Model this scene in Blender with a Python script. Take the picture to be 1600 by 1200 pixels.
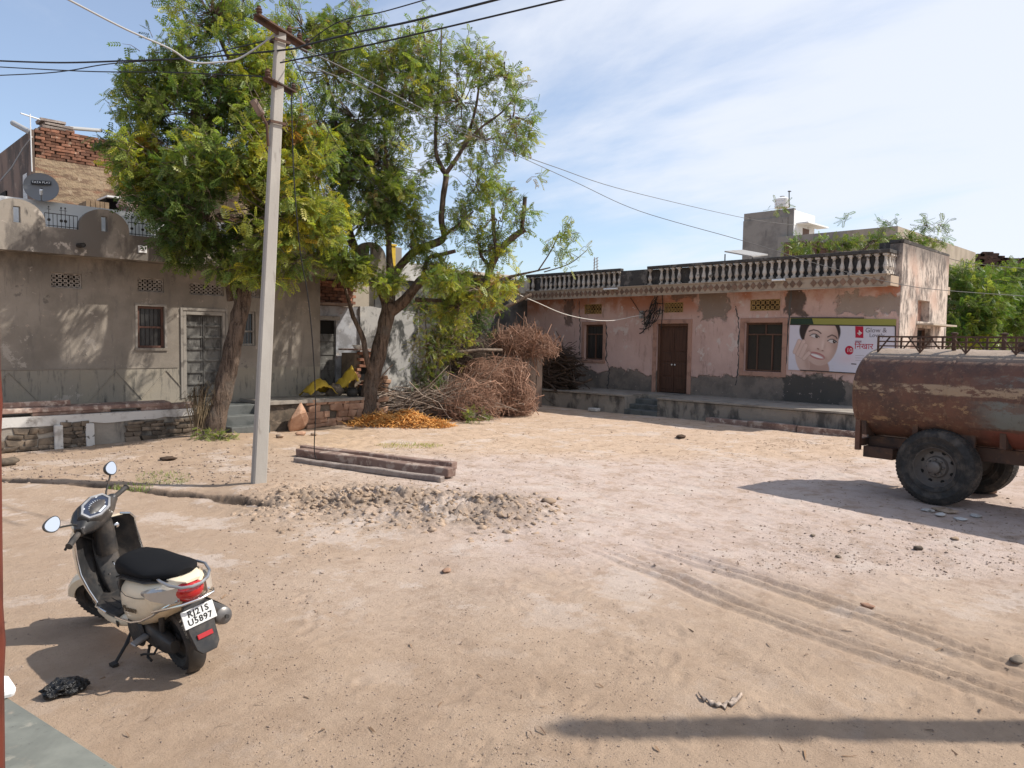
import bpy, bmesh, math, random
import numpy as np
from mathutils import Vector, Matrix, noise as mnoise

for _o in list(bpy.data.objects): bpy.data.objects.remove(_o)
SC = bpy.context.scene
COL = SC.collection
R = math.radians

# ------------------------------------------------------------------ camera
FPX, CH = 1165.0, 2.1
PITCH, ROLL, YAW = R(3.34), R(0.83), R(45.2)
_fw = Vector((math.cos(YAW)*math.cos(PITCH), math.sin(YAW)*math.cos(PITCH), -math.sin(PITCH)))
_r0 = Vector((math.sin(YAW), -math.cos(YAW), 0)); _u0 = _r0.cross(_fw)
_rt = _r0*math.cos(ROLL) + _u0*math.sin(ROLL); _up = _rt.cross(_fw)
CAMPOS = Vector((0, 0, CH))
cd = bpy.data.cameras.new('camera'); cam = bpy.data.objects.new('camera', cd); COL.objects.link(cam)
cam.matrix_world = Matrix(((_rt.x, _up.x, -_fw.x, 0), (_rt.y, _up.y, -_fw.y, 0), (_rt.z, _up.z, -_fw.z, CH), (0, 0, 0, 1)))
cd.sensor_width = 36; cd.lens = 36*FPX/1600; cd.clip_start = 0.05; cd.clip_end = 5000
SC.camera = cam

# ------------------------------------------------------------------ world, sun, exposure
SUN_EL = R(48.0)
SUN_AZ = math.atan2(-0.605, 0.66)              # horizontal direction towards the sun, from +X
w = bpy.data.worlds.new('World'); SC.world = w; w.use_nodes = True
def build_world():
    nt = w.node_tree; nt.nodes.clear()
    N = nt.nodes.new; L = nt.links.new
    out = N('ShaderNodeOutputWorld'); bg = N('ShaderNodeBackground'); bg.inputs['Strength'].default_value = 0.14
    sky = N('ShaderNodeTexSky'); sky.sky_type = 'NISHITA'; sky.sun_disc = False
    sky.sun_elevation = SUN_EL; sky.sun_rotation = math.pi/2 - SUN_AZ
    sky.air_density = 1.0; sky.dust_density = 1.1; sky.ozone_density = 2.4; sky.altitude = 300
    tc = N('ShaderNodeTexCoord'); sep = N('ShaderNodeSeparateXYZ'); L(tc.outputs['Generated'], sep.inputs[0])
    def m(op, a, b=None, c=None):
        n = N('ShaderNodeMath'); n.operation = op
        for i, v in enumerate((a, b, c)):
            if v is None: continue
            if isinstance(v, (int, float)): n.inputs[i].default_value = v
            else: L(v, n.inputs[i])
        return n.outputs[0]
    z = m('MAXIMUM', sep.outputs[2], 0.0); d = m('ADD', z, 0.16)
    cb = N('ShaderNodeCombineXYZ'); L(m('DIVIDE', sep.outputs[0], d), cb.inputs[0]); L(m('DIVIDE', sep.outputs[1], d), cb.inputs[1])
    def noise(scale, det, rough, dist, vec, loc, sc):
        mp = N('ShaderNodeMapping'); L(vec, mp.inputs[0]); mp.inputs['Location'].default_value = loc; mp.inputs['Scale'].default_value = sc
        mp.inputs['Rotation'].default_value = (0, 0, R(-38))
        n = N('ShaderNodeTexNoise'); L(mp.outputs[0], n.inputs['Vector']); n.inputs['Scale'].default_value = scale
        n.inputs['Detail'].default_value = det; n.inputs['Roughness'].default_value = rough; n.inputs['Distortion'].default_value = dist
        return n.outputs[0]
    a = noise(0.75, 7, 0.55, 0.5, cb.outputs[0], (6.3, 2.7, 0), (1.0, 0.55, 1))
    b = noise(2.4, 8, 0.62, 0.3, cb.outputs[0], (1.3, 9.1, 0), (1.0, 0.45, 1))
    # thin cloud is thicker towards the right of the view (south-east), as in the photograph's weather
    az = m('ADD', m('MULTIPLY', sep.outputs[0], 0.20), m('MULTIPLY', sep.outputs[1], -0.20))
    s = m('ADD', m('ADD', m('MULTIPLY', a, 0.72), m('MULTIPLY', b, 0.28)), az)
    rp = N('ShaderNodeMapRange'); rp.interpolation_type = 'SMOOTHSTEP'; L(s, rp.inputs[0])
    rp.inputs[1].default_value = 0.40; rp.inputs[2].default_value = 0.64; rp.inputs[3].default_value = 0.18; rp.inputs[4].default_value = 0.90
    mx = N('ShaderNodeMix'); mx.data_type = 'RGBA'
    L(rp.outputs[0], mx.inputs[0]); L(sky.outputs[0], mx.inputs[6]); mx.inputs[7].default_value = (5.0, 5.25, 5.8, 1)
    L(mx.outputs[2], bg.inputs[0]); L(bg.outputs[0], out.inputs[0])
build_world()
sd = bpy.data.lights.new('sun', 'SUN'); sd.energy = 4.3; sd.angle = R(0.7); sd.color = (1.0, 0.94, 0.85)
sun = bpy.data.objects.new('sun', sd); COL.objects.link(sun)
SUNV = Vector((math.cos(SUN_EL)*math.cos(SUN_AZ), math.cos(SUN_EL)*math.sin(SUN_AZ), math.sin(SUN_EL)))
sun.rotation_euler = SUNV.to_track_quat('Z', 'Y').to_euler(); sun.location = SUNV*60
vs = SC.view_settings; vs.view_transform = 'Standard'; vs.look = 'None'; vs.gamma = 1; vs.exposure = 0.36; vs.use_curve_mapping = False

# ------------------------------------------------------------------ measuring helpers (photograph 1600x1200 -> places in the yard)
def _ray(px, py): return _fw + _rt*((px-800)/FPX) + _up*((600-py)/FPX)
def gnd(px, py, z=0.0): d = _ray(px, py); return CAMPOS + d*((z-CH)/d.z)
def onX(px, py, X): d = _ray(px, py); return CAMPOS + d*(X/d.x)
def onY(px, py, Y): d = _ray(px, py); return CAMPOS + d*(Y/d.y)
def onD(px, py, D): return CAMPOS + _ray(px, py)*D

# ------------------------------------------------------------------ mesh helpers
class M:
    """collects shapes; build() links them as ONE mesh object"""
    def __init__(s, xf=None): s.v = []; s.f = []; s.xf = xf
    def add(s, vs, fs):
        o = len(s.v)
        if s.xf is not None: vs = [s.xf @ Vector(p) for p in vs]
        s.v += [tuple(p) for p in vs]; s.f += [tuple(o+i for i in f) for f in fs]; return s
    def box(s, lo, hi, mat=None, j=0.0, rnd=None):
        x0, y0, z0 = lo; x1, y1, z1 = hi
        vs = [Vector(p) for p in ((x0,y0,z0),(x1,y0,z0),(x1,y1,z0),(x0,y1,z0),(x0,y0,z1),(x1,y0,z1),(x1,y1,z1),(x0,y1,z1))]
        if j: rnd = rnd or random; vs = [p + Vector((rnd.uniform(-j,j), rnd.uniform(-j,j), rnd.uniform(-j,j))) for p in vs]
        if mat is not None: vs = [mat @ p for p in vs]
        return s.add(vs, [(0,3,2,1),(4,5,6,7),(0,1,5,4),(1,2,6,5),(2,3,7,6),(3,0,4,7)])
    def bar(s, p, q, w, h, up=(0,0,1)):
        p = Vector(p); q = Vector(q); d = (q-p); ln = d.length; d.normalize(); u = Vector(up)
        if abs(d.dot(u)) > .98: u = Vector((1,0,0))
        r = d.cross(u).normalized(); u = r.cross(d)
        m = Matrix(((r.x,d.x,u.x,p.x),(r.y,d.y,u.y,p.y),(r.z,d.z,u.z,p.z),(0,0,0,1)))
        return s.box((-w/2,0,-h/2),(w/2,ln,h/2), m)
    def tube(s, pts, rad, n=8, cap=True, jit=0.0):
        pts = [Vector(p) for p in pts]; k = len(pts)
        if isinstance(rad, (int, float)): rad = [rad]*k
        vs = []; fs = []; prev = None
        for i, p in enumerate(pts):
            t = (pts[min(i+1,k-1)] - pts[max(i-1,0)]).normalized()
            if prev is None:
                a = Vector((0,0,1)) if abs(t.z) < .9 else Vector((1,0,0)); nrm = t.cross(a).normalized()
            else:
                nrm = prev - t*prev.dot(t); nrm = nrm.normalized() if nrm.length > 1e-6 else prev
            prev = nrm; b = t.cross(nrm)
            for j in range(n):
                a = 2*math.pi*j/n; rr = rad[i]
                if jit: rr *= 1 + jit*mnoise.noise(p*1.7 + Vector((math.cos(a)*.9, math.sin(a)*.9, i*.31)))
                vs.append(p + (nrm*math.cos(a) + b*math.sin(a))*rr)
        for i in range(k-1):
            for j in range(n): fs.append((i*n+j, i*n+(j+1)%n, (i+1)*n+(j+1)%n, (i+1)*n+j))
        if cap: fs.append(tuple(range(n-1,-1,-1))); fs.append(tuple((k-1)*n+j for j in range(n)))
        return s.add(vs, fs)
    def loft(s, rings, cap=True, closed=True):
        n = len(rings[0]); vs = [p for r in rings for p in r]; fs = []
        for i in range(len(rings)-1):
            for j in range(n if closed else n-1): fs.append((i*n+j, i*n+(j+1)%n, (i+1)*n+(j+1)%n, (i+1)*n+j))
        if cap and closed: fs.append(tuple(range(n-1,-1,-1))); fs.append(tuple((len(rings)-1)*n+j for j in range(n)))
        return s.add(vs, fs)
    def lathe(s, prof, org, axis=(0,0,1), n=20, a0=0.0, a1=2*math.pi):
        """prof = [(radius, along)]"""
        ax = Vector(axis).normalized(); t = Vector((0,0,1)) if abs(ax.z) < .9 else Vector((1,0,0))
        u = ax.cross(t).normalized(); v = ax.cross(u); org = Vector(org); full = abs(a1-a0-2*math.pi) < 1e-6
        m = n if full else n+1; vs = []; fs = []
        for r, h in prof:
            for j in range(m):
                a = a0 + (a1-a0)*j/n; vs.append(org + ax*h + (u*math.cos(a)+v*math.sin(a))*r)
        for i in range(len(prof)-1):
            for j in range(n): fs.append((i*m+j, i*m+(j+1)%m, (i+1)*m+(j+1)%m, (i+1)*m+j))
        return s.add(vs, fs)
    def ball(s, c, r, nu=12, nv=8, z0=-1.0):
        c = Vector(c); rings = []
        for i in range(nv+1):
            t = math.pi*i/nv; z = max(-math.cos(t), z0); q = math.sqrt(max(0,1-z*z)) if z > z0 else math.sin(t)
            rings.append([c + Vector((q*math.cos(2*math.pi*j/nu)*r[0], q*math.sin(2*math.pi*j/nu)*r[1], z*r[2])) for j in range(nu)])
        return s.loft(rings)
    def prism(s, poly, vec):
        """poly = 3D outline, extruded by vec"""
        n = len(poly); vec = Vector(vec); vs = [Vector(p) for p in poly] + [Vector(p)+vec for p in poly]
        fs = [tuple(range(n)), tuple(range(2*n-1, n-1, -1))] + [(i, n+i, n+(i+1)%n, (i+1)%n) for i in range(n)]
        return s.add(vs, fs)
    def mesh(s, name):
        me = bpy.data.meshes.new(name); me.from_pydata(s.v, [], s.f); me.validate(); me.update()
        b = bmesh.new(); b.from_mesh(me); bmesh.ops.recalc_face_normals(b, faces=b.faces); b.to_mesh(me); b.free()
        return me
    def build(s, name, mat, parent=None, smooth=False, bevel=0.0, seg=1, **tags):
        return obj(name, s.mesh(name), mat, parent, smooth, bevel, seg, **tags)

def set_tags(o, label=None, cat=None, group=None, kind=None):
    if label: o['label'] = label
    if cat: o['category'] = cat
    if group: o['group'] = group
    if kind: o['kind'] = kind
    return o
def obj(name, me, mat, parent=None, smooth=False, bevel=0.0, seg=1, loc=None, rot=None, **tags):
    o = bpy.data.objects.new(name, me); COL.objects.link(o)
    if mat is not None and len(me.materials) == 0: me.materials.append(mat)
    if smooth:
        for p in me.polygons: p.use_smooth = True
        if smooth != 'all':
            try: me.set_sharp_from_angle(angle=R(40))
            except Exception: pass
    if parent is not None:
        o.parent = parent; pl = parent
        o.matrix_parent_inverse = world_of(parent).inverted()   # parts are written in world coordinates
    if loc is not None: o.location = loc
    if rot is not None: o.rotation_euler = rot
    if bevel: b = o.modifiers.new('bevel', 'BEVEL'); b.width = bevel; b.segments = seg; b.limit_method = 'ANGLE'; b.angle_limit = R(35)
    return set_tags(o, **tags)
def world_of(o):
    m = Matrix.Translation(o.location) @ o.rotation_euler.to_matrix().to_4x4()
    return m if o.parent is None else world_of(o.parent) @ o.matrix_parent_inverse @ m
def empty(name, loc, label, cat, group=None, rot=(0,0,0)):
    o = bpy.data.objects.new(name, None); COL.objects.link(o); o.empty_display_size = .2
    o.location = loc; o.rotation_euler = rot
    return set_tags(o, label, cat, group)
def local_part(name, me, mat, parent, smooth=False, bevel=0.0, seg=2):
    """a part written in its thing's own coordinates"""
    o = obj(name, me, mat, None, smooth, bevel, seg); o.parent = parent; return o

def np_mesh(name, V, F4=None, F3=None, attr=None):
    """fast mesh from numpy arrays of quads or triangles, with an optional per-face colour"""
    me = bpy.data.meshes.new(name); me.vertices.add(len(V)); me.vertices.foreach_set('co', np.asarray(V, np.float32).ravel())
    F = F4 if F4 is not None else F3; k = F.shape[1]
    me.loops.add(F.size); me.loops.foreach_set('vertex_index', F.astype(np.int32).ravel())
    me.polygons.add(len(F)); me.polygons.foreach_set('loop_start', (np.arange(len(F))*k).astype(np.int32))
    try: me.polygons.foreach_set('loop_total', np.full(len(F), k, np.int32))
    except Exception: pass
    me.update(calc_edges=True)
    if attr is not None:
        a = me.attributes.new('tint', 'FLOAT_COLOR', 'FACE'); a.data.foreach_set('color', np.asarray(attr, np.float32).ravel())
    return me

def rock_mesh(seed, sub=1, rough=.28, flat=.7):
    rr = random.Random(seed); b = bmesh.new(); bmesh.ops.create_icosphere(b, subdivisions=sub, radius=.5)
    off = Vector((rr.uniform(0,50), rr.uniform(0,50), rr.uniform(0,50)))
    for v in b.verts:
        d = v.co.normalized(); v.co = v.co*(1 + rough*2*mnoise.noise(d*1.3+off) + rough*mnoise.noise(d*3.1+off)); v.co.z *= flat
    me = bpy.data.meshes.new('rock'); b.to_mesh(me); b.free(); return me

def shard_mesh(seed, n=11, flat=.75):
    """angular broken stone: hull of a few random points"""
    rr = random.Random(seed); b = bmesh.new()
    for _ in range(n):
        d = Vector((rr.gauss(0,1), rr.gauss(0,1), rr.gauss(0,1))).normalized()*rr.uniform(.38,.55); b.verts.new((d.x, d.y, d.z*flat))
    r = bmesh.ops.convex_hull(b, input=b.verts[:]); bmesh.ops.delete(b, geom=[v for v in b.verts if not v.link_faces], context='VERTS'); bmesh.ops.triangulate(b, faces=b.faces[:])
    me = bpy.data.meshes.new('shard'); b.to_mesh(me); b.free(); return me
def block_mesh(seed):
    """rough squared building stone"""
    rr = random.Random(seed); b = bmesh.new(); bmesh.ops.create_cube(b, size=1.0)
    for v in b.verts: v.co += Vector((rr.uniform(-.13,.13), rr.uniform(-.08,.08), rr.uniform(-.13,.13)))
    bmesh.ops.bevel(b, geom=b.edges[:], offset=.09, segments=2, affect='EDGES', profile=.6)
    off = Vector((seed*3.3,1,2))
    for v in b.verts: v.co *= 1+.10*mnoise.noise(v.co*3+off)
    me = bpy.data.meshes.new('block'); b.to_mesh(me); b.free(); return me
def text_mesh(txt, size, mat4, shear=0.0, ext=0.0, align='CENTER', sx=1.0, space=1.0, bold=0.0):
    """flat lettering, written in the XY plane and moved by mat4"""
    cu = bpy.data.curves.new('lettering', 'FONT'); cu.body = txt; cu.size = size; cu.shear = shear; cu.extrude = ext
    cu.space_character = space; cu.offset = bold; cu.align_x = align; cu.align_y = 'CENTER'; cu.resolution_u = 3
    o = bpy.data.objects.new('lettering', cu); COL.objects.link(o)
    dg = bpy.context.evaluated_depsgraph_get(); dg.update()
    me = bpy.data.meshes.new_from_object(o.evaluated_get(dg)); me.materials.clear()
    bpy.data.objects.remove(o)
    me.transform(mat4 @ Matrix.Diagonal((sx,1,1,1))); return me
# ------------------------------------------------------------------ materials
class G:
    def __init__(s, name, rough=.85, spec=.3):
        s.m = bpy.data.materials.new(name); s.m.use_nodes = True; s.nt = s.m.node_tree
        s.b = s.nt.nodes['Principled BSDF']; s.b.inputs['Roughness'].default_value = rough
        s.b.inputs['Specular IOR Level'].default_value = spec; s._p = None; s._o = None
    def N(s, t): return s.nt.nodes.new(t)
    def L(s, a, b): s.nt.links.new(a, b)
    def put(s, inp, v):
        if isinstance(v, (int, float)): inp.default_value = v
        elif isinstance(v, (tuple, list)): inp.default_value = tuple(v) + ((1,) if len(v) == 3 and inp.type == 'RGBA' else ())
        else: s.L(v, inp)
    @property
    def pos(s):
        if s._p is None: s._p = s.N('ShaderNodeNewGeometry').outputs['Position']
        return s._p
    @property
    def oco(s):
        if s._o is None: s._o = s.N('ShaderNodeTexCoord').outputs['Object']
        return s._o
    def rnd(s): return s.N('ShaderNodeObjectInfo').outputs['Random']
    def map(s, vec, sc=(1,1,1), loc=(0,0,0), rot=(0,0,0)):
        n = s.N('ShaderNodeMapping'); s.L(vec, n.inputs[0]); n.inputs['Scale'].default_value = sc; n.inputs['Location'].default_value = loc; n.inputs['Rotation'].default_value = rot
        return n.outputs[0]
    def noise(s, scale, det=5, rough=.6, vec=None, sc=None, dist=0.0, loc=(0,0,0)):
        vec = vec if vec is not None else s.pos
        if sc or loc != (0,0,0): vec = s.map(vec, sc or (1,1,1), loc)
        n = s.N('ShaderNodeTexNoise'); s.L(vec, n.inputs['Vector']); n.inputs['Scale'].default_value = scale
        n.inputs['Detail'].default_value = det; n.inputs['Roughness'].default_value = rough; n.inputs['Distortion'].default_value = dist
        return n.outputs[0]
    def vor(s, scale, vec=None, feat='F1', sc=None):
        vec = vec if vec is not None else s.pos
        if sc: vec = s.map(vec, sc)
        n = s.N('ShaderNodeTexVoronoi'); n.feature = feat; s.L(vec, n.inputs['Vector']); n.inputs['Scale'].default_value = scale
        return n.outputs[0]
    def rng(s, v, a, b, lo=0.0, hi=1.0, smooth=True):
        n = s.N('ShaderNodeMapRange'); n.interpolation_type = 'SMOOTHSTEP' if smooth else 'LINEAR'; s.put(n.inputs[0], v)
        for i, x in zip((1,2,3,4), (a,b,lo,hi)): n.inputs[i].default_value = x
        return n.outputs[0]
    def math(s, op, a, b=0.0):
        n = s.N('ShaderNodeMath'); n.operation = op; s.put(n.inputs[0], a); s.put(n.inputs[1], b); return n.outputs[0]
    def mix(s, f, a, b, mode='MIX'):
        n = s.N('ShaderNodeMix'); n.data_type = 'RGBA'; n.blend_type = mode; s.put(n.inputs[0], f); s.put(n.inputs[6], a); s.put(n.inputs[7], b); return n.outputs[2]
    def sep(s, v):
        n = s.N('ShaderNodeSeparateXYZ'); s.L(v, n.inputs[0]); return n.outputs
    def box(s, x0, x1, y0, y1, e=.3, wob=.25, sc=1.5, xs=None, ys=None):
        """soft irregular patch mask in two coordinates (a stain or patch with a shape of its own)"""
        q = s.math('MULTIPLY', s.math('SUBTRACT', s.noise(sc, 5, .6), .5), wob*2)
        xs = s.math('ADD', xs, q); ys = s.math('ADD', ys, q)
        a = s.math('MULTIPLY', s.rng(xs, x0-e, x0+e), s.rng(xs, x1-e, x1+e, 1, 0)); b = s.math('MULTIPLY', s.rng(ys, y0-e, y0+e), s.rng(ys, y1-e, y1+e, 1, 0))
        return s.math('MULTIPLY', a, b)
    def bump(s, *hs):
        prev = None
        for h, strength, dist in hs:
            n = s.N('ShaderNodeBump'); s.put(n.inputs['Height'], h); n.inputs['Strength'].default_value = strength; n.inputs['Distance'].default_value = dist
            if prev: s.L(prev, n.inputs['Normal'])
            prev = n.outputs[0]
        s.L(prev, s.b.inputs['Normal'])
    def col(s, c): s.put(s.b.inputs['Base Color'], c); return s
MAT = {}
def surf(name, base, layers=(), rough=.85, bump=((40,.3,.01),), spec=.3, metal=0.0, coords='pos', vary=0.0, coat=0.0):
    """layers = (colour, noise scale, low, high, stretch or None)"""
    g = G(name, rough, spec); vec = g.pos if coords == 'pos' else g.oco; c = base
    for i, l in enumerate(layers):
        colr, sc, lo, hi = l[:4]; st = l[4] if len(l) > 4 else None
        f = g.rng(g.noise(sc, 6, .62, vec, st, .2, (i*3.7, i*1.9, i*5.3)), lo, hi); c = g.mix(f, c, colr)
    if vary:
        c = g.mix(1.0, c, g.N('ShaderNodeCombineColor').outputs[0], 'MULTIPLY') if False else c
        r = g.rnd(); k = g.rng(r, 0, 1, 1-vary, 1+vary, False); n = g.N('ShaderNodeMix'); n.data_type = 'RGBA'; n.blend_type = 'MULTIPLY'
        cc = g.N('ShaderNodeCombineXYZ'); [g.L(k, cc.inputs[q]) for q in range(3)]; n.inputs[0].default_value = 1; g.put(n.inputs[6], c); g.L(cc.outputs[0], n.inputs[7]); c = n.outputs[2]
    g.col(c)
    if bump: g.bump(*[(g.noise(b[0], 6, .65, vec), b[1], b[2]) for b in bump])
    g.b.inputs['Metallic'].default_value = metal; g.b.inputs['Coat Weight'].default_value = coat
    MAT[name] = g.m; return g.m

# plaster of the house at the left: grey-beige, damp stains, streaks
def left_wall():
    g = G('left_plaster', .92, .2)
    c = g.mix(g.rng(g.noise(.9, 7, .6), .35, .65), (.30,.262,.22), (.20,.174,.145))
    c = g.mix(g.rng(g.noise(2.2, 7, .7, sc=(1,1,.35)), .52, .72), c, (.165,.148,.13))
    c = g.mix(g.rng(g.noise(6, 6, .7), .62, .72), c, (.40,.33,.27))
    z = g.sep(g.pos)[2]
    low = g.rng(g.math('ADD', z, g.math('MULTIPLY', g.noise(1.3, 5, .6), .06)), 1.41, 1.43, 1, 0)
    dado = g.mix(g.rng(g.noise(5, 7, .7, sc=(1.6,1,.22)), .5, .66), (.28,.25,.205), (.095,.09,.08))
    dado = g.mix(g.rng(g.noise(1.5, 5, .6), .45, .62), dado, (.30,.265,.21))
    c = g.mix(low, c, dado)
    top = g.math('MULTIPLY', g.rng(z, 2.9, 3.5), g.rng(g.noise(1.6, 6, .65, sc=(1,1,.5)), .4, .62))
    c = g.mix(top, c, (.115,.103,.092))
    c = g.mix(g.rng(g.noise(1.5,9,.74,loc=(7,1,2)), .612,.632, 0, .8), c, (.40,.355,.305)); c = g.mix(g.rng(g.noise(2.3,9,.76,loc=(2,8,5)), .635,.655, 0, .8), c, (.135,.12,.105)); c = g.mix(g.math('MULTIPLY', g.rng(g.noise(8,8,.75,sc=(1,1,.10)), .57,.66), .5), c, (.14,.125,.11))
    g.col(c); g.bump((g.noise(3, 6, .6), .3, .04), (g.noise(45, 5, .7), .4, .01)); MAT['left_plaster'] = g.m
left_wall()
surf('parapet_plaster', (.29,.255,.215), [((.15,.132,.115),1.4,.46,.56,(1,1,.5)),((.42,.37,.32),3.5,.60,.66),((.10,.09,.08),5,.62,.70,(1,1,.2))], bump=((4,.3,.03),(50,.3,.01)))
def pink_wall():
    g = G('pink_plaster', .9, .2); x, y, z = g.sep(g.pos)
    c = g.mix(g.rng(g.noise(1.1, 7, .6), .35, .65), (.60,.425,.37), (.52,.355,.305))
    red = g.math('MULTIPLY', g.rng(z, 2.75, 3.35), g.rng(g.noise(.85, 7, .65), .40, .56))
    c = g.mix(red, c, (.44,.205,.135))
    c = g.mix(g.rng(g.noise(3.0, 8, .75, sc=(1,1,.3)), .56, .66), c, (.40,.275,.23))
    c = g.mix(g.math('MULTIPLY', g.rng(g.noise(9, 8, .75, sc=(1,1,.12)), .58, .66), .6), c, (.24,.17,.14))
    c = g.mix(g.rng(g.noise(1.9, 9, .72), .60, .63), c, (.60,.50,.45)); c = g.mix(g.rng(g.noise(2.7, 9, .75, loc=(4,4,4)), .645, .665), c, (.24,.20,.17))
    lowz = g.math('SUBTRACT', z, g.math('MULTIPLY', g.noise(.9, 6, .65), 1.3))
    c = g.mix(g.rng(lowz, .50, .56, 1, 0), c, g.mix(g.rng(g.noise(2.5,6,.65), .4, .65), (.225,.185,.155), (.145,.125,.108)))
    dep = g.rng(lowz, .50, .56, 1, 0)
    for y0,y1,z0,z1,k in ((11.0,11.95,2.8,3.6,(.22,.18,.145)), (8.75,9.3,2.9,3.7,(.075,.062,.052)), (6.3,7.9,2.9,3.38,(.30,.25,.21)), (16.9,17.3,2.7,3.6,(.17,.12,.10)), (7.6,9.25,.5,1.25,(.07,.066,.060)), (12.1,13.0,3.5,3.7,(.2,.14,.11))):
        bm__ = g.math('MULTIPLY', g.box(y0,y1,z0,z1,.05,.42,3.0,y,z), .88); dep = g.math('MAXIMUM', dep, bm__); c = g.mix(bm__, c, k)
    c = g.mix(g.math('MULTIPLY', g.rng(g.noise(7, 6, .7), .62, .68), .7), c, (.55,.43,.38))
    g.col(c); g.bump((g.math('SUBTRACT', 1.0, dep), .9, .03), (g.noise(2.5, 6, .6), .3, .05), (g.noise(40, 5, .7), .35, .01)); MAT['pink_plaster'] = g.m
pink_wall()
def weathered():
    g = G('weathered_limewash', .93, .2)
    c = g.mix(g.rng(g.noise(4.5, 8, .72, sc=(1,1,.45)), .42, .60), (.58,.49,.42), (.17,.145,.13))
    c = g.mix(g.rng(g.noise(.8, 6, .6), .5, .7), c, (.50,.36,.29)); z = g.sep(g.pos)[2]
    c = g.mix(g.math('MULTIPLY', g.rng(z, 4.0, 4.6), .7), c, (.10,.088,.08))
    g.col(c); g.bump((g.noise(5, 7, .7), .5, .04), (g.noise(50, 4, .6), .3, .01)); MAT['weathered'] = g.m
weathered()
surf('old_plinth', (.27,.24,.205), [((.095,.088,.08),2.2,.47,.62,(1,1,.4)),((.34,.30,.25),1.6,.54,.7)], bump=((6,.5,.04),(50,.4,.01)))
surf('plinth_top', (.30,.265,.225), [((.20,.175,.15),2.5,.45,.65)], bump=((20,.3,.01),))
surf('whitewash', (.55,.53,.50), [((.30,.275,.25),3.0,.5,.66),((.13,.115,.10),7,.62,.7)], bump=((12,.4,.02),(60,.3,.006)))
surf('white_paint_wall', (.78,.78,.78), [((.60,.60,.60),2.0,.5,.7),((.40,.39,.37),6,.66,.74,(1,1,.4))], bump=((20,.2,.01),))
surf('bluish_limewash', (.36,.37,.40), [((.20,.20,.21),2.4,.42,.6),((.47,.45,.43),4,.58,.7),((.22,.15,.11),1.2,.6,.72)], bump=((8,.4,.02),(50,.3,.006)))
surf('mouldy_limewash', (.40,.39,.38), [((.07,.07,.068),3.2,.46,.58,(1,1,.5)),((.50,.48,.45),1.3,.56,.7)], bump=((8,.4,.02),(50,.3,.006)))
surf('dark_plaster', (.105,.10,.095), [((.06,.058,.056),1.6,.45,.62),((.15,.14,.13),4,.6,.7,(1,1,.3))], bump=((9,.4,.02),))
surf('beige_plaster', (.42,.36,.29), [((.33,.28,.225),2,.45,.65)], bump=((20,.3,.01),))
surf('concrete_wall', (.27,.25,.225), [((.19,.175,.16),1.0,.45,.65),((.13,.12,.11),3,.6,.72,(1,1,.3))], bump=((10,.3,.02),))
surf('tan_block_wall', (.36,.31,.245), [((.28,.24,.19),1.5,.45,.65,(1,1,.4))], bump=((10,.3,.02),))
surf('black_mould', (.065,.060,.056), [((.16,.145,.13),4,.52,.66),((.03,.028,.027),9,.56,.66)], bump=((20,.4,.02),))
surf('baluster_white', (.54,.49,.43), [((.13,.115,.10),6,.54,.64),((.33,.285,.24),2.5,.45,.65)], bump=((30,.3,.006),))
surf('cornice_stone', (.40,.315,.235), [((.24,.18,.13),3,.5,.66),((.12,.10,.085),6,.63,.72,(1,1,.5))], bump=((25,.3,.008),))
surf('cornice_diamond', (.205,.125,.085), [((.13,.085,.06),6,.45,.65)], vary=.25, bump=((30,.3,.006),))
surf('yellow_jali', (.38,.25,.10), [((.25,.16,.07),5,.45,.65)], bump=((30,.3,.006),))
surf('grey_jali', (.36,.32,.28), [((.22,.19,.165),6,.45,.65)], bump=((30,.3,.006),))
surf('dark_void', (.012,.011,.010), rough=.9, bump=())  # near-black that stands in for the unlit depth of openings
surf('brown_wood', (.13,.068,.045), [((.085,.045,.03),8,.45,.65,(1,1,.1))], rough=.55, bump=((30,.2,.004),))
surf('door_wood', (.085,.042,.028), [((.055,.028,.019),9,.45,.65,(3,3,.15))], rough=.5, bump=((40,.2,.004),))
surf('frame_pink', (.40,.235,.175), [((.27,.16,.12),4,.5,.68)], bump=((30,.3,.006),))
surf('old_door', (.135,.13,.12), [((.05,.047,.044),5,.45,.62,(1,1,.5)),((.23,.22,.205),9,.6,.7)], rough=.75, bump=((20,.4,.01),))
surf('pale_frame', (.27,.245,.215), [((.14,.125,.11),5,.5,.66)], bump=((30,.3,.006),))
surf('window_red', (.125,.062,.045), [((.07,.04,.03),6,.45,.65)], rough=.65, bump=((30,.2,.004),))
surf('blue_bars', (.10,.15,.18), rough=.6, bump=())
surf('iron_black', (.03,.028,.026), [((.08,.05,.035),9,.58,.7)], rough=.6, bump=())
surf('red_brick', (.27,.125,.078), [((.16,.078,.052),6,.4,.62),((.36,.24,.17),11,.58,.7)], vary=.5, bump=((30,.5,.01),))
surf('mortar', (.20,.155,.115), [((.14,.11,.08),6,.45,.65)], bump=((30,.5,.01),))
surf('mud_plaster', (.36,.265,.175), [((.23,.155,.105),3,.46,.60,(1,1,5)),((.44,.34,.24),5,.58,.7),((.26,.14,.09),1.3,.54,.62,(.6,1,3))], bump=((7,.8,.05),(30,.6,.02)))
surf('brown_stain_wall', (.22,.15,.115), [((.10,.075,.062),1.8,.42,.6,(1,1,.4)),((.30,.22,.17),4,.58,.7)], bump=((10,.4,.02),))
surf('sandstone', (.40,.245,.165), [((.30,.17,.11),4,.42,.62),((.47,.33,.24),7,.6,.72)], vary=.22, bump=((10,.5,.02),(50,.4,.008)))
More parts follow.
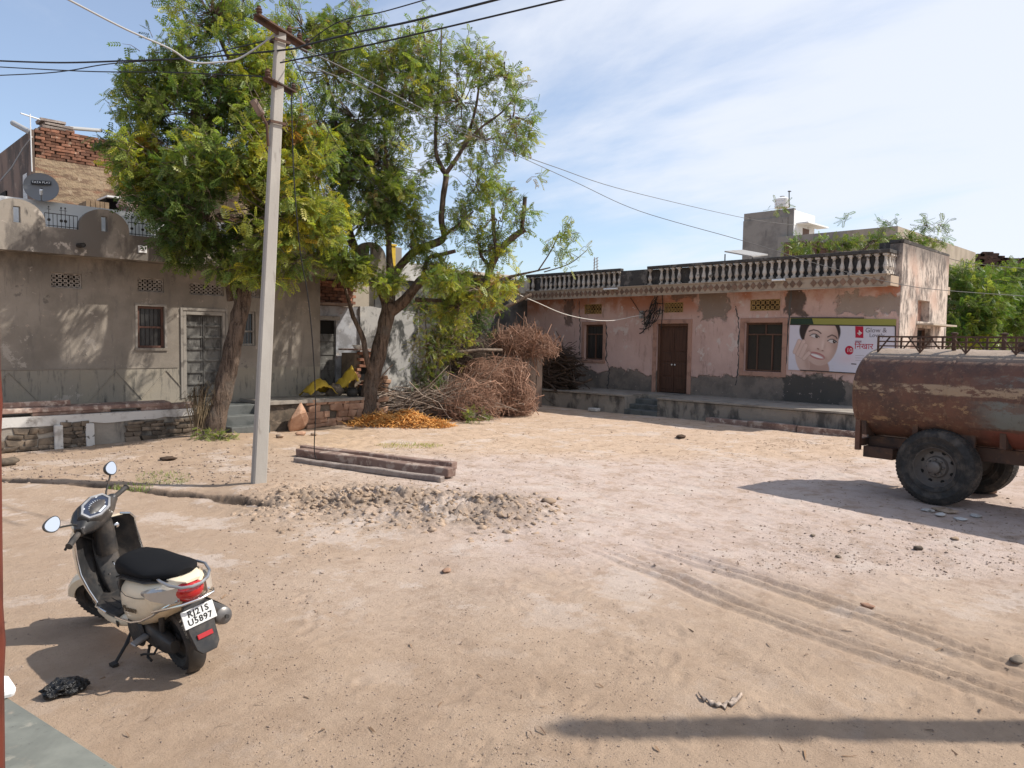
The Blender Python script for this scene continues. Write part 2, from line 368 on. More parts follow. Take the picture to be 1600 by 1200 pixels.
surf('rubble_brown', (.175,.135,.10), [((.10,.08,.062),5,.4,.62),((.27,.21,.155),8,.58,.7)], vary=.35, bump=((12,.6,.02),(50,.4,.008)))
surf('red_beam_stone', (.26,.175,.142), [((.175,.11,.09),3,.42,.62),((.42,.335,.28),6,.50,.62)], vary=.18, bump=((14,.5,.015),(60,.4,.006)))
surf('slab_concrete', (.30,.25,.22), [((.21,.165,.145),5,.42,.62),((.38,.33,.29),9,.58,.7)], bump=((30,.9,.02),(90,.6,.008)))
surf('bluestone', (.125,.13,.125), [((.08,.085,.082),3,.42,.62)], bump=((30,.3,.006),))
surf('verandah_floor', (.21,.215,.185), [((.15,.155,.135),2.2,.4,.62),((.30,.28,.23),7,.6,.72),((.40,.315,.24),3.1,.56,.70),((.12,.12,.105),26,.62,.70)], rough=.65, bump=((30,.15,.004),))
surf('red_paint', (.13,.030,.018), [((.085,.022,.014),4,.45,.65)], rough=.5, bump=((60,.1,.003),))
surf('pole_concrete', (.385,.36,.325), [((.34,.315,.285),2.5,.42,.62,(1,1,.25)),((.26,.235,.21),8,.62,.72,(1,1,.2))], bump=((30,.35,.006),(120,.3,.003)))
surf('rust_steel', (.085,.048,.033), [((.14,.072,.042),9,.5,.68),((.045,.032,.027),4,.5,.66)], rough=.75, bump=((60,.3,.004),))
surf('porcelain', (.62,.60,.56), rough=.25, spec=.5, bump=())
surf('cable_black', (.018,.018,.02), rough=.5, bump=())
surf('cable_grey', (.36,.36,.36), rough=.5, bump=())
surf('cable_white', (.62,.58,.52), rough=.5, bump=())
def bark_mat():
    g = G('bark', .95, .15); r = g.noise(15, 8, .7, sc=(1,1,.16), dist=.6); f = g.noise(55, 6, .7, sc=(1,1,.4))
    c = g.mix(g.rng(r, .36, .60), (.060,.043,.034), (.205,.148,.112)); c = g.mix(g.rng(g.noise(2.2,6,.65), .5,.68), c, (.15,.125,.105)); c = g.mix(g.math('MULTIPLY', g.rng(f,.52,.66), .6), c, (.27,.205,.16))
    g.col(c); g.bump((r, 1.0, .09), (f, .7, .02)); MAT['bark'] = g.m
bark_mat()
surf('bark_pale', (.23,.175,.135), [((.14,.105,.085),9,.42,.6,(1,1,.22))], bump=((20,.8,.03),))
surf('dry_stick', (.33,.26,.21), [((.19,.14,.11),5,.42,.62)], bump=())
surf('thorn_twig', (.37,.215,.15), [((.24,.135,.09),3,.42,.62),((.42,.33,.27),7,.58,.68)], bump=())
surf('dark_twig', (.10,.07,.052), [((.16,.11,.08),3,.5,.68)], bump=())
surf('straw', (.68,.33,.09), [((.50,.245,.07),5,.42,.62),((.72,.50,.24),9,.55,.68)], bump=())
surf('dung', (.075,.048,.032), rough=.95, bump=((30,.6,.02),))
surf('plank_grey', (.235,.17,.135), [((.15,.11,.09),4,.45,.65,(1,1,.2))], bump=((30,.4,.01),))
surf('yellow_cloth', (.50,.34,.04), [((.38,.25,.03),4,.45,.65)], rough=.7, bump=((12,.4,.02),))
surf('white_enamel', (.75,.75,.74), rough=.3, spec=.5, bump=())
surf('yellow_paint_wall', (.62,.42,.05), [((.5,.33,.05),3,.45,.65)], bump=((20,.3,.01),))
surf('dish_grey', (.19,.195,.205), rough=.5, bump=())
surf('dish_label', (.012,.012,.014), rough=.4, bump=())
surf('print_white', (.8,.8,.8), rough=.5, bump=())
surf('crate_wood', (.30,.21,.135), [((.2,.14,.09),6,.45,.65)], bump=((30,.3,.006),))
surf('pink_cloth', (.42,.26,.24), [((.55,.45,.42),5,.5,.6)], bump=((12,.4,.02),))
surf('tank_plastic', (.78,.78,.77), rough=.4, bump=())
surf('tin_grey', (.30,.29,.28), [((.2,.16,.13),3,.55,.7)], rough=.55, bump=())
g = G('black_bag', .30, .5); g.col((.016,.016,.017)); g.bump((g.vor(38), .9, .03), (g.vor(90), .6, .012), (g.noise(30,6,.7), .6, .02)); MAT['black_bag'] = g.m
surf('tube_lamp_white', (.8,.8,.78), rough=.35, bump=())
def leaf(name, rough=.42, trans=.42):
    g = G(name, rough, .35); a = g.N('ShaderNodeAttribute'); a.attribute_name = 'tint'
    g.put(g.b.inputs['Base Color'], a.outputs['Color'])
    tr = g.N('ShaderNodeBsdfTranslucent'); mx = g.N('ShaderNodeMixShader'); mx.inputs[0].default_value = trans
    g.put(tr.inputs[0], g.mix(1.0, a.outputs['Color'], (1.25,1.3,.55), 'MULTIPLY'))
    out = g.nt.nodes['Material Output']; g.L(g.b.outputs[0], mx.inputs[1]); g.L(tr.outputs[0], mx.inputs[2]); g.L(mx.outputs[0], out.inputs[0]); MAT[name] = g.m
leaf('leaf')
# ------------------------------------------------------------------ ground: one sheet, fine in the yard, coarse to the horizon
_rs = np.random.RandomState(7); _perm = _rs.rand(256, 256)
def vnoise(x, y):
    xi = np.floor(x).astype(int); yi = np.floor(y).astype(int); fx = x-xi; fy = y-yi
    fx = fx*fx*(3-2*fx); fy = fy*fy*(3-2*fy)
    a = _perm[xi & 255, yi & 255]; b = _perm[(xi+1) & 255, yi & 255]; c = _perm[xi & 255, (yi+1) & 255]; d = _perm[(xi+1) & 255, (yi+1) & 255]
    return (a*(1-fx)+b*fx)*(1-fy) + (c*(1-fx)+d*fx)*fy - .5
def polydist(X, Y, pts):
    best = np.full(X.shape, 1e9); along = np.zeros(X.shape); acc = 0.
    for (x0,y0),(x1,y1) in zip(pts[:-1], pts[1:]):
        dx, dy = x1-x0, y1-y0; l2 = dx*dx+dy*dy; t = np.clip(((X-x0)*dx+(Y-y0)*dy)/l2, 0, 1)
        d = np.hypot(X-x0-t*dx, Y-y0-t*dy); k = d < best; best = np.where(k, d, best); along = np.where(k, acc+t*math.sqrt(l2), along); acc += math.sqrt(l2)
    return best, along
def P2(*ps): return [tuple(gnd(x, y).xy) for x, y in ps]
TRACKS = [P2((915,850),(985,880),(1060,905),(1150,945),(1260,985),(1400,1030),(1620,1100)), P2((985,845),(1080,875),(1180,905),(1330,955),(1500,1015),(1640,1060)),
          P2((1340,960),(1430,975),(1640,1000))]
FAINT = [P2((600,700),(760,720),(1100,700),(1300,690)), P2((500,860),(800,900),(1100,1020),(1400,1200)), P2((0,870),(300,850),(700,870)), P2((700,690),(900,670),(1200,700),(1400,760))]
DITCH = P2((-80,752),(60,757),(160,762),(250,770),(330,778),(430,795))
_mc = gnd(625, 790).xy; _mdir = (gnd(860,800).xy - gnd(430,770).xy).normalized()
def mound(X, Y):
    u = (X-_mc[0])*_mdir[0] + (Y-_mc[1])*_mdir[1]; v = -(X-_mc[0])*_mdir[1] + (Y-_mc[1])*_mdir[0]
    return np.exp(-(u/1.8)**4 - (v/.85)**2)
_td = (Vector(TRACKS[0][-1])-Vector(TRACKS[0][0])).normalized()
def height(X, Y):
    near = np.exp(-np.maximum(np.hypot(X-7, Y-6)-16, 0)/6)
    h = .05*vnoise(X*.35, Y*.35) + .022*vnoise(X*1.1+9, Y*1.1)
    soft = 1/(1+np.exp(-((X-Y*.35-3.6)*1.6)))               # the loose sand of the middle and right of the yard
    h += soft*(.014*vnoise(X*3.1, Y*3.1+4)+.009*vnoise(X*6.3+2, Y*6.3)) + (1-soft)*.008*vnoise(X*4, Y*4)
    h += (.5+.5*soft)*(.006*vnoise(X*13, Y*13+7) + .006*vnoise(X*27+3, Y*27)) + .004*vnoise(X*55, Y*55)
    for i, t in enumerate(TRACKS):
        d, al = polydist(X, Y, t); k = np.clip(al/1.2, 0, 1)*(1 if i < 2 else .6); wob = .04*vnoise(al*2.2, al*0+i*7)
        h += k*(-.030*np.exp(-((d+wob)/.034)**2) + .020*np.exp(-((d+wob-.075)/.026)**2) - .016*np.exp(-((d+wob-.14)/.022)**2) + .010*np.exp(-((d-.02+wob)/.012)**2) - .008*np.exp(-((d-.17+wob)/.025)**2) + .008*np.exp(-(d/.07)**2)*np.sin(al*62)*(.5+vnoise(al*3,al*0)))
    _u = X*_td[0]+Y*_td[1]; _v = -X*_td[1]+Y*_td[0]; h += soft*(.012*np.maximum(vnoise(_v*7,_u*1.3+2),.0)+.007*vnoise(_v*16+3,_u*2.4))
    for i, t in enumerate(FAINT):
        d, al = polydist(X, Y, t); h += -.008*np.exp(-(d/.12)**2) + .005*np.exp(-((d-.2)/.07)**2)
    d, al = polydist(X, Y, DITCH); d = d + .09*vnoise(al*1.7, al*0+3) + .05*vnoise(al*6, al*0+8)
    d = d + .06*vnoise(X*7,Y*7) + .04*vnoise(X*18,Y*18); h += -.10*np.exp(-(d/.085)**4)*np.clip(.8+1.3*vnoise(X*1.6,Y*1.6),.2,1) + .014*np.exp(-((d-.26)/.1)**2)*(.4+1.2*(vnoise(X*5,Y*5)+.5))
    m = mound(X, Y); h += m*(.03 + .12*vnoise(X*1.9, Y*1.9+2) + .12*vnoise(X*4.5, Y*4.5) + .19*np.abs(vnoise(X*8, Y*8)) + .13*np.abs(vnoise(X*15+5, Y*15)) + .06*vnoise(X*27, Y*27))
    for px, py, r, a in ((335,690,1.0,.10),(575,665,.9,.07),(640,670,1.3,.05),(400,765,.5,.07)):
        c = gnd(px, py).xy; h += a*np.exp(-((X-c[0])**2+(Y-c[1])**2)/r**2)
    lump = np.exp(-((Y-13.2)/1.3)**2)*(X > 0)*(X < 9); h += lump*(.03*vnoise(X*3.7, Y*3.7)+.025*vnoise(X*9, Y*9)+.04)
    return h*near
def hz(x, y): return float(height(np.array([float(x)]), np.array([float(y)]))[0])
def axis_coords(a, b, fine, mid, far):
    core = np.arange(a, b, fine); lo = []; hi = []
    s = fine; p = a
    while p > -far: s = min(s*1.16, 400) if p > a-40 else s*1.4; p -= s; lo.append(p)
    s = fine; p = core[-1]
    while p < far: s = min(s*1.10, 400) if p < b+40 else s*1.4; p += s; hi.append(p)
    return np.array(lo[::-1] + list(core) + hi)
_xs = axis_coords(.6, 14.0, .024, 0, 1800); _ys = axis_coords(-.2, 13.0, .024, 0, 1800)
GX, GY = np.meshgrid(_xs, _ys, indexing='ij'); GZ = height(GX.ravel(), GY.ravel()).reshape(GX.shape)
# shoe and hoof prints trodden into the loose sand
_q = random.Random(77)
for _k in range(130):
    _p = gnd(_q.uniform(450,1620), _q.uniform(700,1190)**1.0); _a = _q.choice((.4,.9,2.2,3.6))+_q.gauss(0,.35); _l, _w = (.13,.045) if _q.random() < .7 else (.06,.05); _dep = _q.uniform(.003,.008)
    _i0, _i1 = np.searchsorted(_xs, (_p.x-.3, _p.x+.3)); _j0, _j1 = np.searchsorted(_ys, (_p.y-.3, _p.y+.3))
    if _i1-_i0 < 6 or _j1-_j0 < 6: continue
    _dx = GX[_i0:_i1,_j0:_j1]-_p.x; _dy = GY[_i0:_i1,_j0:_j1]-_p.y; _uu = (_dx*math.cos(_a)+_dy*math.sin(_a))/_l; _vv = (-_dx*math.sin(_a)+_dy*math.cos(_a))/_w; _rr = np.sqrt(_uu**2+_vv**2)
    GZ[_i0:_i1,_j0:_j1] += -_dep*np.exp(-_rr**4) + _dep*.7*np.exp(-((_rr-1.35)/.28)**2)
GZ = GZ.ravel()
_nx, _ny = len(_xs), len(_ys); _i = np.arange(_nx*_ny).reshape(_nx, _ny)
_F = np.stack([_i[:-1,:-1].ravel(), _i[1:,:-1].ravel(), _i[1:,1:].ravel(), _i[:-1,1:].ravel()], 1)
_me = np_mesh('ground', np.stack([GX.ravel(), GY.ravel(), GZ], 1), F4=_F)
_me.polygons.foreach_set('use_smooth', np.ones(len(_F), bool))
# soil kinds as vertex data: red = black drain mud, green = grey demolition debris, blue = brown gravel
_pd, _al = polydist(GX.ravel(), GY.ravel(), DITCH); _pd = _pd + .09*vnoise(_al*1.7, _al*0+3) + .05*vnoise(_al*6, _al*0+8)
_x, _y = GX.ravel(), GY.ravel()
_pd = _pd + .07*vnoise(_x*7,_y*7) + .05*vnoise(_x*18,_y*18); _mud = np.exp(-(_pd/.12)**4)*np.clip(.75+1.2*vnoise(_x*3,_y*3), 0, 1); _deb = np.clip(mound(_x,_y)*1.5*(.6+1.5*vnoise(_x*2.2,_y*2.2)+.3), 0, 1)
_gc = gnd(640, 1030).xy; _gra = np.clip(np.exp(-((_x-_gc[0])**2+(_y-_gc[1])**2)/2.6)*(1+2.6*vnoise(_x*1.3,_y*1.3)), 0, 1)
for _px, _py, _r in ((390,900,.35),(1330,860,.8),(900,1120,.7)): _c = gnd(_px,_py).xy; _gra = np.maximum(_gra, np.clip(np.exp(-((_x-_c[0])**2+(_y-_c[1])**2)/_r**2)*(1+2.2*vnoise(_x*2.1,_y*2.1)), 0, 1))
_at = _me.attributes.new('soil', 'FLOAT_COLOR', 'POINT'); _at.data.foreach_set('color', np.stack([_mud,_deb,_gra,np.ones_like(_mud)],1).astype(np.float32).ravel())
def ground_mat():
    g = G('sand', .95, .15); x, y, z = g.sep(g.pos)
    big = g.noise(.35, 6, .6); mid = g.noise(1.3, 7, .65); fine = g.noise(14, 8, .75); grit = g.noise(70, 6, .8)
    c = g.mix(g.rng(big, .38, .62), (.485,.375,.295), (.44,.325,.24))
    w = g.math('SUBTRACT', g.math('MULTIPLY', mid, 2.4), 1.2)
    # pale lilac-grey sand of the middle; the trodden earth to the left and in front is browner
    d = g.math('ADD', g.math('SUBTRACT', x, g.math('MULTIPLY', y, .55)), w)
    pale = g.math('MULTIPLY', g.rng(d, .6, 2.6), g.rng(g.math('ADD', g.math('ADD', x, y), w), 8.2, 10.4))
    c = g.mix(g.math('MULTIPLY', pale, .8), c, g.mix(g.rng(mid,.35,.6), (.55,.45,.405), (.50,.395,.345)))
    oran = g.math('MULTIPLY', g.rng(g.math('ADD', g.math('ADD', x, y), w), 17.5, 20.5), .6); c = g.mix(oran, c, (.52,.365,.235))
    lane = g.math('MULTIPLY', g.rng(g.math('SUBTRACT', g.math('MULTIPLY', y, .6), g.math('ADD', x, w)), -.4, 1.8), .75); c = g.mix(lane, c, g.mix(mid, (.41,.30,.215), (.345,.25,.18)))
    c = g.mix(g.rng(fine, .52, .80, 0, .8), c, (.35,.27,.21)); c = g.mix(g.math('MULTIPLY', g.rng(g.noise(5,7,.7), .56,.7), .55), c, (.345,.25,.18))
    c = g.mix(g.math('MULTIPLY', g.rng(grit, .58, .72), .55), c, (.21,.16,.125)); c = g.mix(g.math('MULTIPLY', g.rng(grit, .40, .30), .5), c, (.60,.49,.41))
    a = g.N('ShaderNodeAttribute'); a.attribute_name = 'soil'; sr, sg, sb = g.sep(a.outputs['Vector'])
    c = g.mix(g.math('MULTIPLY', g.rng(g.noise(2.6,8,.72), .48,.66), .6), c, (.335,.235,.165)); c = g.mix(g.math('MULTIPLY', g.rng(g.noise(4.3,8,.75), .56,.70), .5), c, (.54,.44,.37))
    c = g.mix(g.math('MULTIPLY', g.math('MULTIPLY', sb, .5), g.rng(g.noise(24,8,.8), .42,.62)), c, (.27,.20,.15)); c = g.mix(g.math('MULTIPLY', sg, .75), c, g.mix(g.rng(g.noise(9,7,.75),.38,.62), (.32,.25,.195), (.20,.15,.112)))
    # packed and loose patches, dark crumbs, bleached dust
    p1_ = g.noise(.9, 9, .72, loc=(3,7,0)); p2_ = g.noise(3.4, 9, .78, loc=(1,2,0)); p3_ = g.noise(11, 9, .8, sc=(1,1,1), loc=(5,1,0))
    c = g.mix(g.rng(p1_, .53, .60, 0, .55), c, (.56,.475,.42)); c = g.mix(g.rng(p2_, .56, .62, 0, .55), c, (.34,.25,.185)); c = g.mix(g.rng(p3_, .59, .64, 0, .6), c, (.25,.185,.14)); c = g.mix(g.rng(p3_, .38, .33, 0, .5), c, (.60,.52,.46))
    fore = g.math('MULTIPLY', g.rng(g.math('ADD', g.math('ADD', x, y), w), 9.4, 6.2), .7); c = g.mix(fore, c, g.mix(g.rng(g.noise(1.7,8,.7),.4,.62), (.44,.32,.225), (.36,.255,.175)))
    v = g.vor(55); c = g.mix(g.math('MULTIPLY', g.rng(v, .20, .08), g.rng(g.noise(3,5,.6), .45, .6)), c, (.19,.145,.115))
    c = g.mix(sr, c, (.075,.055,.042))
    g.col(c); g.bump((g.noise(9, 8, .7), .5, .03), (fine, .7, .018), (grit, .9, .012)); MAT['sand'] = g.m
ground_mat()
obj('ground', _me, MAT['sand'], kind='structure', label='sandy yard of trodden earth with tyre tracks')
SC.update_tag()

# ------------------------------------------------------------------ loose stuff on the ground
def scatter_mesh(name, protos, items):
    """items = (proto index, x, y, z, size xyz, yaw, tilt); one joined mesh"""
    V = []; F = []; o = 0; pr = []
    for me in protos:
        co = np.array([v.co[:] for v in me.vertices]); fa = np.array([p.vertices[:] for p in me.polygons]); pr.append((co, fa))
    for k, x, y, z, sz, yaw, tilt in items:
        co, fa = pr[k]; p = co*np.array(sz); ct, st = math.cos(tilt), math.sin(tilt); cy, sy = math.cos(yaw), math.sin(yaw)
        p = np.stack([p[:,0], p[:,1]*ct-p[:,2]*st, p[:,1]*st+p[:,2]*ct], 1); p = np.stack([p[:,0]*cy-p[:,1]*sy+x, p[:,0]*sy+p[:,1]*cy+y, p[:,2]+z], 1)
        V.append(p); F.append(fa+o); o += len(co)
    return np_mesh(name, np.concatenate(V), F3=np.concatenate(F))
ROCKS0 = [shard_mesh(i) for i in range(6)]; BLOCKS = [block_mesh(60+i) for i in range(6)]; ROCKS2 = [rock_mesh(20+i, 2, .26, .72) for i in range(6)]
def stone_mat(name, a, b, c):
    g = G(name, .95, .15); col = g.mix(g.rng(g.noise(1.7, 6, .7), .35, .65), a, b); col = g.mix(g.rng(g.noise(9, 6, .7), .5, .65), col, c)
    g.col(col); g.bump((g.noise(60, 5, .7), .5, .006)); MAT[name] = g.m
stone_mat('pebble', (.40,.315,.255), (.29,.215,.165), (.20,.155,.13)); stone_mat('rubble', (.42,.315,.235), (.31,.225,.16), (.225,.16,.11))
def ground_pts(n, px0, py0, px1, py1, rr):
    for _ in range(n): p = gnd(rr.uniform(px0,px1), rr.uniform(py0,py1)); yield p.x, p.y
rr = random.Random(11); it = []
X_ = []; 
def peb(n, box, s0, s1, pw=2.2, protos=6):
    for x, y in ground_pts(n, *box, rr):
        s = s0 + (s1-s0)*rr.random()**pw; it.append([rr.randrange(protos), x, y, 0, (s*rr.uniform(.8,1.5), s*rr.uniform(.7,1.2), s*rr.uniform(.6,1)), rr.uniform(0,6.3), rr.uniform(-.3,.3)])
peb(5000, (-40,850,1640,1230), .004, .016, 3.5); peb(3000, (380,930,1040,1220), .004, .015, 2.6); peb(900, (1180,820,1640,900), .006, .03, 2.5); peb(1500, (400,720,1640,900), .008, .035, 3); peb(1300, (0,690,420,760), .012, .06, 2.5); peb(300, (700,640,1400,720), .015, .05, 3)
peb(420, (340,780,520,960), .008, .03, 2.5); peb(160, (1250,780,1640,880), .01, .05, 2.5)
_z = height(np.array([i[1] for i in it]), np.array([i[2] for i in it]))
for i, zz in zip(it, _z): i[3] = zz + i[4][2]*.18
obj('pebbles', scatter_mesh('pebbles', ROCKS0, it), MAT['pebble'], kind='stuff', label='small pebbles and clods scattered over the sandy yard', cat='pebbles')
it = []
def rub(n, box, s0, s1, pw):
    for x, y in ground_pts(n, *box, rr):
        if rr.random() > float(mound(np.array([x]), np.array([y]))[0])*1.3: continue
        s = s0 + (s1-s0)*rr.random()**pw; it.append([rr.randrange(6), x, y, 0, (s*rr.uniform(.8,1.4), s*rr.uniform(.7,1.2), s*rr.uniform(.6,1.1)), rr.uniform(0,6.3), rr.uniform(-.5,.5)])
rub(4600, (360,735,930,850), .014, .11, 3.4); rub(420, (400,760,880,840), .06, .15, 2.4); rub(900, (395,742,600,805), .02, .10, 3.0)
_z = height(np.array([i[1] for i in it]), np.array([i[2] for i in it]))
for i, zz in zip(it, _z): i[3] = zz - i[4][2]*.05
obj('rubble', scatter_mesh('rubble', ROCKS0, it), MAT['rubble'], kind='stuff', label='broken concrete and earth rubble spread behind the scooter beside the stone beams', cat='rubble')
# straw, twigs and dung bits littering the yard
def blades(name, pts, mat, lens, wid, rr, lift=.01, seg=1, parent=None, **tags):
    V = []; F = []
    for (x, y, z, tilt) in pts:
        l = rr.uniform(*lens); a = rr.uniform(0, 6.3); wv = rr.uniform(*wid); dx, dy = math.cos(a), math.sin(a); up = tilt*rr.uniform(-1,1)
        p = np.array((x,y,z+lift)); d = np.array((dx,dy,up)); d /= np.linalg.norm(d); s = np.array((-dy,dx,rr.uniform(-.6,.6)))*wv; o = len(V)
        q = p + d*l*.5 + np.array((0,0,rr.uniform(-.1,.2)*l)); e = p + d*l
        V += [p-s, p+s, q+s, q-s, e]; F += [(o,o+1,o+2),(o,o+2,o+3),(o+3,o+2,o+4)]
    return obj(name, np_mesh(name, np.array(V), F3=np.array(F)), mat, parent, **tags)
pts = []
def lt(n, box):
    for x, y in ground_pts(n, *box, rr): pts.append([x, y, 0, .15])
lt(900, (560,650,1400,720)); lt(500, (680,690,1500,760)); lt(60, (0,840,1600,1200)); lt(400, (420,700,700,760)); lt(250, (1180,685,1340,700))
_z = height(np.array([p[0] for p in pts]), np.array([p[1] for p in pts]))
for p, zz in zip(pts, _z): p[2] = zz
surf('litter', (.23,.145,.085), [((.12,.075,.05),2,.4,.6)], bump=())
blades('plant_litter', pts, MAT['litter'], (.03,.11), (.002,.006), rr, .006, kind='stuff', label='dry leaf and twig litter lying on the sand', cat='litter')
# ------------------------------------------------------------------ building helpers
def holed(us, vs_, holes, place, thick):
    """a wall with real openings: us, vs_ = outer (lo, hi); holes = (u0, u1, v0, v1); place(u, v, depth) -> point"""
    U = sorted(set([us[0], us[1]] + [h[i] for h in holes for i in (0,1)])); V = sorted(set([vs_[0], vs_[1]] + [h[i] for h in holes for i in (2,3)]))
    U2 = [];
    for a, b in zip(U[:-1], U[1:]): k = max(1, int((b-a)/.8)); U2 += [a+(b-a)*i/k for i in range(k)]
    U = U2 + [U[-1]]; V = sorted(V)
    m = M(); nu, nv = len(U), len(V); pts = [place(u, v, d) for d in (0, thick) for u in U for v in V]; ix = lambda i, j, d: d*nu*nv + i*nv + j
    solid = [[not any(h[0]-1e-6 <= (U[i]+U[i+1])/2 <= h[1]+1e-6 and h[2]-1e-6 <= (V[j]+V[j+1])/2 <= h[3]+1e-6 for h in holes) for j in range(nv-1)] for i in range(nu-1)]
    S = lambda i, j: 0 <= i < nu-1 and 0 <= j < nv-1 and solid[i][j]; fs = []
    for i in range(nu-1):
        for j in range(nv-1):
            if not solid[i][j]: continue
            fs.append((ix(i,j,0), ix(i+1,j,0), ix(i+1,j+1,0), ix(i,j+1,0))); fs.append((ix(i,j,1), ix(i,j+1,1), ix(i+1,j+1,1), ix(i+1,j,1)))
            if not S(i-1,j): fs.append((ix(i,j,0), ix(i,j+1,0), ix(i,j+1,1), ix(i,j,1)))
            if not S(i+1,j): fs.append((ix(i+1,j,0), ix(i+1,j,1), ix(i+1,j+1,1), ix(i+1,j+1,0)))
            if not S(i,j-1): fs.append((ix(i,j,0), ix(i,j,1), ix(i+1,j,1), ix(i+1,j,0)))
            if not S(i,j+1): fs.append((ix(i,j+1,0), ix(i+1,j+1,0), ix(i+1,j+1,1), ix(i,j+1,1)))
    m.add(pts, fs); return m
def jali(name, u0, u1, v0, v1, place, mat, parent, nx, nz, t=.03, w=.016):
    """pierced stone lattice: frame, rings and diagonals"""
    m = M(); fr = .022
    def b(a, c): m.prism([place(a[0],a[1],0), place(c[0],a[1],0), place(c[0],c[1],0), place(a[0],c[1],0)], place(0,0,t)-place(0,0,0))
    b((u0,v0),(u1,v0+fr)); b((u0,v1-fr),(u1,v1)); b((u0,v0+fr),(u0+fr,v1-fr)); b((u1-fr,v0+fr),(u1,v1-fr))
    a0, a1, c0, c1 = u0+fr, u1-fr, v0+fr, v1-fr; du, dv = (a1-a0)/nx, (c1-c0)/nz
    for i in range(nx):
        for j in range(nz):
            cx, cz = a0+du*(i+.5), c0+dv*(j+.5)
            for s, q in ((1,1),(-1,1)):
                p0 = place(cx-du/2, cz-s*dv/2, t*.5+.001*q); p1 = place(cx+du/2, cz+s*dv/2, t*.5+.001*q); m.bar(p0, p1, w, t*.7, up=place(0,0,1)-place(0,0,0))
            r0 = min(du,dv)*.36; n = 8
            for k in range(n):
                f = lambda kk, r: place(cx+math.cos(2*math.pi*kk/n)*r, cz+math.sin(2*math.pi*kk/n)*r, .003)
                m.prism([f(k,r0), f(k+1,r0), f(k+1,r0*.62), f(k,r0*.62)], (place(0,0,t*.8)-place(0,0,0)))
    return m.build(name, mat, parent)
rr = random.Random(5)
LY = 16.6; PL = lambda u, v, d: Vector((u, LY+d, v))
lh = empty('plastered_house', (4.0, LY, 0), 'grey plastered house with arched parapet and iron railings behind the leaning tree', 'house')
H_WIN = (5.44,5.98,1.83,2.71); H_DOOR = (6.36,7.31,.74,2.65); H_WIN2 = (7.45,8.03,1.89,2.68)
VENTS = [(3.87,4.41,3.0,3.29),(5.45,5.98,3.01,3.30),(6.52,7.28,3.0,3.27),(7.72,8.15,3.0,3.27),(2.0,2.54,3.0,3.29)]
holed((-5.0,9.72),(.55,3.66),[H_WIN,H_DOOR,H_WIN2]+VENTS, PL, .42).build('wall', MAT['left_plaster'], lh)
M().box((-4.9,LY+.45,.6),(9.6,LY+.5,3.6)).build('room_interior', MAT['dark_void'], lh)  # black sheet painted as the darkness of the room behind the openings
for v in VENTS: jali('lattice_vent', *v, lambda u, w_, d: PL(u, w_, d+.05), MAT['grey_jali'], lh, 5 if v[1]-v[0] < .6 else 7, 3)
# raised plaster triangles on the dado
for xc in (3.15, 5.0, 6.0):
    m = M(); a = Vector((xc-.5, LY-.006, .76)); b = Vector((xc, LY-.006, 1.36)); c = Vector((xc+.5, LY-.006, .76)); m.bar(a, b, .014, .02, (0,1,0)); m.bar(b+Vector((0,-.002,0)), c, .014, .02, (0,1,0))
    m.build('plaster_moulding', MAT['left_plaster'], lh)
m = M(); m.box((-5, LY-.012, 1.405),(6.25, LY+.002, 1.425)); m.build('dado_line', MAT['left_plaster'], lh)
# barred window
def window(name, h, depth, fmat, parent, place, mid=(.5,), bars=5, bmat='iron_black', fw=.05, rails=(), glass=None):
    u0,u1,v0,v1 = h; m = M(); V = lambda: place(0,0,1)-place(0,0,0)
    def b(mm, a, c, d0, d1): mm.prism([place(a[0],a[1],d0), place(c[0],a[1],d0), place(c[0],c[1],d0), place(a[0],c[1],d0)], V()*(d1-d0))
    b(m,(u0+.003,v0+.003),(u1-.003,v0+fw),depth,depth+.07); b(m,(u0+.003,v1-fw),(u1-.003,v1-.003),depth,depth+.07); b(m,(u0+.003,v0+fw),(u0+fw,v1-fw),depth,depth+.07); b(m,(u1-fw,v0+fw),(u1-.003,v1-fw),depth,depth+.07)
    wn = m.build(name, fmat, parent)
    for k in mid:
        m = M(); z = v0+(v1-v0)*k; b(m,(u0+fw,z-.02),(u1-fw,z+.02),depth+.005,depth+.065); m.build('transom', fmat, wn)
    for k in rails:
        m = M(); x = u0+(u1-u0)*k[0]; b(m,(x-.02,v0+(v1-v0)*k[1]),(x+.02,v0+(v1-v0)*k[2]),depth+.008,depth+.06); m.build('mullion', fmat, wn)
    m = M()
    for i in range(bars):
        x = u0+fw+(u1-u0-2*fw)*(i+.5)/bars; m.tube([place(x,v0+fw,depth+.035), place(x,v1-fw,depth+.035)], .007, 5)
    if bars: m.build('window_bars', MAT[bmat], wn, kind='stuff')
    if glass: m = M(); b(m,(u0+fw,v0+fw),(u1-fw,v1-fw),depth+.045,depth+.05); m.build('pane', glass, wn)
    return wn
def glassy(name, c, rough=.08):
    g = G(name, rough, .5); g.col(c); MAT[name] = g.m
glassy('dusty_pane', (.030,.028,.026), .25)
window('window', H_WIN, .05, MAT['window_red'], lh, PL, (.5,), 5, glass=MAT['dusty_pane'])
window('window', H_WIN2, .05, MAT['pale_frame'], lh, PL, (.42,), 6, 'blue_bars', glass=MAT['dusty_pane'])
M().box((5.38,LY-.03,1.775),(6.04,LY+.06,1.828)).build('window_sill', MAT['left_plaster'], lh)
for h in (H_WIN,):
    m = M(); m.box((h[0]-.05,LY-.012,h[2]),(h[0]-.002,LY+.02,h[3]+.05)); m.box((h[1]+.002,LY-.012,h[2]),(h[1]+.05,LY+.02,h[3]+.05)); m.box((h[0]-.002,LY-.012,h[3]+.002),(h[1]+.002,LY+.02,h[3]+.05)); m.build('window_surround', MAT['pale_frame'], lh, kind='stuff')
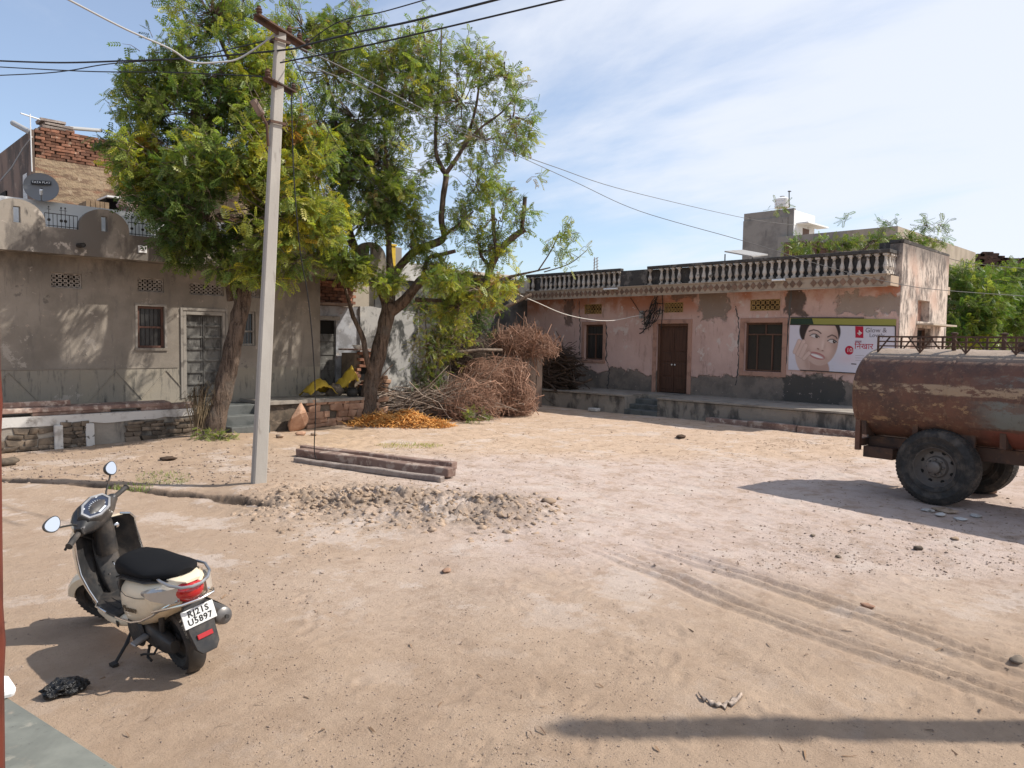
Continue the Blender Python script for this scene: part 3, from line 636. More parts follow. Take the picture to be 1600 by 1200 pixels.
# studded double door
dr = M(); u0,u1,v0,v1 = H_DOOR
dr.box((u0+.002,LY-.02,v0),(u0+.075,LY+.12,v1-.002)); dr.box((u1-.075,LY-.02,v0),(u1-.002,LY+.12,v1-.002)); dr.box((u0+.075,LY-.02,v1-.09),(u1-.075,LY+.12,v1-.002))
door = dr.build('door', MAT['pale_frame'], lh, bevel=.006)
mid_ = (u0+u1)/2
for a, b in ((u0+.078, mid_-.012),(mid_+.012, u1-.078)):
    lf = M().box((a,LY+.075,v0+.02),(b,LY+.11,v1-.093)).build('door_leaf', MAT['old_door'], door)
    n = 7; hh = (v1-.093-v0-.02)/n
    for k in range(n):
        z = v0+.02+k*hh; M().box((a+.01,LY+.045,z+.004),(b-.01,LY+.0745,z+.055)).build('cross_batten', MAT['old_door'], door, bevel=.006)
    for x in (a+.004, b-.045): M().box((x,LY+.058,v0+.02),(x+.042,LY+.0745,v1-.1)).build('stile', MAT['old_door'], door, bevel=.005)
M().box((mid_-.011,LY+.04,v0+.02),(mid_+.011,LY+.1,v1-.093)).build('astragal', MAT['old_door'], door)
M().tube([(mid_-.06,LY+.035,1.28),(mid_-.06,LY+.02,1.24),(mid_-.06,LY+.03,1.2)], .012, 6).build('door_handle', MAT['iron_black'], door)
m = M(); m.box((u0-.05,LY-.03,v0),(u0-.001,LY+.05,v1+.06)); m.build('door_jamb', MAT['pale_frame'], lh); m = M(); m.box((u1+.001,LY-.03,v0),(u1+.05,LY+.05,v1+.06)); m.build('door_jamb', MAT['pale_frame'], lh); M().box((u0-.001,LY-.035,v1+.003),(u1+.001,LY+.05,v1+.06)).build('door_lintel', MAT['pale_frame'], lh)
# eave slab and scalloped parapet
M().box((-5,16.08,3.61),(11.28,19.4,3.75)).build('roof_slab', MAT['parapet_plaster'], lh)
EY0, EY1 = 16.05, 16.19
LOBES = [-1.3,.25,1.75,3.23,4.68,6.2,7.75,9.3,10.85]
def ptop(x):
    for c in LOBES:
        if abs(x-c) <= .45:
            return 4.09 + .05 + .395*math.sqrt(max(0,1-((x-c)/.452)**2)) if abs(x-c) < .449 else 4.14
    return 4.09
xs_ = sorted(set([-5.0, 11.3] + [round(c+d,4) for c in LOBES for d in (-.4501,-.4499,-.44,-.42,-.39,-.34,-.28,-.2,-.12,-.055,.055,.12,.2,.28,.34,.39,.42,.44,.4499,.4501) if c+d < 11.3]))
m = M()
for a, b in zip(xs_[:-1], xs_[1:]):
    c = (a+b)/2; za, zb = ptop(a+1e-5), ptop(b-1e-5); slit = any(abs(c-l) < .054 for l in LOBES)
    segs = [(3.605,3.605,4.11,4.11),(4.40,4.40,za,zb)] if slit else [(3.605,3.605,za,zb)]
    for p0,p1,q0,q1 in segs:
        f = [(a,EY0,p0),(b,EY0,p1),(b,EY0,q1),(a,EY0,q0)]; k = [(x,EY1,z) for x,_,z in f]; m.add(f+k, [(0,1,2,3),(7,6,5,4),(3,2,6,7),(0,4,5,1),(0,3,7,4),(1,5,6,2)])
par = m.build('parapet', MAT['parapet_plaster'], lh)
for c0, c1 in zip(LOBES[:-1], LOBES[1:]):
    a, b = c0+.452, c1-.452; m = M(); n = max(5, int((b-a)/.066)); y = 16.12
    m.bar((a,y,4.35),(b,y,4.35),.02,.012); m.bar((a,y,4.125),(b,y,4.125),.02,.012)
    for i in range(n+1):
        x = a+(b-a)*i/n; top = 4.47 if i in (1,4,n-3) else 4.35; m.tube([(x,y,4.09),(x,y,top)], .006, 5)
        if top > 4.4: m.ball((x,y,4.47),(.014,.014,.022),6,4); m.bar((x-.03,y,4.425),(x+.03,y,4.425),.008,.008); m.lathe([(.001,-.012),(.03,0),(.001,.012)],(x,y,4.23),(0,1,0),8)
    m.build('railing', MAT['iron_black'], lh, kind='stuff')
M().tube([(4.22,16.2,3.80),(4.22,15.75,3.775)], .045, 12, cap=False).tube([(4.22,16.1,3.80),(4.22,15.752,3.776)], .036, 12).build('rain_spout', MAT['iron_black'], lh, smooth=True)
pl = M().box((5.29,16.03,3.76),(5.45,16.047,3.90)).build('house_plaque', MAT['print_white'], lh)
m = M(); y = 16.028
for a, b in (((5.345,3.80),(5.395,3.80)),((5.335,3.815),(5.345,3.80)),((5.405,3.815),(5.395,3.80)),((5.37,3.80),(5.37,3.86)),((5.355,3.845),(5.385,3.845))): m.bar((a[0],y,a[1]),(b[0],y,b[1]),.003,.012,(0,0,1))
m.build('lamp_emblem', MAT['window_red'], pl, kind='stuff')
M().box((-5,17.5,3.75),(9.6,17.66,4.775)).build('rear_parapet', MAT['white_paint_wall'], lh)
# plinth in front of the house
pn = M().box((-5,15.57,0),(6.35,LY,.598)).build('plinth', MAT['old_plinth'], lh)
m = M(); n = 60; rings = []
for i in range(n+1):
    x = -5+11.35*i/n; zb = .42+.03*mnoise.noise(Vector((x*2.3,0,0))) + (.02 if i%7 == 0 else 0) + max(0,(x-4.8))*.03
    rings.append([(x,15.545+.008*mnoise.noise(Vector((x*3,5,0))),zb),(x,15.545+.008*mnoise.noise(Vector((x*3,5,0))),.602),(x,15.75,.606),(x,15.75,zb)])
m.loft(rings).build('plinth_band', MAT['whitewash'], lh)
for x in (3.62, 4.14): M().box((x,15.49,-.05),(x+.14,15.57,.43), j=.012, rnd=rr).build('plinth_post', MAT['whitewash'], lh, bevel=.02, seg=2)
# rubble stones showing in the plinth face
def stones_in(x0, x1, z0, z1, y, parent, mat, sz=(.10,.24), hz_=(.05,.12), face='Y', dep=.05, name='stone'):
    z = z0
    while z < z1:
        h = rr.uniform(*hz_); x = x0 + rr.uniform(-.08,0)
        while x < x1:
            w_ = rr.uniform(*sz)
            if rr.random() < .9:
                o = obj(name, rr.choice(BLOCKS), None); o.scale = (w_*.97, dep*2+rr.uniform(0,.05), h*.95); o.rotation_euler = (rr.uniform(-.1,.1), rr.uniform(-.15,.15), rr.uniform(-.2,.2))
                c = Vector((x+w_/2, y, z+h/2)) if face == 'Y' else Vector((y, x+w_/2, z+h/2))
                if face == 'X': o.rotation_euler.z += math.pi/2
                o.location = c; o.parent = parent; o.matrix_parent_inverse = world_of(parent).inverted(); o.data = stone_data(o.data, mat)
            x += w_
        z += h
_sd = {}
def stone_data(me, mat):
    k = (me.name, mat.name)
    if k not in _sd:
        c = me.copy(); c.materials.clear(); c.materials.append(mat); _sd[k] = c
        for p in c.polygons: p.use_smooth = True
    return _sd[k]
stones_in(3.77,4.12,.02,.40,15.575,lh,MAT['rubble_brown']); stones_in(4.9,6.3,.0,.40,15.575,lh,MAT['rubble_brown'],(.12,.3)); stones_in(2.6,3.6,.0,.38,15.60,lh,MAT['rubble_brown'],(.14,.3),(.07,.13))
# steps below the studded door, platform of the side entrance
M().box((6.75,15.75,0),(7.62,LY,.60)).build('step', MAT['bluestone'], lh, bevel=.015); M().box((6.75,15.42,0),(7.62,15.748,.40)).build('step', MAT['bluestone'], lh, bevel=.015); M().box((6.75,15.08,0),(7.62,15.418,.20)).build('step', MAT['bluestone'], lh, bevel=.015)
pf = M().box((7.66,15.42,0),(10.62,LY+.5,.60)).build('platform', MAT['rubble_brown'], lh)
m = M(); rings = []
for i in range(31):
    x = 7.64+2.98*i/30; y = 15.34+.05*mnoise.noise(Vector((x*4,1,0))); rings.append([(x,y,.605),(x,y,.675+.012*mnoise.noise(Vector((x*6,2,0)))),(x,LY+.38,.68),(x,LY+.38,.605)])
m.loft(rings).build('platform_slab', MAT['plinth_top'], lh)
stones_in(8.7,10.6,.02,.58,15.43,lh,MAT['sandstone'],(.14,.34),(.09,.2),dep=.06)
# side entrance: recessed limewashed wall with a narrow door, brick above
AY = 17.02; PA = lambda u, v, d: Vector((u, AY+d, v)); AD = (9.93,10.43,.69,2.55)
holed((9.72,11.12),(.6,2.92),[AD],PA,.2).build('entrance_wall', MAT['bluish_limewash'], lh)
M().box((9.62,16.72,2.93),(10.75,17.4,3.0)).build('entrance_ledge', MAT['plank_grey'], lh, bevel=.01)
m = M(); m.box((9.80,AY-.05,.69),(9.928,AY+.02,2.62)); m.box((9.80,AY-.055,2.56),(10.52,AY+.02,2.66)); ed = m.build('narrow_door', MAT['pale_frame'], lh, kind='stuff')
M().box((AD[0]+.004,AY+.06,AD[2]),(AD[1]-.004,AY+.1,AD[3]-.42)).build('door_leaf', MAT['old_door'], lh)
for z in (.85,1.25,1.65,2.0): M().box((AD[0]+.05,AY+.04,z),(AD[1]-.05,AY+.0595,z+.2)).build('door_panel', MAT['old_door'], lh, bevel=.012)
M().box((AD[0],AY+.1,AD[3]-.4),(AD[1],AY+.12,AD[3])).build('door_opening', MAT['dark_void'], lh)
def brick_rows(x0, x1, z0, z1, y, parent, L_=.22, Hh=.072, gap=.012, dep=.11, axis='x', mat=None, jx=.006, drop=0.0):
    key = ('brick', round(L_,3), round(Hh,3), round(dep,3), (mat or MAT['red_brick']).name)
    if key not in _sd:
        bm_ = M().box((-L_/2,-dep/2,-Hh/2),(L_/2,dep/2,Hh/2), j=.004, rnd=random.Random(3)).mesh('brick'); bm_.materials.append(mat or MAT['red_brick'])
        b = bmesh.new(); b.from_mesh(bm_); bmesh.ops.bevel(b, geom=b.edges[:], offset=.006, segments=1, affect='EDGES'); b.to_mesh(bm_); b.free(); _sd[key] = bm_
    me = _sd[key]; k = 0; z = z0
    while z+Hh <= z1+1e-6:
        x = x0 + (L_+gap)*(.5 if k % 2 else 0)
        while x+L_ <= x1+.02:
            if rr.random() >= drop:
                o = bpy.data.objects.new('brick', me); COL.objects.link(o); c = (x+L_/2+rr.uniform(-jx,jx), y+rr.uniform(-.012,.012), z+Hh/2)
                if axis == 'y': c = (y+rr.uniform(-.012,.012), x+L_/2, z+Hh/2); o.rotation_euler = (0,0,math.pi/2)
                o.location = c; o.rotation_euler.z += rr.uniform(-.03,.03); o.rotation_euler.y = rr.uniform(-.015,.015); o.parent = parent; o.matrix_parent_inverse = world_of(parent).inverted()
            x += L_+gap
        k += 1; z += Hh+gap
M().box((9.72,17.26,3.0),(11.1,17.4,3.6)).build('brick_backing', MAT['mortar'], lh)
brick_rows(9.74,11.1,3.0,3.58,17.22,lh)
# mouldy grey wall to the right of the entrance, with its stone base
gw = M(); rings = []
for i in range(25):
    x = 11.12+1.95*i/24; t = 2.96-.10*(i/24)+.03*mnoise.noise(Vector((x*3,0,0))); rings.append([(x,16.95,0),(x,16.95,t),(x,17.25,t),(x,17.25,0)])
gwo = gw.loft(rings).build('boundary_wall', MAT['mouldy_limewash'], None, label='mouldy grey boundary wall with exposed stones behind the forked tree', cat='wall')
stones_in(11.15,12.2,.0,.55,16.95,gwo,MAT['sandstone'],(.2,.42),(.14,.26),dep=.05); stones_in(11.2,11.9,.55,1.05,16.96,gwo,MAT['sandstone'],(.14,.3),(.08,.15),dep=.045)
M().box((10.55,17.9,2.5),(12.2,18.1,3.62)).build('inner_wall', MAT['beige_plaster'], lh)
# yellow post and whitewashed roof wall seen behind the forked tree
p = onY(614,385,17.6); q = onY(614,447,17.6)
yp = M().box((p.x-.16,17.5,q.z),(p.x+.02,17.7,p.z)).box((p.x-.19,17.47,p.z),(p.x+.05,17.73,p.z+.05)).build('gate_post', MAT['yellow_paint_wall'], None, label='yellow painted post above the roof edge behind the forked tree', cat='post')
M().box((p.x-.15,17.51,0),(p.x+.01,17.69,q.z-.003)).build('post_shaft', MAT['concrete_wall'], yp)
M().box((p.x+.03,17.52,0),(p.x+.25,17.72,p.z-.02)).build('gate_post', MAT['concrete_wall'], None, label='bare grey post beside the yellow one behind the forked tree', cat='post')
p = onY(628,409,19.0); q = onY(668,440,19.0)
M().box((p.x,19.0,q.z),(q.x,19.2,p.z), j=.03, rnd=rr).build('roof_wall', MAT['whitewash'], None, label='stub of flaking whitewashed wall above the brush heap', cat='wall')

# ------------------------------------------------------------------ brick house on the upper left
bh = empty('brick_house', (4.29,19.5,3.75), 'unfinished brick and mud-plastered upper storey behind the satellite dish', 'house')
M().box((4.29,19.5,3.7),(9.5,24.0,6.02)).build('mud_wall', MAT['mud_plaster'], bh)
M().box((4.33,19.56,6.02),(9.5,23.9,6.68)).build('brick_core', MAT['mortar'], bh)
brick_rows(4.30,7.3,6.03,6.70,19.55,bh,.19,.055,.013,.10,jx=.02)
brick_rows(4.30,5.2,6.71,6.80,19.56,bh,.19,.055,.013,.10,jx=.02, drop=.05)
SJ = (20.0,20.42,5.03,5.75); PS = lambda u, v, d: Vector((4.285-.02+d, u, v))
holed((19.5,24.0),(3.7,6.62),[SJ],lambda u,v,d: Vector((4.235+d,u,v)),.05).build('side_wall', MAT['brown_stain_wall'], bh)
jali('lattice_vent', *SJ, lambda u,v,d: Vector((4.24+d,u,v)), MAT['print_white'], bh, 4, 7, .03, .02)
M().box((4.2,22.0,3.7),(4.231,23.2,5.6)).build('doorway', MAT['dark_void'], bh)
for i,(x,z) in enumerate(((4.45,6.72),(4.5,6.79),(4.42,6.86))): M().box((x,19.5,z),(x+.62-.06*i,19.95,z+.055), j=.012, rnd=rr).build('stone_slab', MAT['slab_concrete'], bh)
for i, (a, b, rad, nm) in enumerate((((20,192,20.2),(48,207,19.6),.06,'fallen_pipe'),((108,200,19.7),(158,204,20.6),.045,'fallen_pipe'))):
    M().tube([onY(*a), onY(*b)], rad, 10).build('roof_pipe', MAT['cable_grey'], None, smooth=True, label=('thick grey pipe poking out left of the brick storey' if i == 0 else 'grey pipe lying on top of the brick wall'), cat='pipe')
an = M().tube([onY(47,178,19.3), onY(50,268,19.3)], .012, 6).tube([onY(32,177,19.3), onY(72,190,19.6)], .016, 6)
an.build('antenna_mast', MAT['print_white'], None, label='thin white mast with crossbar at the corner of the brick storey', cat='antenna', smooth=True)
M().tube([onY(0,283,20.5), onY(18,262,20.2), onY(36,232,19.9), onY(50,214,19.45)], .016, 5).build('roof_cable', MAT['cable_grey'], None, label='slack pale cable up the side of the brick storey', cat='cable')
# satellite dish
dc = Vector((3.915,17.35,5.02)); dn = Vector((-.22,-.93,.30)).normalized()
ds = empty('satellite_dish', (3.95,17.56,4.775), 'grey satellite dish with black name strip on the white roof wall', 'satellite dish')
m = M(); prof = [(.001,-.052)] + [(.295*k/6, -.052+.052*(k/6)**2) for k in range(1,7)] + [(.305,.006),(.305,-.008),(.15,-.05),(.001,-.066)]
m.lathe(prof, dc, dn, 28).build('dish', MAT['dish_grey'], ds, smooth=True)
rx = Vector((0,0,1)).cross(dn).normalized(); ry = dn.cross(rx); fm = Matrix(((rx.x,ry.x,dn.x,0),(rx.y,ry.y,dn.y,0),(rx.z,ry.z,dn.z,0),(0,0,0,1)))
tl = Matrix.Translation(dc + ry*.10 + dn*.004) @ fm @ Matrix.Rotation(R(4),4,'Z')
strip = M(tl).box((-.17,-.042,-.014),(.17,.042,-.006)).build('name_strip', MAT['dish_label'], ds)
obj('lettering', text_mesh('TATA PLAY', .066, tl @ Matrix.Translation((0,0,-.004)), sx=.95), MAT['print_white'], strip)
M().tube([dc-ry*.29, dc-ry*.36+dn*.16, dc-ry*.27+dn*.30], .012, 6).build('feed_arm', MAT['dish_grey'], ds)
M().tube([dc-ry*.29+dn*.27, dc-ry*.24+dn*.36], .028, 8).build('feed_horn', MAT['print_white'], ds, smooth=True)
M().tube([dc-dn*.05, dc-dn*.14-Vector((0,0,.1)), Vector((dc.x,17.58,4.77))], .022, 8).build('mount', MAT['iron_black'], ds, smooth=True)
# things on the white roof wall
cr = empty('wooden_crate', onY(152,322,18.5), 'weathered wooden crate on the roof below the mud wall', 'crate')
a = onY(134,312,18.5); b = onY(171,330,18.5)
for i in range(5):
    x = a.x+(b.x-a.x)*i/5; M().box((x+.006,18.5,4.6),(x+(b.x-a.x)/5-.006,18.53,a.z)).build('board', MAT['crate_wood'], cr)
M().box((a.x+.01,18.54,4.6),(b.x-.01,19.1,a.z-.02)).build('crate_side', MAT['crate_wood'], cr)
a = onY(168,306,18.6); b = onY(206,332,18.6)
sh = empty('roof_shelter', (a.x,18.6,4.6), 'small dark shelter with a pale sheet roof among the leaves', 'shelter')
M().box((a.x-.02,18.55,a.z-.03),(b.x+.3,19.3,a.z+.01)).build('sheet_roof', MAT['print_white'], sh); M().box((a.x,18.7,4.5),(b.x+.3,19.2,a.z-.031)).build('shelter_wall', MAT['dark_void'], sh)  # near-black block fills the dark gap under the sheet
def lumpy(c, r, seed, amp=.25, fq=2.2, nu=18, nv=12):
    m = M(); rings = []; c = Vector(c)
    for i in range(nv+1):
        t = math.pi*i/nv; ring = []
        for j in range(nu):
            d = Vector((math.sin(t)*math.cos(2*math.pi*j/nu), math.sin(t)*math.sin(2*math.pi*j/nu), math.cos(t))); k = 1+amp*mnoise.noise(d*fq+Vector((seed,0,0)))+amp*.5*mnoise.noise(d*fq*2.7+Vector((seed,3,0)))
            ring.append(c+Vector((d.x*r[0]*k, d.y*r[1]*k, d.z*r[2]*k)))
        rings.append(ring)
    return m.loft(rings)
p = onY(200,322,18.45); lumpy(p, (.24,.14,.17), 3).build('cloth_bundle', MAT['pink_cloth'], None, smooth='all', label='pink and white cloth bundle on the roof beside the shelter', cat='cloth')
# ------------------------------------------------------------------ pink house on the right
RX = 19.7; PR = lambda u, v, d: Vector((RX+d, u, v)); YE = 6.37
rh = empty('pink_house', (RX, 12.5, 0), 'long pink single-storey house with a baluster roof rail and a billboard', 'house')
W1 = (15.55,16.37,1.49,2.67); D1 = (12.30,13.43,.545,2.69); W2 = (9.33,10.46,1.33,2.70)
RV = [(15.64,16.39,3.03,3.36),(12.5,13.19,3.03,3.34),(9.43,10.32,3.03,3.35)]
holed((YE,19.1),(0,3.6),[W1,D1,W2]+RV, PR, .35).build('wall', MAT['pink_plaster'], rh)
M().box((RX+.4,YE+.3,.5),(RX+.45,19.0,3.5)).build('room_interior', MAT['dark_void'], rh)  # same here: the unlit room is a sheet coloured black
for v in RV: jali('lattice_vent', *v, lambda u, w_, d: PR(u, w_, d+.01), MAT['yellow_jali'], rh, 6, 2, .03, .02)
window('window', W1, .10, MAT['brown_wood'], rh, PR, (.73,), 5, rails=((.5,0,.73),), glass=MAT['dusty_pane'])
window('window', W2, .10, MAT['brown_wood'], rh, PR, (.76,), 0, rails=((.48,.76,1),(.30,0,.76),(.70,0,.76)), glass=MAT['dusty_pane'])
def surround(h, w_=.11, sill=True, name='window_surround'):
    u0,u1,v0,v1 = h
    for a,b,c,d in ((u0-w_,u0-.002,v0-(w_ if sill else 0),v1+w_),(u1+.002,u1+w_,v0-(w_ if sill else 0),v1+w_),(u0-.002,u1+.002,v1+.002,v1+w_)) + (((u0-.002,u1+.002,v0-w_,v0-.002),) if sill else ()):
        M().box((RX-.035,a,c),(RX+.02,b,d)).build(name, MAT['frame_pink'], rh, bevel=.006)
surround(W1,.10); surround(W2,.13); surround(D1,.13,False,'door_surround')
dm = M(); u0,u1,v0,v1 = D1
dm.box((RX+.06,u0+.003,v0),(RX+.16,u0+.07,v1-.003)); dm.box((RX+.06,u1-.07,v0),(RX+.16,u1-.003,v1-.003)); dm.box((RX+.06,u0+.07,v1-.08),(RX+.16,u1-.07,v1-.003))
dor = dm.build('door', MAT['brown_wood'], rh, bevel=.005)
mid_ = (u0+u1)/2
for a, b in ((u0+.073,mid_-.006),(mid_+.006,u1-.073)):
    M().box((RX+.13,a,v0+.02),(RX+.165,b,v1-.084)).build('door_leaf', MAT['door_wood'], dor)
    for z0,z1 in ((.12,.48),(.54,.92),(.98,1.25),(1.30,1.98)): M().box((RX+.115,a+.07,v0+z0),(RX+.1295,b-.07,v0+z1)).build('door_panel', MAT['door_wood'], dor, bevel=.02, seg=2)
for y in (mid_-.05,mid_+.06): M().ball((RX+.10,y,1.42),(.018,.03,.03),8,6).build('door_handle', MAT['porcelain'], dor, smooth=True)
# roof slab, cornice with diamonds, balustrade
M().box((19.16,YE+.06,3.58),(24.0,19.0,3.80)).build('roof_slab', MAT['cornice_stone'], rh)
CX = 19.1
cn = M().box((CX,6.48,3.555),(CX+.058,18.62,3.815)).build('cornice', MAT['cornice_stone'], rh)
M().box((CX-.03,6.47,3.817),(CX+.16,18.63,3.85)).build('cornice_top', MAT['cornice_stone'], rh); M().box((CX-.02,6.475,3.53),(CX+.04,18.62,3.553)).build('cornice_drip', MAT['cornice_stone'], rh)
M().box((CX,6.40,3.555),(RX-.005,6.478,3.80)).build('cornice_return', MAT['cornice_stone'], rh)
dmesh = M().prism([(-.002,-.085,0),(-.002,0,.098),(-.002,.085,0),(-.002,0,-.098)],(-.016,0,0)).mesh('diamond_tile'); dmesh.materials.append(MAT['cornice_diamond'])
y = 6.6
while y < 18.55:
    if abs(y-9.15) > .12 and rr.random() > .02:
        o = bpy.data.objects.new('diamond_tile', dmesh); COL.objects.link(o); o.location = (CX, y, 3.685); o.rotation_euler.x = rr.uniform(-.04,.04); o.parent = rh; o.matrix_parent_inverse = world_of(rh).inverted()
    y += .185
bm_ = M(); bm_.box((-.055,-.055,0),(.055,.055,.05)); bm_.box((-.055,-.055,.44),(.055,.055,.49))
bm_.lathe([(.045,.05),(.05,.07),(.033,.085),(.038,.11),(.062,.17),(.058,.22),(.038,.30),(.030,.36),(.042,.375),(.030,.39),(.045,.43),(.05,.44)],(0,0,0),(0,0,1),10)
bmesh_ = bm_.mesh('baluster'); bmesh_.materials.append(MAT['baluster_white'])
def bal(x, y):
    o = bpy.data.objects.new('baluster', bmesh_); COL.objects.link(o); o.location = (x,y,3.85); o.rotation_euler.z = rr.uniform(-.1,.1); o.parent = rh; o.matrix_parent_inverse = world_of(rh).inverted()
for a, b in ((6.56,13.38),(14.54,18.55)):
    n = int((b-a)/.205)
    for i in range(n+1):
        if rr.random() > .015: bal(CX+.09, a+(b-a)*i/n)
for i in range(3): bal(CX+.24+.15*i, 6.53)
M().box((CX+.005,6.45,4.342),(CX+.20,13.45,4.43), j=.006, rnd=rr).build('parapet_rail', MAT['black_mould'], rh, bevel=.012); M().box((CX+.005,14.46,4.342),(CX+.20,18.63,4.43), j=.006, rnd=rr).build('parapet_rail', MAT['black_mould'], rh, bevel=.012)
M().box((CX+.203,6.45,4.342),(RX,6.62,4.43)).build('parapet_rail', MAT['black_mould'], rh, bevel=.012)
M().box((CX+.17,6.65,3.8),(CX+.25,18.6,4.335)).build('parapet_backing', MAT['black_mould'], rh)
M().box((CX+.03,13.46,3.855),(CX+.17,14.45,4.34)).build('parapet_panel', MAT['black_mould'], rh)
# side wall facing the lane, other walls
PSd = lambda u, v, d: Vector((u, YE+d-.02, v)); NI = (21.0,21.95,2.75,3.3); NO = (21.05,22.15,1.95,2.58)
holed((RX+.003,23.5),(0,4.62),[NI,NO],PSd,.3).build('side_wall', MAT['weathered'], rh)
M().box((21.0,YE+.18,2.7),(21.97,YE+.24,3.32)).build('niche_back', MAT['frame_pink'], rh); M().box((21.0,YE+.2,1.9),(22.2,YE+.26,2.6)).build('side_window_void', MAT['dark_void'], rh)
window('window', NO, .14, MAT['brown_wood'], rh, PSd, (.5,), 4)
M().box((20.95,YE-.42,2.645),(23.0,YE-.022,2.69)).build('sunshade', MAT['beige_plaster'], rh)
M().box((RX+.01,YE-.03,4.622),(23.52,YE+.3,4.70), j=.02, rnd=rr).build('wall_coping', MAT['black_mould'], rh)
M().box((RX+.02,YE+.28,3.8),(20.4,YE+.55,4.66), j=.01, rnd=rr).build('parapet_block', MAT['black_mould'], rh)
M().box((23.6,YE+.28,0),(23.9,19.0,3.57)).build('rear_wall', MAT['concrete_wall'], rh); M().box((20.05,18.8,0),(23.59,19.05,3.57)).build('end_wall', MAT['concrete_wall'], rh)
# plinth with steps
for a, b in ((5.9,12.10),(13.25,18.9)):
    m = M(); rings = []; n = int((b-a)/.25)
    for i in range(n+1):
        y = a+(b-a)*i/n; x = 17.86+.02*mnoise.noise(Vector((y*2,0,3))); rings.append([(x,y,-.05),(x-.004,y,.47),(x+.03,y,.49),(RX-.002,y,.49),(RX-.002,y,-.05)])
    m.loft(rings).build('plinth', MAT['old_plinth'], rh)
    m = M(); rings = []
    for i in range(n+1):
        y = a+(b-a)*i/n; x = 17.80+.02*mnoise.noise(Vector((y*2.6,1,3))); rings.append([(x,y,.492),(x,y,.535),(RX-.004,y,.545),(RX-.004,y,.492)])
    m.loft(rings).build('plinth_slab', MAT['plinth_top'], rh)
M().box((18.75,12.10,.0),(RX-.003,13.25,.545)).build('plinth', MAT['old_plinth'], rh)
for i,(x,z) in enumerate(((18.40,.41),(18.10,.27),(17.83,.13))): M().box((x,12.104,-.03),(x+(.35 if i == 0 else .30)-.003,13.246,z)).build('step', MAT['bluestone'], rh, bevel=.01)
for y0,y1,x,h in ((9.2,10.4,17.62,.12),(7.9,9.15,17.55,.15),(6.3,7.85,17.5,.14)):
    m = M().box((x,y0,-.02),(x+.2,y1,h), j=.015, rnd=rr).build('kerb_stone', MAT['red_beam_stone'], None, bevel=.012, label={9.2:'short red kerb stone nearest the steps along the pink house plinth',7.9:'middle red kerb stone lying along the pink house plinth',6.3:'red kerb stone by the plinth, partly behind the tanker'}[y0], cat='kerb stone', group='kerb stones along the plinth')
# cracks and patched edges beside the windows
def crack(pts, wd):
    m = M(); L_ = []; Rr = []
    rc = random.Random(int(pts[0][0])); dense = []
    for (a0,b0),(a1,b1) in zip(pts[:-1],pts[1:]): dense += [(a0+(a1-a0)*i/7+rc.uniform(-1.1,1.1), b0+(b1-b0)*i/7) for i in range(7)]
    pts = dense
    for k,(px,py) in enumerate(pts):
        p = onX(px,py,RX-.003); w_ = wd*rc.uniform(.25,1.4); L_.append(p+Vector((0,w_,0))); Rr.append(p-Vector((0,w_,0)))
    n = len(pts); m.add(L_+Rr, [(i,i+1,n+i+1,n+i) for i in range(n-1)]); m.build('crack', MAT['dark_plaster'], rh)
crack([(1149,478),(1153,496),(1155,515),(1153,540),(1154,560),(1152,585),(1148,605)], .022); crack([(946,505),(948,530),(947,560),(952,580),(950,600),(948,612)], .028); crack([(905,470),(906,500),(906,530),(905,560)], .02); crack([(1236,450),(1233,490),(1229,540),(1227,590)], .03)
# tube lamps on the cornice
for i,(a,b) in enumerate((((944,452),(965,452)),((1207,438),(1227,437)))):
    p = onX(*a, CX-.05); q = onX(*b, CX-.05); t = empty('tube_lamp', ((p+q)/2), ('white tube lamp on the cornice left of the parapet gap' if i == 0 else 'pale tube lamp under the balusters near the billboard'), 'lamp', 'tube lamps on the cornice')
    M().box((CX-.04,min(p.y,q.y),p.z-.03),(CX-.022,max(p.y,q.y),p.z+.03)).build('lamp_base', MAT['tin_grey'], t); M().tube([p+Vector((-.02,0,0)), q+Vector((-.02,0,p.z-q.z))], .03, 8).build('tube', MAT['tube_lamp_white'], t, smooth=True)
# tangle of service wires by the door
m = M(); rq = random.Random(4)
for k in range(16):
    pts_ = []; ax_, ay_ = rq.uniform(1000,1012), rq.uniform(495,520); bx_, by_ = rq.uniform(1022,1038), rq.uniform(462,490)
    for i in range(9):
        t = i/8; p = onX(ax_+(bx_-ax_)*t, ay_+(by_-ay_)*t, RX-.08-rq.uniform(0,.12)); pts_.append(p+Vector((0, .10*math.sin(t*7+k), .10*math.sin(t*9+k*2))))
    m.tube(pts_, rq.uniform(.009,.018), 4)
m.tube([onX(1034,450,RX-.05), onX(1036,480,RX-.05), onX(1033,515,RX-.04)], .014, 5); m.tube([onX(985,465,RX-.03), onX(1000,488,RX-.06), onX(1008,492,RX-.08)], .010, 5)
m.build('wire_tangle', MAT['iron_black'], None, label='tangled bundle of black service wires left of the brown door', cat='wires', kind='stuff')
M().box((RX-.06,13.93,2.86),(RX-.003,14.08,3.1)).build('meter_box', MAT['tin_grey'], None, label='small grey meter box behind the wire tangle', cat='meter box')

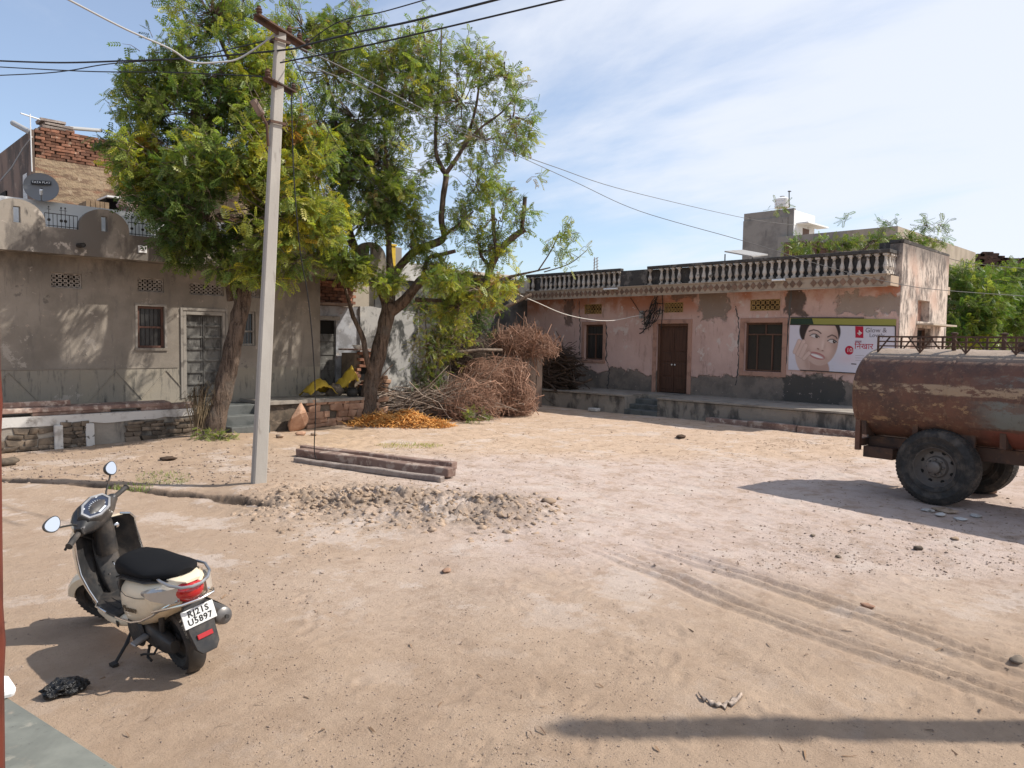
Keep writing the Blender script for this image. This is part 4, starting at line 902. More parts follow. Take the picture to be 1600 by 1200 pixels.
# ------------------------------------------------------------------ billboard on the pink wall: flat print
bb = empty('billboard', (RX, 7.8, 1.4), 'wide white beauty advertisement with a smiling face beside the tanker', 'billboard')
def flat(name, c): 
    g = G(name, .6, .3); g.col(c); MAT[name] = g.m; return g.m
def pp(x, y, d): return onX(1220+x/8, 480+y/8, RX-.03-d)
def sheet(name, pts_, mat, d, parent=None):
    m = M(); m.add([pp(x,y,d) for x,y in pts_], [tuple(range(len(pts_)))]); return m.build(name, mat, parent or bb)
def smooth_poly(pts_, k=4):
    n = len(pts_); out = []
    for i in range(n):
        p0,p1,p2,p3 = (Vector(pts_[(i+j) % n]) for j in (-1,0,1,2))
        for s in range(k):
            t = s/k; out.append(tuple(.5*((2*p1)+(p2-p0)*t+(2*p0-5*p1+4*p2-p3)*t*t+(3*p1-p0-3*p2+p3)*t**3)))
    return out
tri = lambda pts_: pts_
def gradient_poster():
    g = G('poster_ground', .55, .3); y = g.sep(g.pos)[1]; z = g.sep(g.pos)[2]
    c = g.mix(g.rng(g.noise(1.2,3,.5), .35,.7), (.60,.575,.64), (.66,.60,.64)); g.col(c); MAT['poster_ground'] = g.m
gradient_poster()
def fan(name, pts_, mat, d, parent=None):
    pts_ = smooth_poly(pts_); b = bmesh.new(); vs_ = [b.verts.new(pp(x,y,d)) for x,y in pts_]; f = b.faces.new(vs_); bmesh.ops.triangulate(b, faces=[f]); me = bpy.data.meshes.new(name); b.to_mesh(me); b.free()
    return obj(name, me, mat, parent or bb)
q = [pp(112,217,0), pp(1432,236,0), pp(1432,855,0), pp(92,782,0)]; M().prism(q, (.025,0,0)).build('panel', MAT['poster_ground'], bb)
q = [pp(122,130,-.004), pp(1440,150,-.004), pp(1436,232,-.004), pp(115,212,-.004)]; band = M().prism(q, (.02,0,0)).build('old_panel', flat('poster_green',(.30,.29,.07)), bb)
sheet('print_green', [(125,140),(390,140),(410,212),(118,212)], flat('poster_dkgreen',(.025,.05,.03)), -.001)
for a,b in (((112,217),(1432,236)),((1432,236),(1432,855)),((240,786),(1432,855)),((122,130),(1040,135))):
    M().bar(pp(*a,.006), pp(*b,.006), .018, .022).build('frame_edge', MAT['iron_black'], bb)
tooth = flat('print_tooth',(.68,.62,.60)); red_ = flat('print_red',(.42,.012,.04)); grey_ = flat('print_grey',(.14,.12,.13)); dred = flat('print_darkred',(.22,.02,.06)); hair = flat('print_hair',(.03,.02,.018))
def portrait():
    """the printed picture: soft colours held by the vertices of one flat sheet"""
    nx, ny = 300, 140; u = np.linspace(0,1,nx); v = np.linspace(0,1,ny); U, V = np.meshgrid(u, v, indexing='ij')
    X = (112*(1-V)+92*V)*(1-U) + 1428*U; Y = (220*(1-U)+239*U)*(1-V) + (779*(1-U)+851*U)*V
    ss = lambda d, w: np.clip(.5-d/(2*w), 0, 1)**2*(3-2*np.clip(.5-d/(2*w), 0, 1))
    C = np.empty(X.shape+(3,)); C[:] = (.62,.60,.665); C += (.05*np.sin(X*.004+1)*np.array((1,.6,.8)))[...,:] if False else (np.sin(X*.004+Y*.003)[...,None]*np.array((.03,.02,.015)))
    def put(mask, col, k=1.0): C[:] = C*(1-mask[...,None]*k) + np.asarray(col)*mask[...,None]*k
    def ell(cx, cy, rx, ry, rot=0):
        c, s_ = math.cos(rot), math.sin(rot); dx, dy = X-cx, Y-cy; a_ = (dx*c+dy*s_)/rx; b_ = (-dx*s_+dy*c)/ry; r = np.sqrt(a_*a_+b_*b_); return (r-1)*min(rx,ry)
    def line(pts_, w_):
        d, al = polydist(X, Y, pts_); return d-w_
    blob = lambda cx, cy, rx, ry, rot=0: np.exp(-((ell(cx,cy,rx,ry,rot)/min(rx,ry)+1)**2))
    put(ss(ell(455,790,150,170,.2),10), (.43,.28,.23))                                   # neck
    put(ss(ell(492,350,262,285,.12),8)*ss(320-Y*0-(420-Y)*0-(330-Y)-330+Y-40,1)*0+ss(ell(490,300,258,230,.10),8), (.035,.024,.022))   # hair
    face = np.minimum(ss(ell(505,430,212,300,.14),7), 1); put(face, (.60,.43,.365))
    put(face*blob(690,470,70,260,.14), (.37,.235,.19), .8); put(face*blob(330,520,60,200,.1), (.45,.30,.245), .5); put(face*blob(560,690,150,60), (.44,.29,.235), .55)
    put(face*blob(470,270,150,60), (.70,.54,.47), .6); put(face*blob(415,480,60,55), (.70,.50,.44), .5); put(face*blob(600,540,45,45), (.68,.48,.42), .45); put(face*blob(525,470,18,70,.12), (.76,.60,.53), .6)
    put(face*blob(425,350,75,38,.2), (.42,.28,.23), .55); put(face*blob(645,415,65,36,.25), (.38,.25,.205), .6); put(blob(548,490,14,50,.15), (.45,.30,.245), .55); put(blob(490,545,55,14,.25), (.42,.27,.22), .5)
    for cx,cy,r in ((425,358,.22),(645,424,.26)):
        put(ss(ell(cx,cy,56,24,r),4), (.62,.56,.54)); put(ss(ell(cx+24,cy+6,21,23),4), (.05,.03,.025)); put(ss(ell(cx+30,cy+1,5,5),2), (.7,.68,.66))
        put(ss(line([(cx-62,cy-2),(cx-25,cy-23),(cx+10,cy-22),(cx+48,cy+4),(cx+58,cy+16)],5),3), (.03,.02,.02)); put(ss(line([(cx-45,cy+18),(cx,cy+28),(cx+42,cy+26)],2),3), (.25,.15,.13), .7)
    put(ss(line([(355,300),(410,282),(465,297),(502,328)],8),5), (.06,.04,.035), .9); put(ss(line([(588,372),(640,347),(686,366),(702,390)],8),5), (.06,.04,.035), .9)
    put(ss(ell(466,521,16,8,.3),4), (.22,.11,.09)); put(ss(ell(522,543,14,7,.2),4), (.22,.11,.09))
    lipm = ss(ell(452,606,104,42,.30),5); put(lipm, (.42,.17,.16)); put(ss(ell(452,608,84,20,.32),4), (.74,.69,.67)); put(ss(line([(355,575),(450,588),(548,636)],3),3), (.26,.09,.085), .8)
    put(blob(340,560,26,36,.4), (.36,.22,.18), .5); put(blob(565,640,16,26), (.42,.27,.22), .5)
    hand = ss(ell(270,660,82,190,-.25),7); put(hand, (.60,.43,.365)); put(hand*blob(330,700,40,120,-.2), (.42,.27,.22), .7)
    for p, q, w_ in (((178,560),(232,425),24),((215,585),(285,432),26),((252,610),(312,478),25),((290,640),(352,572),22)):
        put(ss(line([p,q],w_+5),4), (.36,.225,.185), .75); put(ss(line([p,q],w_),5), (.62,.45,.385)); put(blob(q[0]+2,q[1]+8,10,13), (.70,.52,.47), .7)
    put(blob(240,470,5,60,.4), (.40,.26,.21), .6); put(ss(800-Y,4)*0, (0,0,0))
    put(blob(830,650,120,60), (.66,.50,.52), .55)                                        # faint blush in the ground
    V3 = np.array([pp(x_, y_, .003)[:] for x_, y_ in zip(X.ravel(), Y.ravel())]); i = np.arange(nx*ny).reshape(nx,ny)
    F = np.stack([i[:-1,:-1].ravel(), i[1:,:-1].ravel(), i[1:,1:].ravel(), i[:-1,1:].ravel()],1); me = np_mesh('print', V3, F4=F)
    a_ = me.attributes.new('ink', 'FLOAT_COLOR', 'POINT'); a_.data.foreach_set('color', np.concatenate([np.clip(C,0,1).reshape(-1,3), np.ones((nx*ny,1))],1).astype(np.float32).ravel())
    g = G('poster_print', .5, .3); at = g.N('ShaderNodeAttribute'); at.attribute_name = 'ink'; g.col(g.mix(g.rng(g.noise(3,7,.7), .55,.75, 0, .35), at.outputs['Color'], (.45,.42,.42))); g.bump((g.noise(2.2,3,.5), .25, .05)); obj('print', me, g.m, bb)
portrait()
lg = sheet('red_emblem', [(930,238),(1032,240),(1032,385),(932,380)], red_, .006)
fan('emblem_mark', [(975,290),(985,290),(985,318),(1015,318),(1010,330),(985,330),(990,350),(970,345),(975,330),(955,328),(960,318),(975,318)], tooth, .008)
fan('price_disc', [(855,482),(893,498),(910,538),(893,580),(855,594),(818,580),(802,538),(818,498)], red_, .006)
def letters(txt, x, y, size, mat, d=.008, shear=0, sx=1.0, align='LEFT'):
    p = pp(x,y,d); mt = Matrix(((0,0,-1,p.x),(-1,0,0,p.y),(0,1,0,p.z),(0,0,0,1))); obj('lettering', text_mesh(txt, size, mt, shear, align=align, sx=sx), mat, bb)
letters('Glow &', 1055, 290, .165, grey_); letters('Lovely', 1105, 352, .14, grey_); letters('चमक', 925, 432, .085, dred); letters('िनखार', 920, 490, .20, red_); letters('10/', 820, 538, .15, tooth)
for y_ in (600,630,660): sheet('print_line', [(930,y_),(1040,y_+3),(1040,y_+9),(930,y_+6)], flat('print_pale',(.40,.37,.40)), .006)
sheet('print_line', [(880,702),(945,706),(945,718),(880,714)], hair, .006)
# ------------------------------------------------------------------ back corner of the yard
bw = M(); rings = []
for i in range(40):
    x = 13.07+7.2*i/39; t = 4.28+.04*mnoise.noise(Vector((x*2,0,0))); rings.append([(x,19.12,0),(x,19.12,t),(x,19.4,t),(x,19.4,0)])
bwo = bw.loft(rings).build('back_wall', MAT['dark_plaster'], None, label='dark weathered wall closing the corner behind the thorn brush', cat='wall')
M().box((13.0,19.0,4.30),(19.05,19.5,4.42), j=.02, rnd=rr).build('coping_slab', MAT['beige_plaster'], bwo)
# ------------------------------------------------------------------ buildings beyond
def beyond(name, px, py, D, lpx, rpx, mat_l, mat_r, label, base=0.0):
    """a block whose near corner stands at (px, py, D); returns its root and corner"""
    c = onD(px, py, D); e = empty(name, (c.x, c.y, 0), label, 'house')
    dl = onX(lpx, py, c.x); dr_ = onY(rpx, py, c.y); y1 = dl.y; x1 = dr_.x
    M().box((c.x, c.y+.02, base),(c.x+.3, y1, c.z)).build('wall', mat_l, e); M().box((c.x+.001, c.y-.02, base),(x1, c.y+.28, c.z-.004)).build('wall', mat_r, e)
    M().box((c.x+.31, c.y+.29, c.z-.4),(x1, y1, c.z-.3)).build('roof_slab', mat_r, e); M().box((x1-.3,c.y+.29,base),(x1-.01,y1,c.z-.42)).build('wall', mat_l, e)
    return e, c, x1, y1
e, c, x1, y1 = beyond('tower_house', 1240, 325, 40, 1163, 1243, MAT['concrete_wall'], MAT['concrete_wall'], 'grey plastered tower room topped by a white water tank')
a = onY(1240,328,c.y); b = onY(1270,390,c.y); M().box((a.x+.002,c.y-.05,b.z),(b.x,c.y-.021,a.z-.01)).build('white_front', MAT['white_paint_wall'], e)
M().box((a.x+.3,c.y-.7,b.z+(a.z-b.z)*.62),(b.x+.35,c.y-.051,b.z+(a.z-b.z)*.66)).build('sunshade', MAT['white_paint_wall'], e)
wx = a.x+(b.x-a.x)*.42; M().box((wx,c.y-.06,b.z+.5),(wx+.8,c.y-.051,b.z+(a.z-b.z)*.55)).build('window', MAT['brown_wood'], e)
p = onD(1222,324,41); wt = empty('water_tank', p, 'white plastic water tank on top of the grey tower room', 'water tank')
M().lathe([(.001,0),(.40,0),(.40,.14),(.37,.16),(.40,.18),(.40,.32),(.37,.34),(.40,.36),(.40,.46),(.20,.56),(.001,.57)], p-Vector((0,0,.02)), (0,0,1), 20).build('tank_body', MAT['tank_plastic'], wt, smooth=True)
M().lathe([(.001,.56),(.14,.56),(.14,.62),(.001,.63)], p-Vector((0,0,.02)), (0,0,1), 14).build('lid', MAT['tin_grey'], wt, smooth=True)
M().tube([onD(1233,324,40.3), onD(1233,298,40.3)], .03, 5).tube([onD(1231,299,40.3), onD(1236,299,40.3)], .03, 5).build('roof_mast', MAT['iron_black'], None, label='thin mast beside the white water tank', cat='antenna')
e, c, x1, y1 = beyond('flat_roofed_house', 1402, 353, 36, 1216, 1526, MAT['concrete_wall'], MAT['tan_block_wall'], 'long tan block house with a flat roof above the pink house')
a_ = onX(1402,400,c.x).y+.02; b_ = onX(1322,400,c.x).y; M().box((c.x-.03,a_,0),(c.x-.002,b_,c.z-.02)).build('pale_render', MAT['tan_block_wall'], e)
for i in range(3):
    p = onX(1240+26*i,372,c.x); M().box((c.x-.02,p.y-.5,p.z-1.2),(c.x-.001,p.y+.5,p.z-.2)).build('window', MAT['brown_wood'], e)
p = onD(1168,397,23.6); q = onD(1200,399,24.4)
sp = empty('roof_shed', (p.x,p.y,3.8), 'slanted grey tin sheet on thin legs behind the roof balusters', 'shed')
M().prism([onD(1132,394,23.4),onD(1160,392,24.4),onD(1200,399,24.4),onD(1176,402,23.4)], (0,0,.04)).build('sheet_roof', MAT['tin_grey'], sp)
for px_ in (1133,1176): M().tube([onD(px_,397+4*(px_ > 1150),23.45), Vector((*onD(px_,396,23.45).xy, 3.79))], .02, 5).build('leg', MAT['iron_black'], sp)
ru = empty('ruined_brick_house', onD(1527,440,46), 'dark ruined brick wall with a jagged top above the green trees', 'ruin')
a = onD(1527,402,46); m = M(); k = 14; xs2 = [1527+i*9 for i in range(k+1)]; tops = [397,394,396,400,403,404,404,404,403,403,402,402,401,401,400]
pb = [Vector((*onD(x,470,46).xy, 0)) for x in xs2]; pt = [onD(x,t,46) for x,t in zip(xs2,tops)]
for i in range(k): m.prism([pb[i],pb[i+1],Vector((pb[i+1].x,pb[i+1].y,pt[i].z)),Vector((pb[i].x,pb[i].y,pt[i].z))], (.35,.35,0))
m.build('wall', MAT['black_mould'], ru)
surf('dark_brick', (.075,.045,.035), [((.045,.03,.026),3,.45,.62)], vary=.3, bump=())
bk = M().box((-.22,-.1,-.07),(.22,.1,.07)).mesh('brick'); bk.materials.append(MAT['dark_brick'])
dirv = (pb[-1]-pb[0]).normalized(); ang = math.atan2(dirv.y, dirv.x)
for i in range(k*2):
    for j in range(6):
        t = (i+.5*(j%2))/(k*2); ztop = pt[min(k-1,int(t*k))].z; z = ztop-.08-.17*j
        o = bpy.data.objects.new('brick', bk); COL.objects.link(o); o.location = pb[0]+(pb[-1]-pb[0])*t+Vector((-.04,-.04,0)); o.location.z = z; o.rotation_euler.z = ang; o.parent = ru; o.matrix_parent_inverse = world_of(ru).inverted()
# far lattice mast beyond the baluster rail
m = M(); p = onD(931,425,120); q = onD(931,402,120)
for s in (-.35,.35): m.bar(Vector((p.x+s,p.y-s,0)), q+Vector((s*.4,-s*.4,0)), .12, .12)
for i in range(5): t = i/5; m.bar(p.lerp(q,t)+Vector((-.3,.3,0)), p.lerp(q,t+.2)+Vector((.3,-.3,0)), .08, .08)
m.build('far_mast', MAT['tin_grey'], None, label='distant lattice mast above the left end of the balusters', cat='mast')
# ------------------------------------------------------------------ vegetation
def tubes_np(paths, radii, n=3):
    paths = np.asarray(paths, float); radii = np.asarray(radii, float); N, K, _ = paths.shape
    t = np.gradient(paths, axis=1); t /= np.linalg.norm(t, axis=2, keepdims=True)+1e-9
    ref = np.where(np.abs(t[:,:1,2:3]) < .9, np.array((0,0,1.)), np.array((1.,0,0))); u = np.cross(t, np.broadcast_to(ref, t.shape)); u /= np.linalg.norm(u, axis=2, keepdims=True)+1e-9; v = np.cross(t, u)
    a = np.arange(n)*2*np.pi/n; V = paths[:,:,None,:] + (u[:,:,None,:]*np.cos(a)[None,None,:,None] + v[:,:,None,:]*np.sin(a)[None,None,:,None])*radii[:,:,None,None]
    i = np.arange(N*K*n).reshape(N,K,n); j = np.roll(i,-1,axis=2)
    F = np.stack([i[:,:-1], j[:,:-1], j[:,1:], i[:,1:]], -1).reshape(-1,4)
    return V.reshape(-1,3), F
def leaf_template(pairs=5, llen=.30, lw=.10, ang=60, droop=.05):
    V = []; ts = [.18+.74*k/(pairs-1) for k in range(pairs)]
    for t in ts:
        for s in (-1,1):
            a = R(ang); d = np.array((math.cos(a), s*math.sin(a), -droop)); p = np.array((t,0,-.12*t*t)); L_ = llen*(1-.25*abs(t-.5)); q = np.array((d[1],-d[0],0))
            V += [p, p+d*L_*.45+q*lw*.5, p+d*L_+np.array((.02,0,-.03)), p+d*L_*.45-q*lw*.5]
    p = np.array((.92,0,-.11)); V += [p, p+np.array((llen*.45,lw*.5,-.01)), p+np.array((llen,0,-.05)), p+np.array((llen*.45,-lw*.5,-.01))]
    return np.array(V)
NEEM = leaf_template(5,.32,.135,58); FERN = leaf_template(6,.26,.10,66); BROAD = leaf_template(2,.62,.34,50)
def leaves_mesh(name, O, A, Nn, S, tint, tmpl):
    """O origins, A axis, Nn up-normal, S length, tint colours"""
    A = A/np.linalg.norm(A,axis=1,keepdims=True); B = np.cross(Nn, A); B /= np.linalg.norm(B,axis=1,keepdims=True)+1e-9; C = np.cross(A,B)
    T = tmpl[None]*S[:,None,None]; V = O[:,None,:] + T[:,:,0:1]*A[:,None,:] + T[:,:,1:2]*B[:,None,:] + T[:,:,2:3]*C[:,None,:]
    nq = len(tmpl)//4; F = np.arange(len(O)*len(tmpl)).reshape(-1,4); return np_mesh(name, V.reshape(-1,3), F4=F, attr=np.concatenate([np.repeat(tint,nq,axis=0), np.ones((len(O)*nq,1))],1))
CR = np.array(_rt[:]); CU = np.array((0,0,1.)); CF = np.array((_fw.x,_fw.y,0)); CF /= np.linalg.norm(CF)
PAL = {'dark':(.075,.120,.036), 'mid':(.150,.210,.055), 'lit':(.250,.305,.075), 'yel':(.38,.39,.060), 'rust':(.30,.16,.045), 'gold':(.38,.32,.045), 'acacia':(.085,.155,.030), 'acy':(.15,.20,.042), 'dry':(.27,.215,.10)}  # leaf tints, dark to light green, mixed at random by weight
STRAW = gnd(625,668).xy
def sunlit_gap(p, rs):  # leaves left out on purpose so chosen patches of wall and straw stay sunlit
    """openings in the crowns through which the sun reaches the house wall and parapet"""
    for Y, x0, x1, z0, z1, k in ((16.6,3.75,5.55,1.2,2.95,.99),(16.6,4.7,6.0,.7,1.5,.75),(16.05,4.95,7.3,3.4,4.3,.97),(16.6,8.1,9.6,1.1,2.8,.97),(16.05,2.2,3.0,3.6,4.0,.8),(15.55,3.6,5.0,.2,.6,.6),(16.95,11.9,12.9,1.0,2.6,.8),(16.05,10.3,11.3,3.5,4.4,.8)):
        t = (Y-p[1])/-SUNV.y
        if t <= 0: continue
        x = p[0]-SUNV.x*t; z = p[2]-SUNV.z*t; w_ = .22*mnoise.noise(Vector((x*2.3,z*2.3,4)))
        if x0+w_ < x < x1+w_ and z0+w_ < z < z1+w_ and rs.rand() < k: return True
    t = (p[2]-.15)/SUNV.z; x = p[0]-SUNV.x*t-STRAW[0]; y = p[1]-SUNV.y*t-STRAW[1]
    if x*x+y*y < 1.9 and rs.rand() < .8: return True
    return False
def crown(clumps, seed, tmpl, leaf=(.17,.27), per=5, gap=-.12, gfreq=.9, twig=.35, droop=.55, dens=1.0, wood=None, hubs=None):
    """clumps = (px, py, rx, ry, D, depth radius, twigs, {colour: weight}); returns leaf arrays and twig paths"""
    rs = np.random.RandomState(seed); O = []; A = []; S = []; T = []; paths = []; rads = []
    for (px,py,rx,ry,D,dr_,n,cols) in clumps:
        c = np.array(onD(px,py,D)[:]); ex, ez = rx/FPX*D, ry/FPX*D; names = list(cols); wts = np.array([cols[k] for k in names],float); wts /= wts.sum(); made = 0; tries = 0; n = int(n*dens*((.66 if px > 670 and py < 400 else .75 if py < 120 else 1) if 17.5 < D < 18.7 else 1))
        while made < n and tries < n*6:
            tries += 1; d = rs.normal(size=3); d /= np.linalg.norm(d); rad = rs.rand()**.42
            p = c + (CR*d[0]*ex + CF*d[1]*dr_ + CU*d[2]*ez)*rad
            if mnoise.noise(Vector(p)*gfreq + Vector((seed,0,0))) < gap + .10*rs.normal() or sunlit_gap(p, rs): continue
            made += 1; out = (CR*d[0] + CF*d[1] + CU*(d[2]*.6+.35)); out = out/np.linalg.norm(out) + rs.normal(size=3)*.35; out /= np.linalg.norm(out); L_ = twig*rs.uniform(.6,1.3)
            base = p - out*L_*.5; tip = p + out*L_*.5 - np.array((0,0,.10*L_)); paths.append([base, p+np.array((0,0,.03)), tip]); rads.append([.009,.006,.003])
            if made % 4 == 0: paths.append([c+(p-c)*.15, c+(base-c)*.6+rs.normal(size=3)*.06, base]); rads.append([.020,.013,.009])
            base_t = np.array(PAL[names[rs.choice(len(names), p=wts)]])
            for k in range(per):
                t = (k+.6)/per; o = base+(tip-base)*t; a = out*.45 + rs.normal(size=3)*.62; a[2] -= droop*rs.uniform(.2,1.1); O.append(o); A.append(a); S.append(rs.uniform(*leaf)); T.append(base_t*rs.uniform(.72,1.30)*np.array((rs.uniform(.85,1.2),1,1)))
    O = np.array(O); A = np.array(A); S = np.array(S); T = np.array(T); Nn = np.tile(np.array((0,0,1.)),(len(O),1)) + rs.normal(size=(len(O),3))*.45
    return O, A, Nn, S, T, paths, rads
def add_crown(root, clumps, seed, tmpl=NEEM, name='crown', wood=MAT['bark_pale'], **kw):
    O, A, Nn, S, T, paths, rads = crown(clumps, seed, tmpl, **kw)
    o = obj(name, leaves_mesh(name, O, A, Nn, S, T, tmpl), MAT['leaf'], root, kind=None)
    V, F = tubes_np(paths, rads, 3); obj('twigs', np_mesh('twigs', V, F4=F), wood, root, kind='stuff'); return len(O)
def limb(root, pts, name='limb', mat=None, n=10, jit=.16, sub=4):
    """pts = (px, py, D, radius)"""
    P = [Vector(onD(a,b,c)) for a,b,c,_ in pts]; Rd = [r for *_,r in pts]; out = []; rad = []; k = len(P)
    for i in range(k-1):
        p0,p1,p2,p3 = P[max(i-1,0)],P[i],P[i+1],P[min(i+2,k-1)]
        for s in range(sub):
            t = s/sub; out.append(.5*((2*p1)+(p2-p0)*t+(2*p0-5*p1+4*p2-p3)*t*t+(3*p1-p0-3*p2+p3)*t**3)); rad.append(Rd[i]+(Rd[i+1]-Rd[i])*t)
    out.append(P[-1]); rad.append(Rd[-1])
    return M().tube(out, rad, n, jit=jit).build(name, mat or MAT['bark'], root, smooth='all')
# leaning neem tree
D1_ = 14.96
t1 = empty('neem_tree', (6.24,14.88,0), 'leaning thick-trunked neem tree with a dense yellow and green crown', 'tree')
limb(t1, [(322,705,D1_,.28),(334,675,D1_,.21),(349,610,D1_,.17),(364,540,15.0,.16),(378,475,15.05,.155),(388,430,15.1,.155)], 'trunk', n=20, jit=.30, sub=7)
for L_ in ([(386,440,15.1,.16),(350,395,15.1,.12),(330,350,15.2,.10),(318,290,15.2,.10),(300,200,15.2,.07),(320,110,15.2,.04)], [(388,436,15.1,.16),(396,390,15.2,.13),(405,330,15.3,.12),(400,250,15.3,.10),(385,150,15.3,.07),(340,50,15.3,.04),(330,-20,15.3,.03)],
           [(389,436,15.1,.13),(430,395,15.0,.10),(470,365,14.9,.09),(505,330,14.9,.05)], [(322,300,15.2,.08),(270,260,15.1,.05),(215,240,15,.03)], [(350,395,15.1,.08),(300,360,14.6,.05),(260,340,14.3,.03)], [(360,470,15.0,.07),(352,420,14.8,.05),(340,390,14.7,.04)], [(405,330,15.3,.09),(460,250,15.4,.06),(480,180,15.4,.03)]):
    limb(t1, L_)
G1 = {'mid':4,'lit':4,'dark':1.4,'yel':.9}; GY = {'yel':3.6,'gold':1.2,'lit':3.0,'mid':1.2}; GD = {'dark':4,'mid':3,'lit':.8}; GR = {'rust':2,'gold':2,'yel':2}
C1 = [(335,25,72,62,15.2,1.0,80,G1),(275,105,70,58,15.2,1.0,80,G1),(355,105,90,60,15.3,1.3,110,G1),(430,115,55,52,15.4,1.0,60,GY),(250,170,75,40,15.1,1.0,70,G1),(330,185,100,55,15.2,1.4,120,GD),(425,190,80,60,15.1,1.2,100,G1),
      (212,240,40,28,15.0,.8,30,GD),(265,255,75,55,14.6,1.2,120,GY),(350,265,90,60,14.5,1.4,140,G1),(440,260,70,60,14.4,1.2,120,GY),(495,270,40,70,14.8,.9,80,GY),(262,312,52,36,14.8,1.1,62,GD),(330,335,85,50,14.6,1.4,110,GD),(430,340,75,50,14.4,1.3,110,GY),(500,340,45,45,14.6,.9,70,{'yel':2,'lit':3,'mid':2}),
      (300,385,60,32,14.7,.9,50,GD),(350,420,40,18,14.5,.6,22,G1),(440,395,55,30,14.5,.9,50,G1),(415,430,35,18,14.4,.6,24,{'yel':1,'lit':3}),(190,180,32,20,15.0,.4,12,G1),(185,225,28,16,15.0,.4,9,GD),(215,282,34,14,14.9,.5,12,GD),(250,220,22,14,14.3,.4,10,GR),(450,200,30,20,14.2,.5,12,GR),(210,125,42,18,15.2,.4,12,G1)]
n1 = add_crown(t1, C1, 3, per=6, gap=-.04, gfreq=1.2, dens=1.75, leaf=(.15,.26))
# forked tree in the middle
D2_ = 18.3
t2 = empty('forked_tree', (10.35,15.5,0), 'forked neem tree with open crown and lopped branches above the brush', 'tree')
limb(t2, [(570,672,D2_,.26),(573,655,D2_,.22),(578,610,D2_,.20),(588,565,D2_,.19),(600,515,18.35,.18),(608,475,18.4,.18)], 'trunk', n=14, jit=.2, sub=5)
for L_ in ([(607,480,18.4,.15),(596,452,18.4,.13),(578,420,18.4,.11),(556,390,18.4,.10),(545,355,18.5,.085),(540,310,18.5,.07),(530,220,18.5,.05),(510,120,18.5,.03)],
           [(609,478,18.4,.13),(612,445,18.4,.10),(608,400,18.4,.08),(607,350,18.4,.06),(606,290,18.3,.05),(600,200,18.2,.03)],
           [(611,440,18.4,.10),(628,412,18.3,.10),(650,392,18.2,.105),(685,378,18.2,.10),(694,368,18.2,.075),(690,345,18.2,.075),(692,310,18.2,.07),(697,275,18.2,.075),(690,262,18.2,.06),(681,235,18.2,.045),(682,180,18.2,.04),(688,100,18.2,.025),(690,40,18.2,.015)],
           [(696,272,18.2,.06),(715,245,18.2,.05),(730,215,18.2,.04),(745,160,18.2,.03),(752,90,18.2,.015)], [(715,245,18.2,.04),(745,205,18.1,.03),(790,170,18,.02),(815,130,18,.012)],
           [(609,488,18.4,.15),(630,472,18.3,.14),(648,450,18.2,.12),(662,436,18.1,.11),(690,438,18.1,.08),(730,442,18.1,.09),(762,440,18.1,.10),(775,436,18.1,.07)],
           [(760,440,18.1,.09),(768,415,18.1,.095),(778,395,18.1,.09),(800,372,18.1,.08),(820,358,18.1,.07)], [(815,360,18.1,.05),(818,335,18.1,.05),(820,308,18.1,.055)], [(776,395,18.1,.05),(772,365,18.1,.045),(770,325,18.1,.05)], [(765,415,18.1,.04),(752,400,18.1,.04),(749,380,18.1,.035)],
           [(580,585,18.2,.075),(572,555,18.0,.07),(566,525,18.0,.065),(552,495,18.0,.055),(545,470,18.0,.045),(536,440,18.0,.03)], [(662,436,18.1,.07),(668,405,18.0,.05),(690,398,18.0,.05),(712,392,18.0,.045)],
           [(650,468,18.3,.06),(690,470,18.1,.05),(735,468,18.0,.04)], [(770,490,19.5,.05),(800,475,19.6,.05),(830,460,19.7,.04)], [(694,368,18.2,.05),(715,352,18.1,.035),(740,330,18,.02)], [(556,390,18.4,.06),(530,370,18.2,.04),(505,375,18.0,.03)], [(770,442,18.1,.05),(800,432,18.1,.035),(835,424,18.1,.02),(860,418,18.1,.015)], [(840,424,18.1,.018),(862,390,18.1,.014),(875,360,18.1,.01)], [(850,425,18.1,.015),(890,412,18.1,.012),(918,390,18.1,.008)]):
    limb(t2, L_, n=8)
G2 = {'mid':4,'lit':4,'dark':1.1,'yel':.6,'dry':.4}; GS = {'lit':3,'mid':2,'yel':1.2}
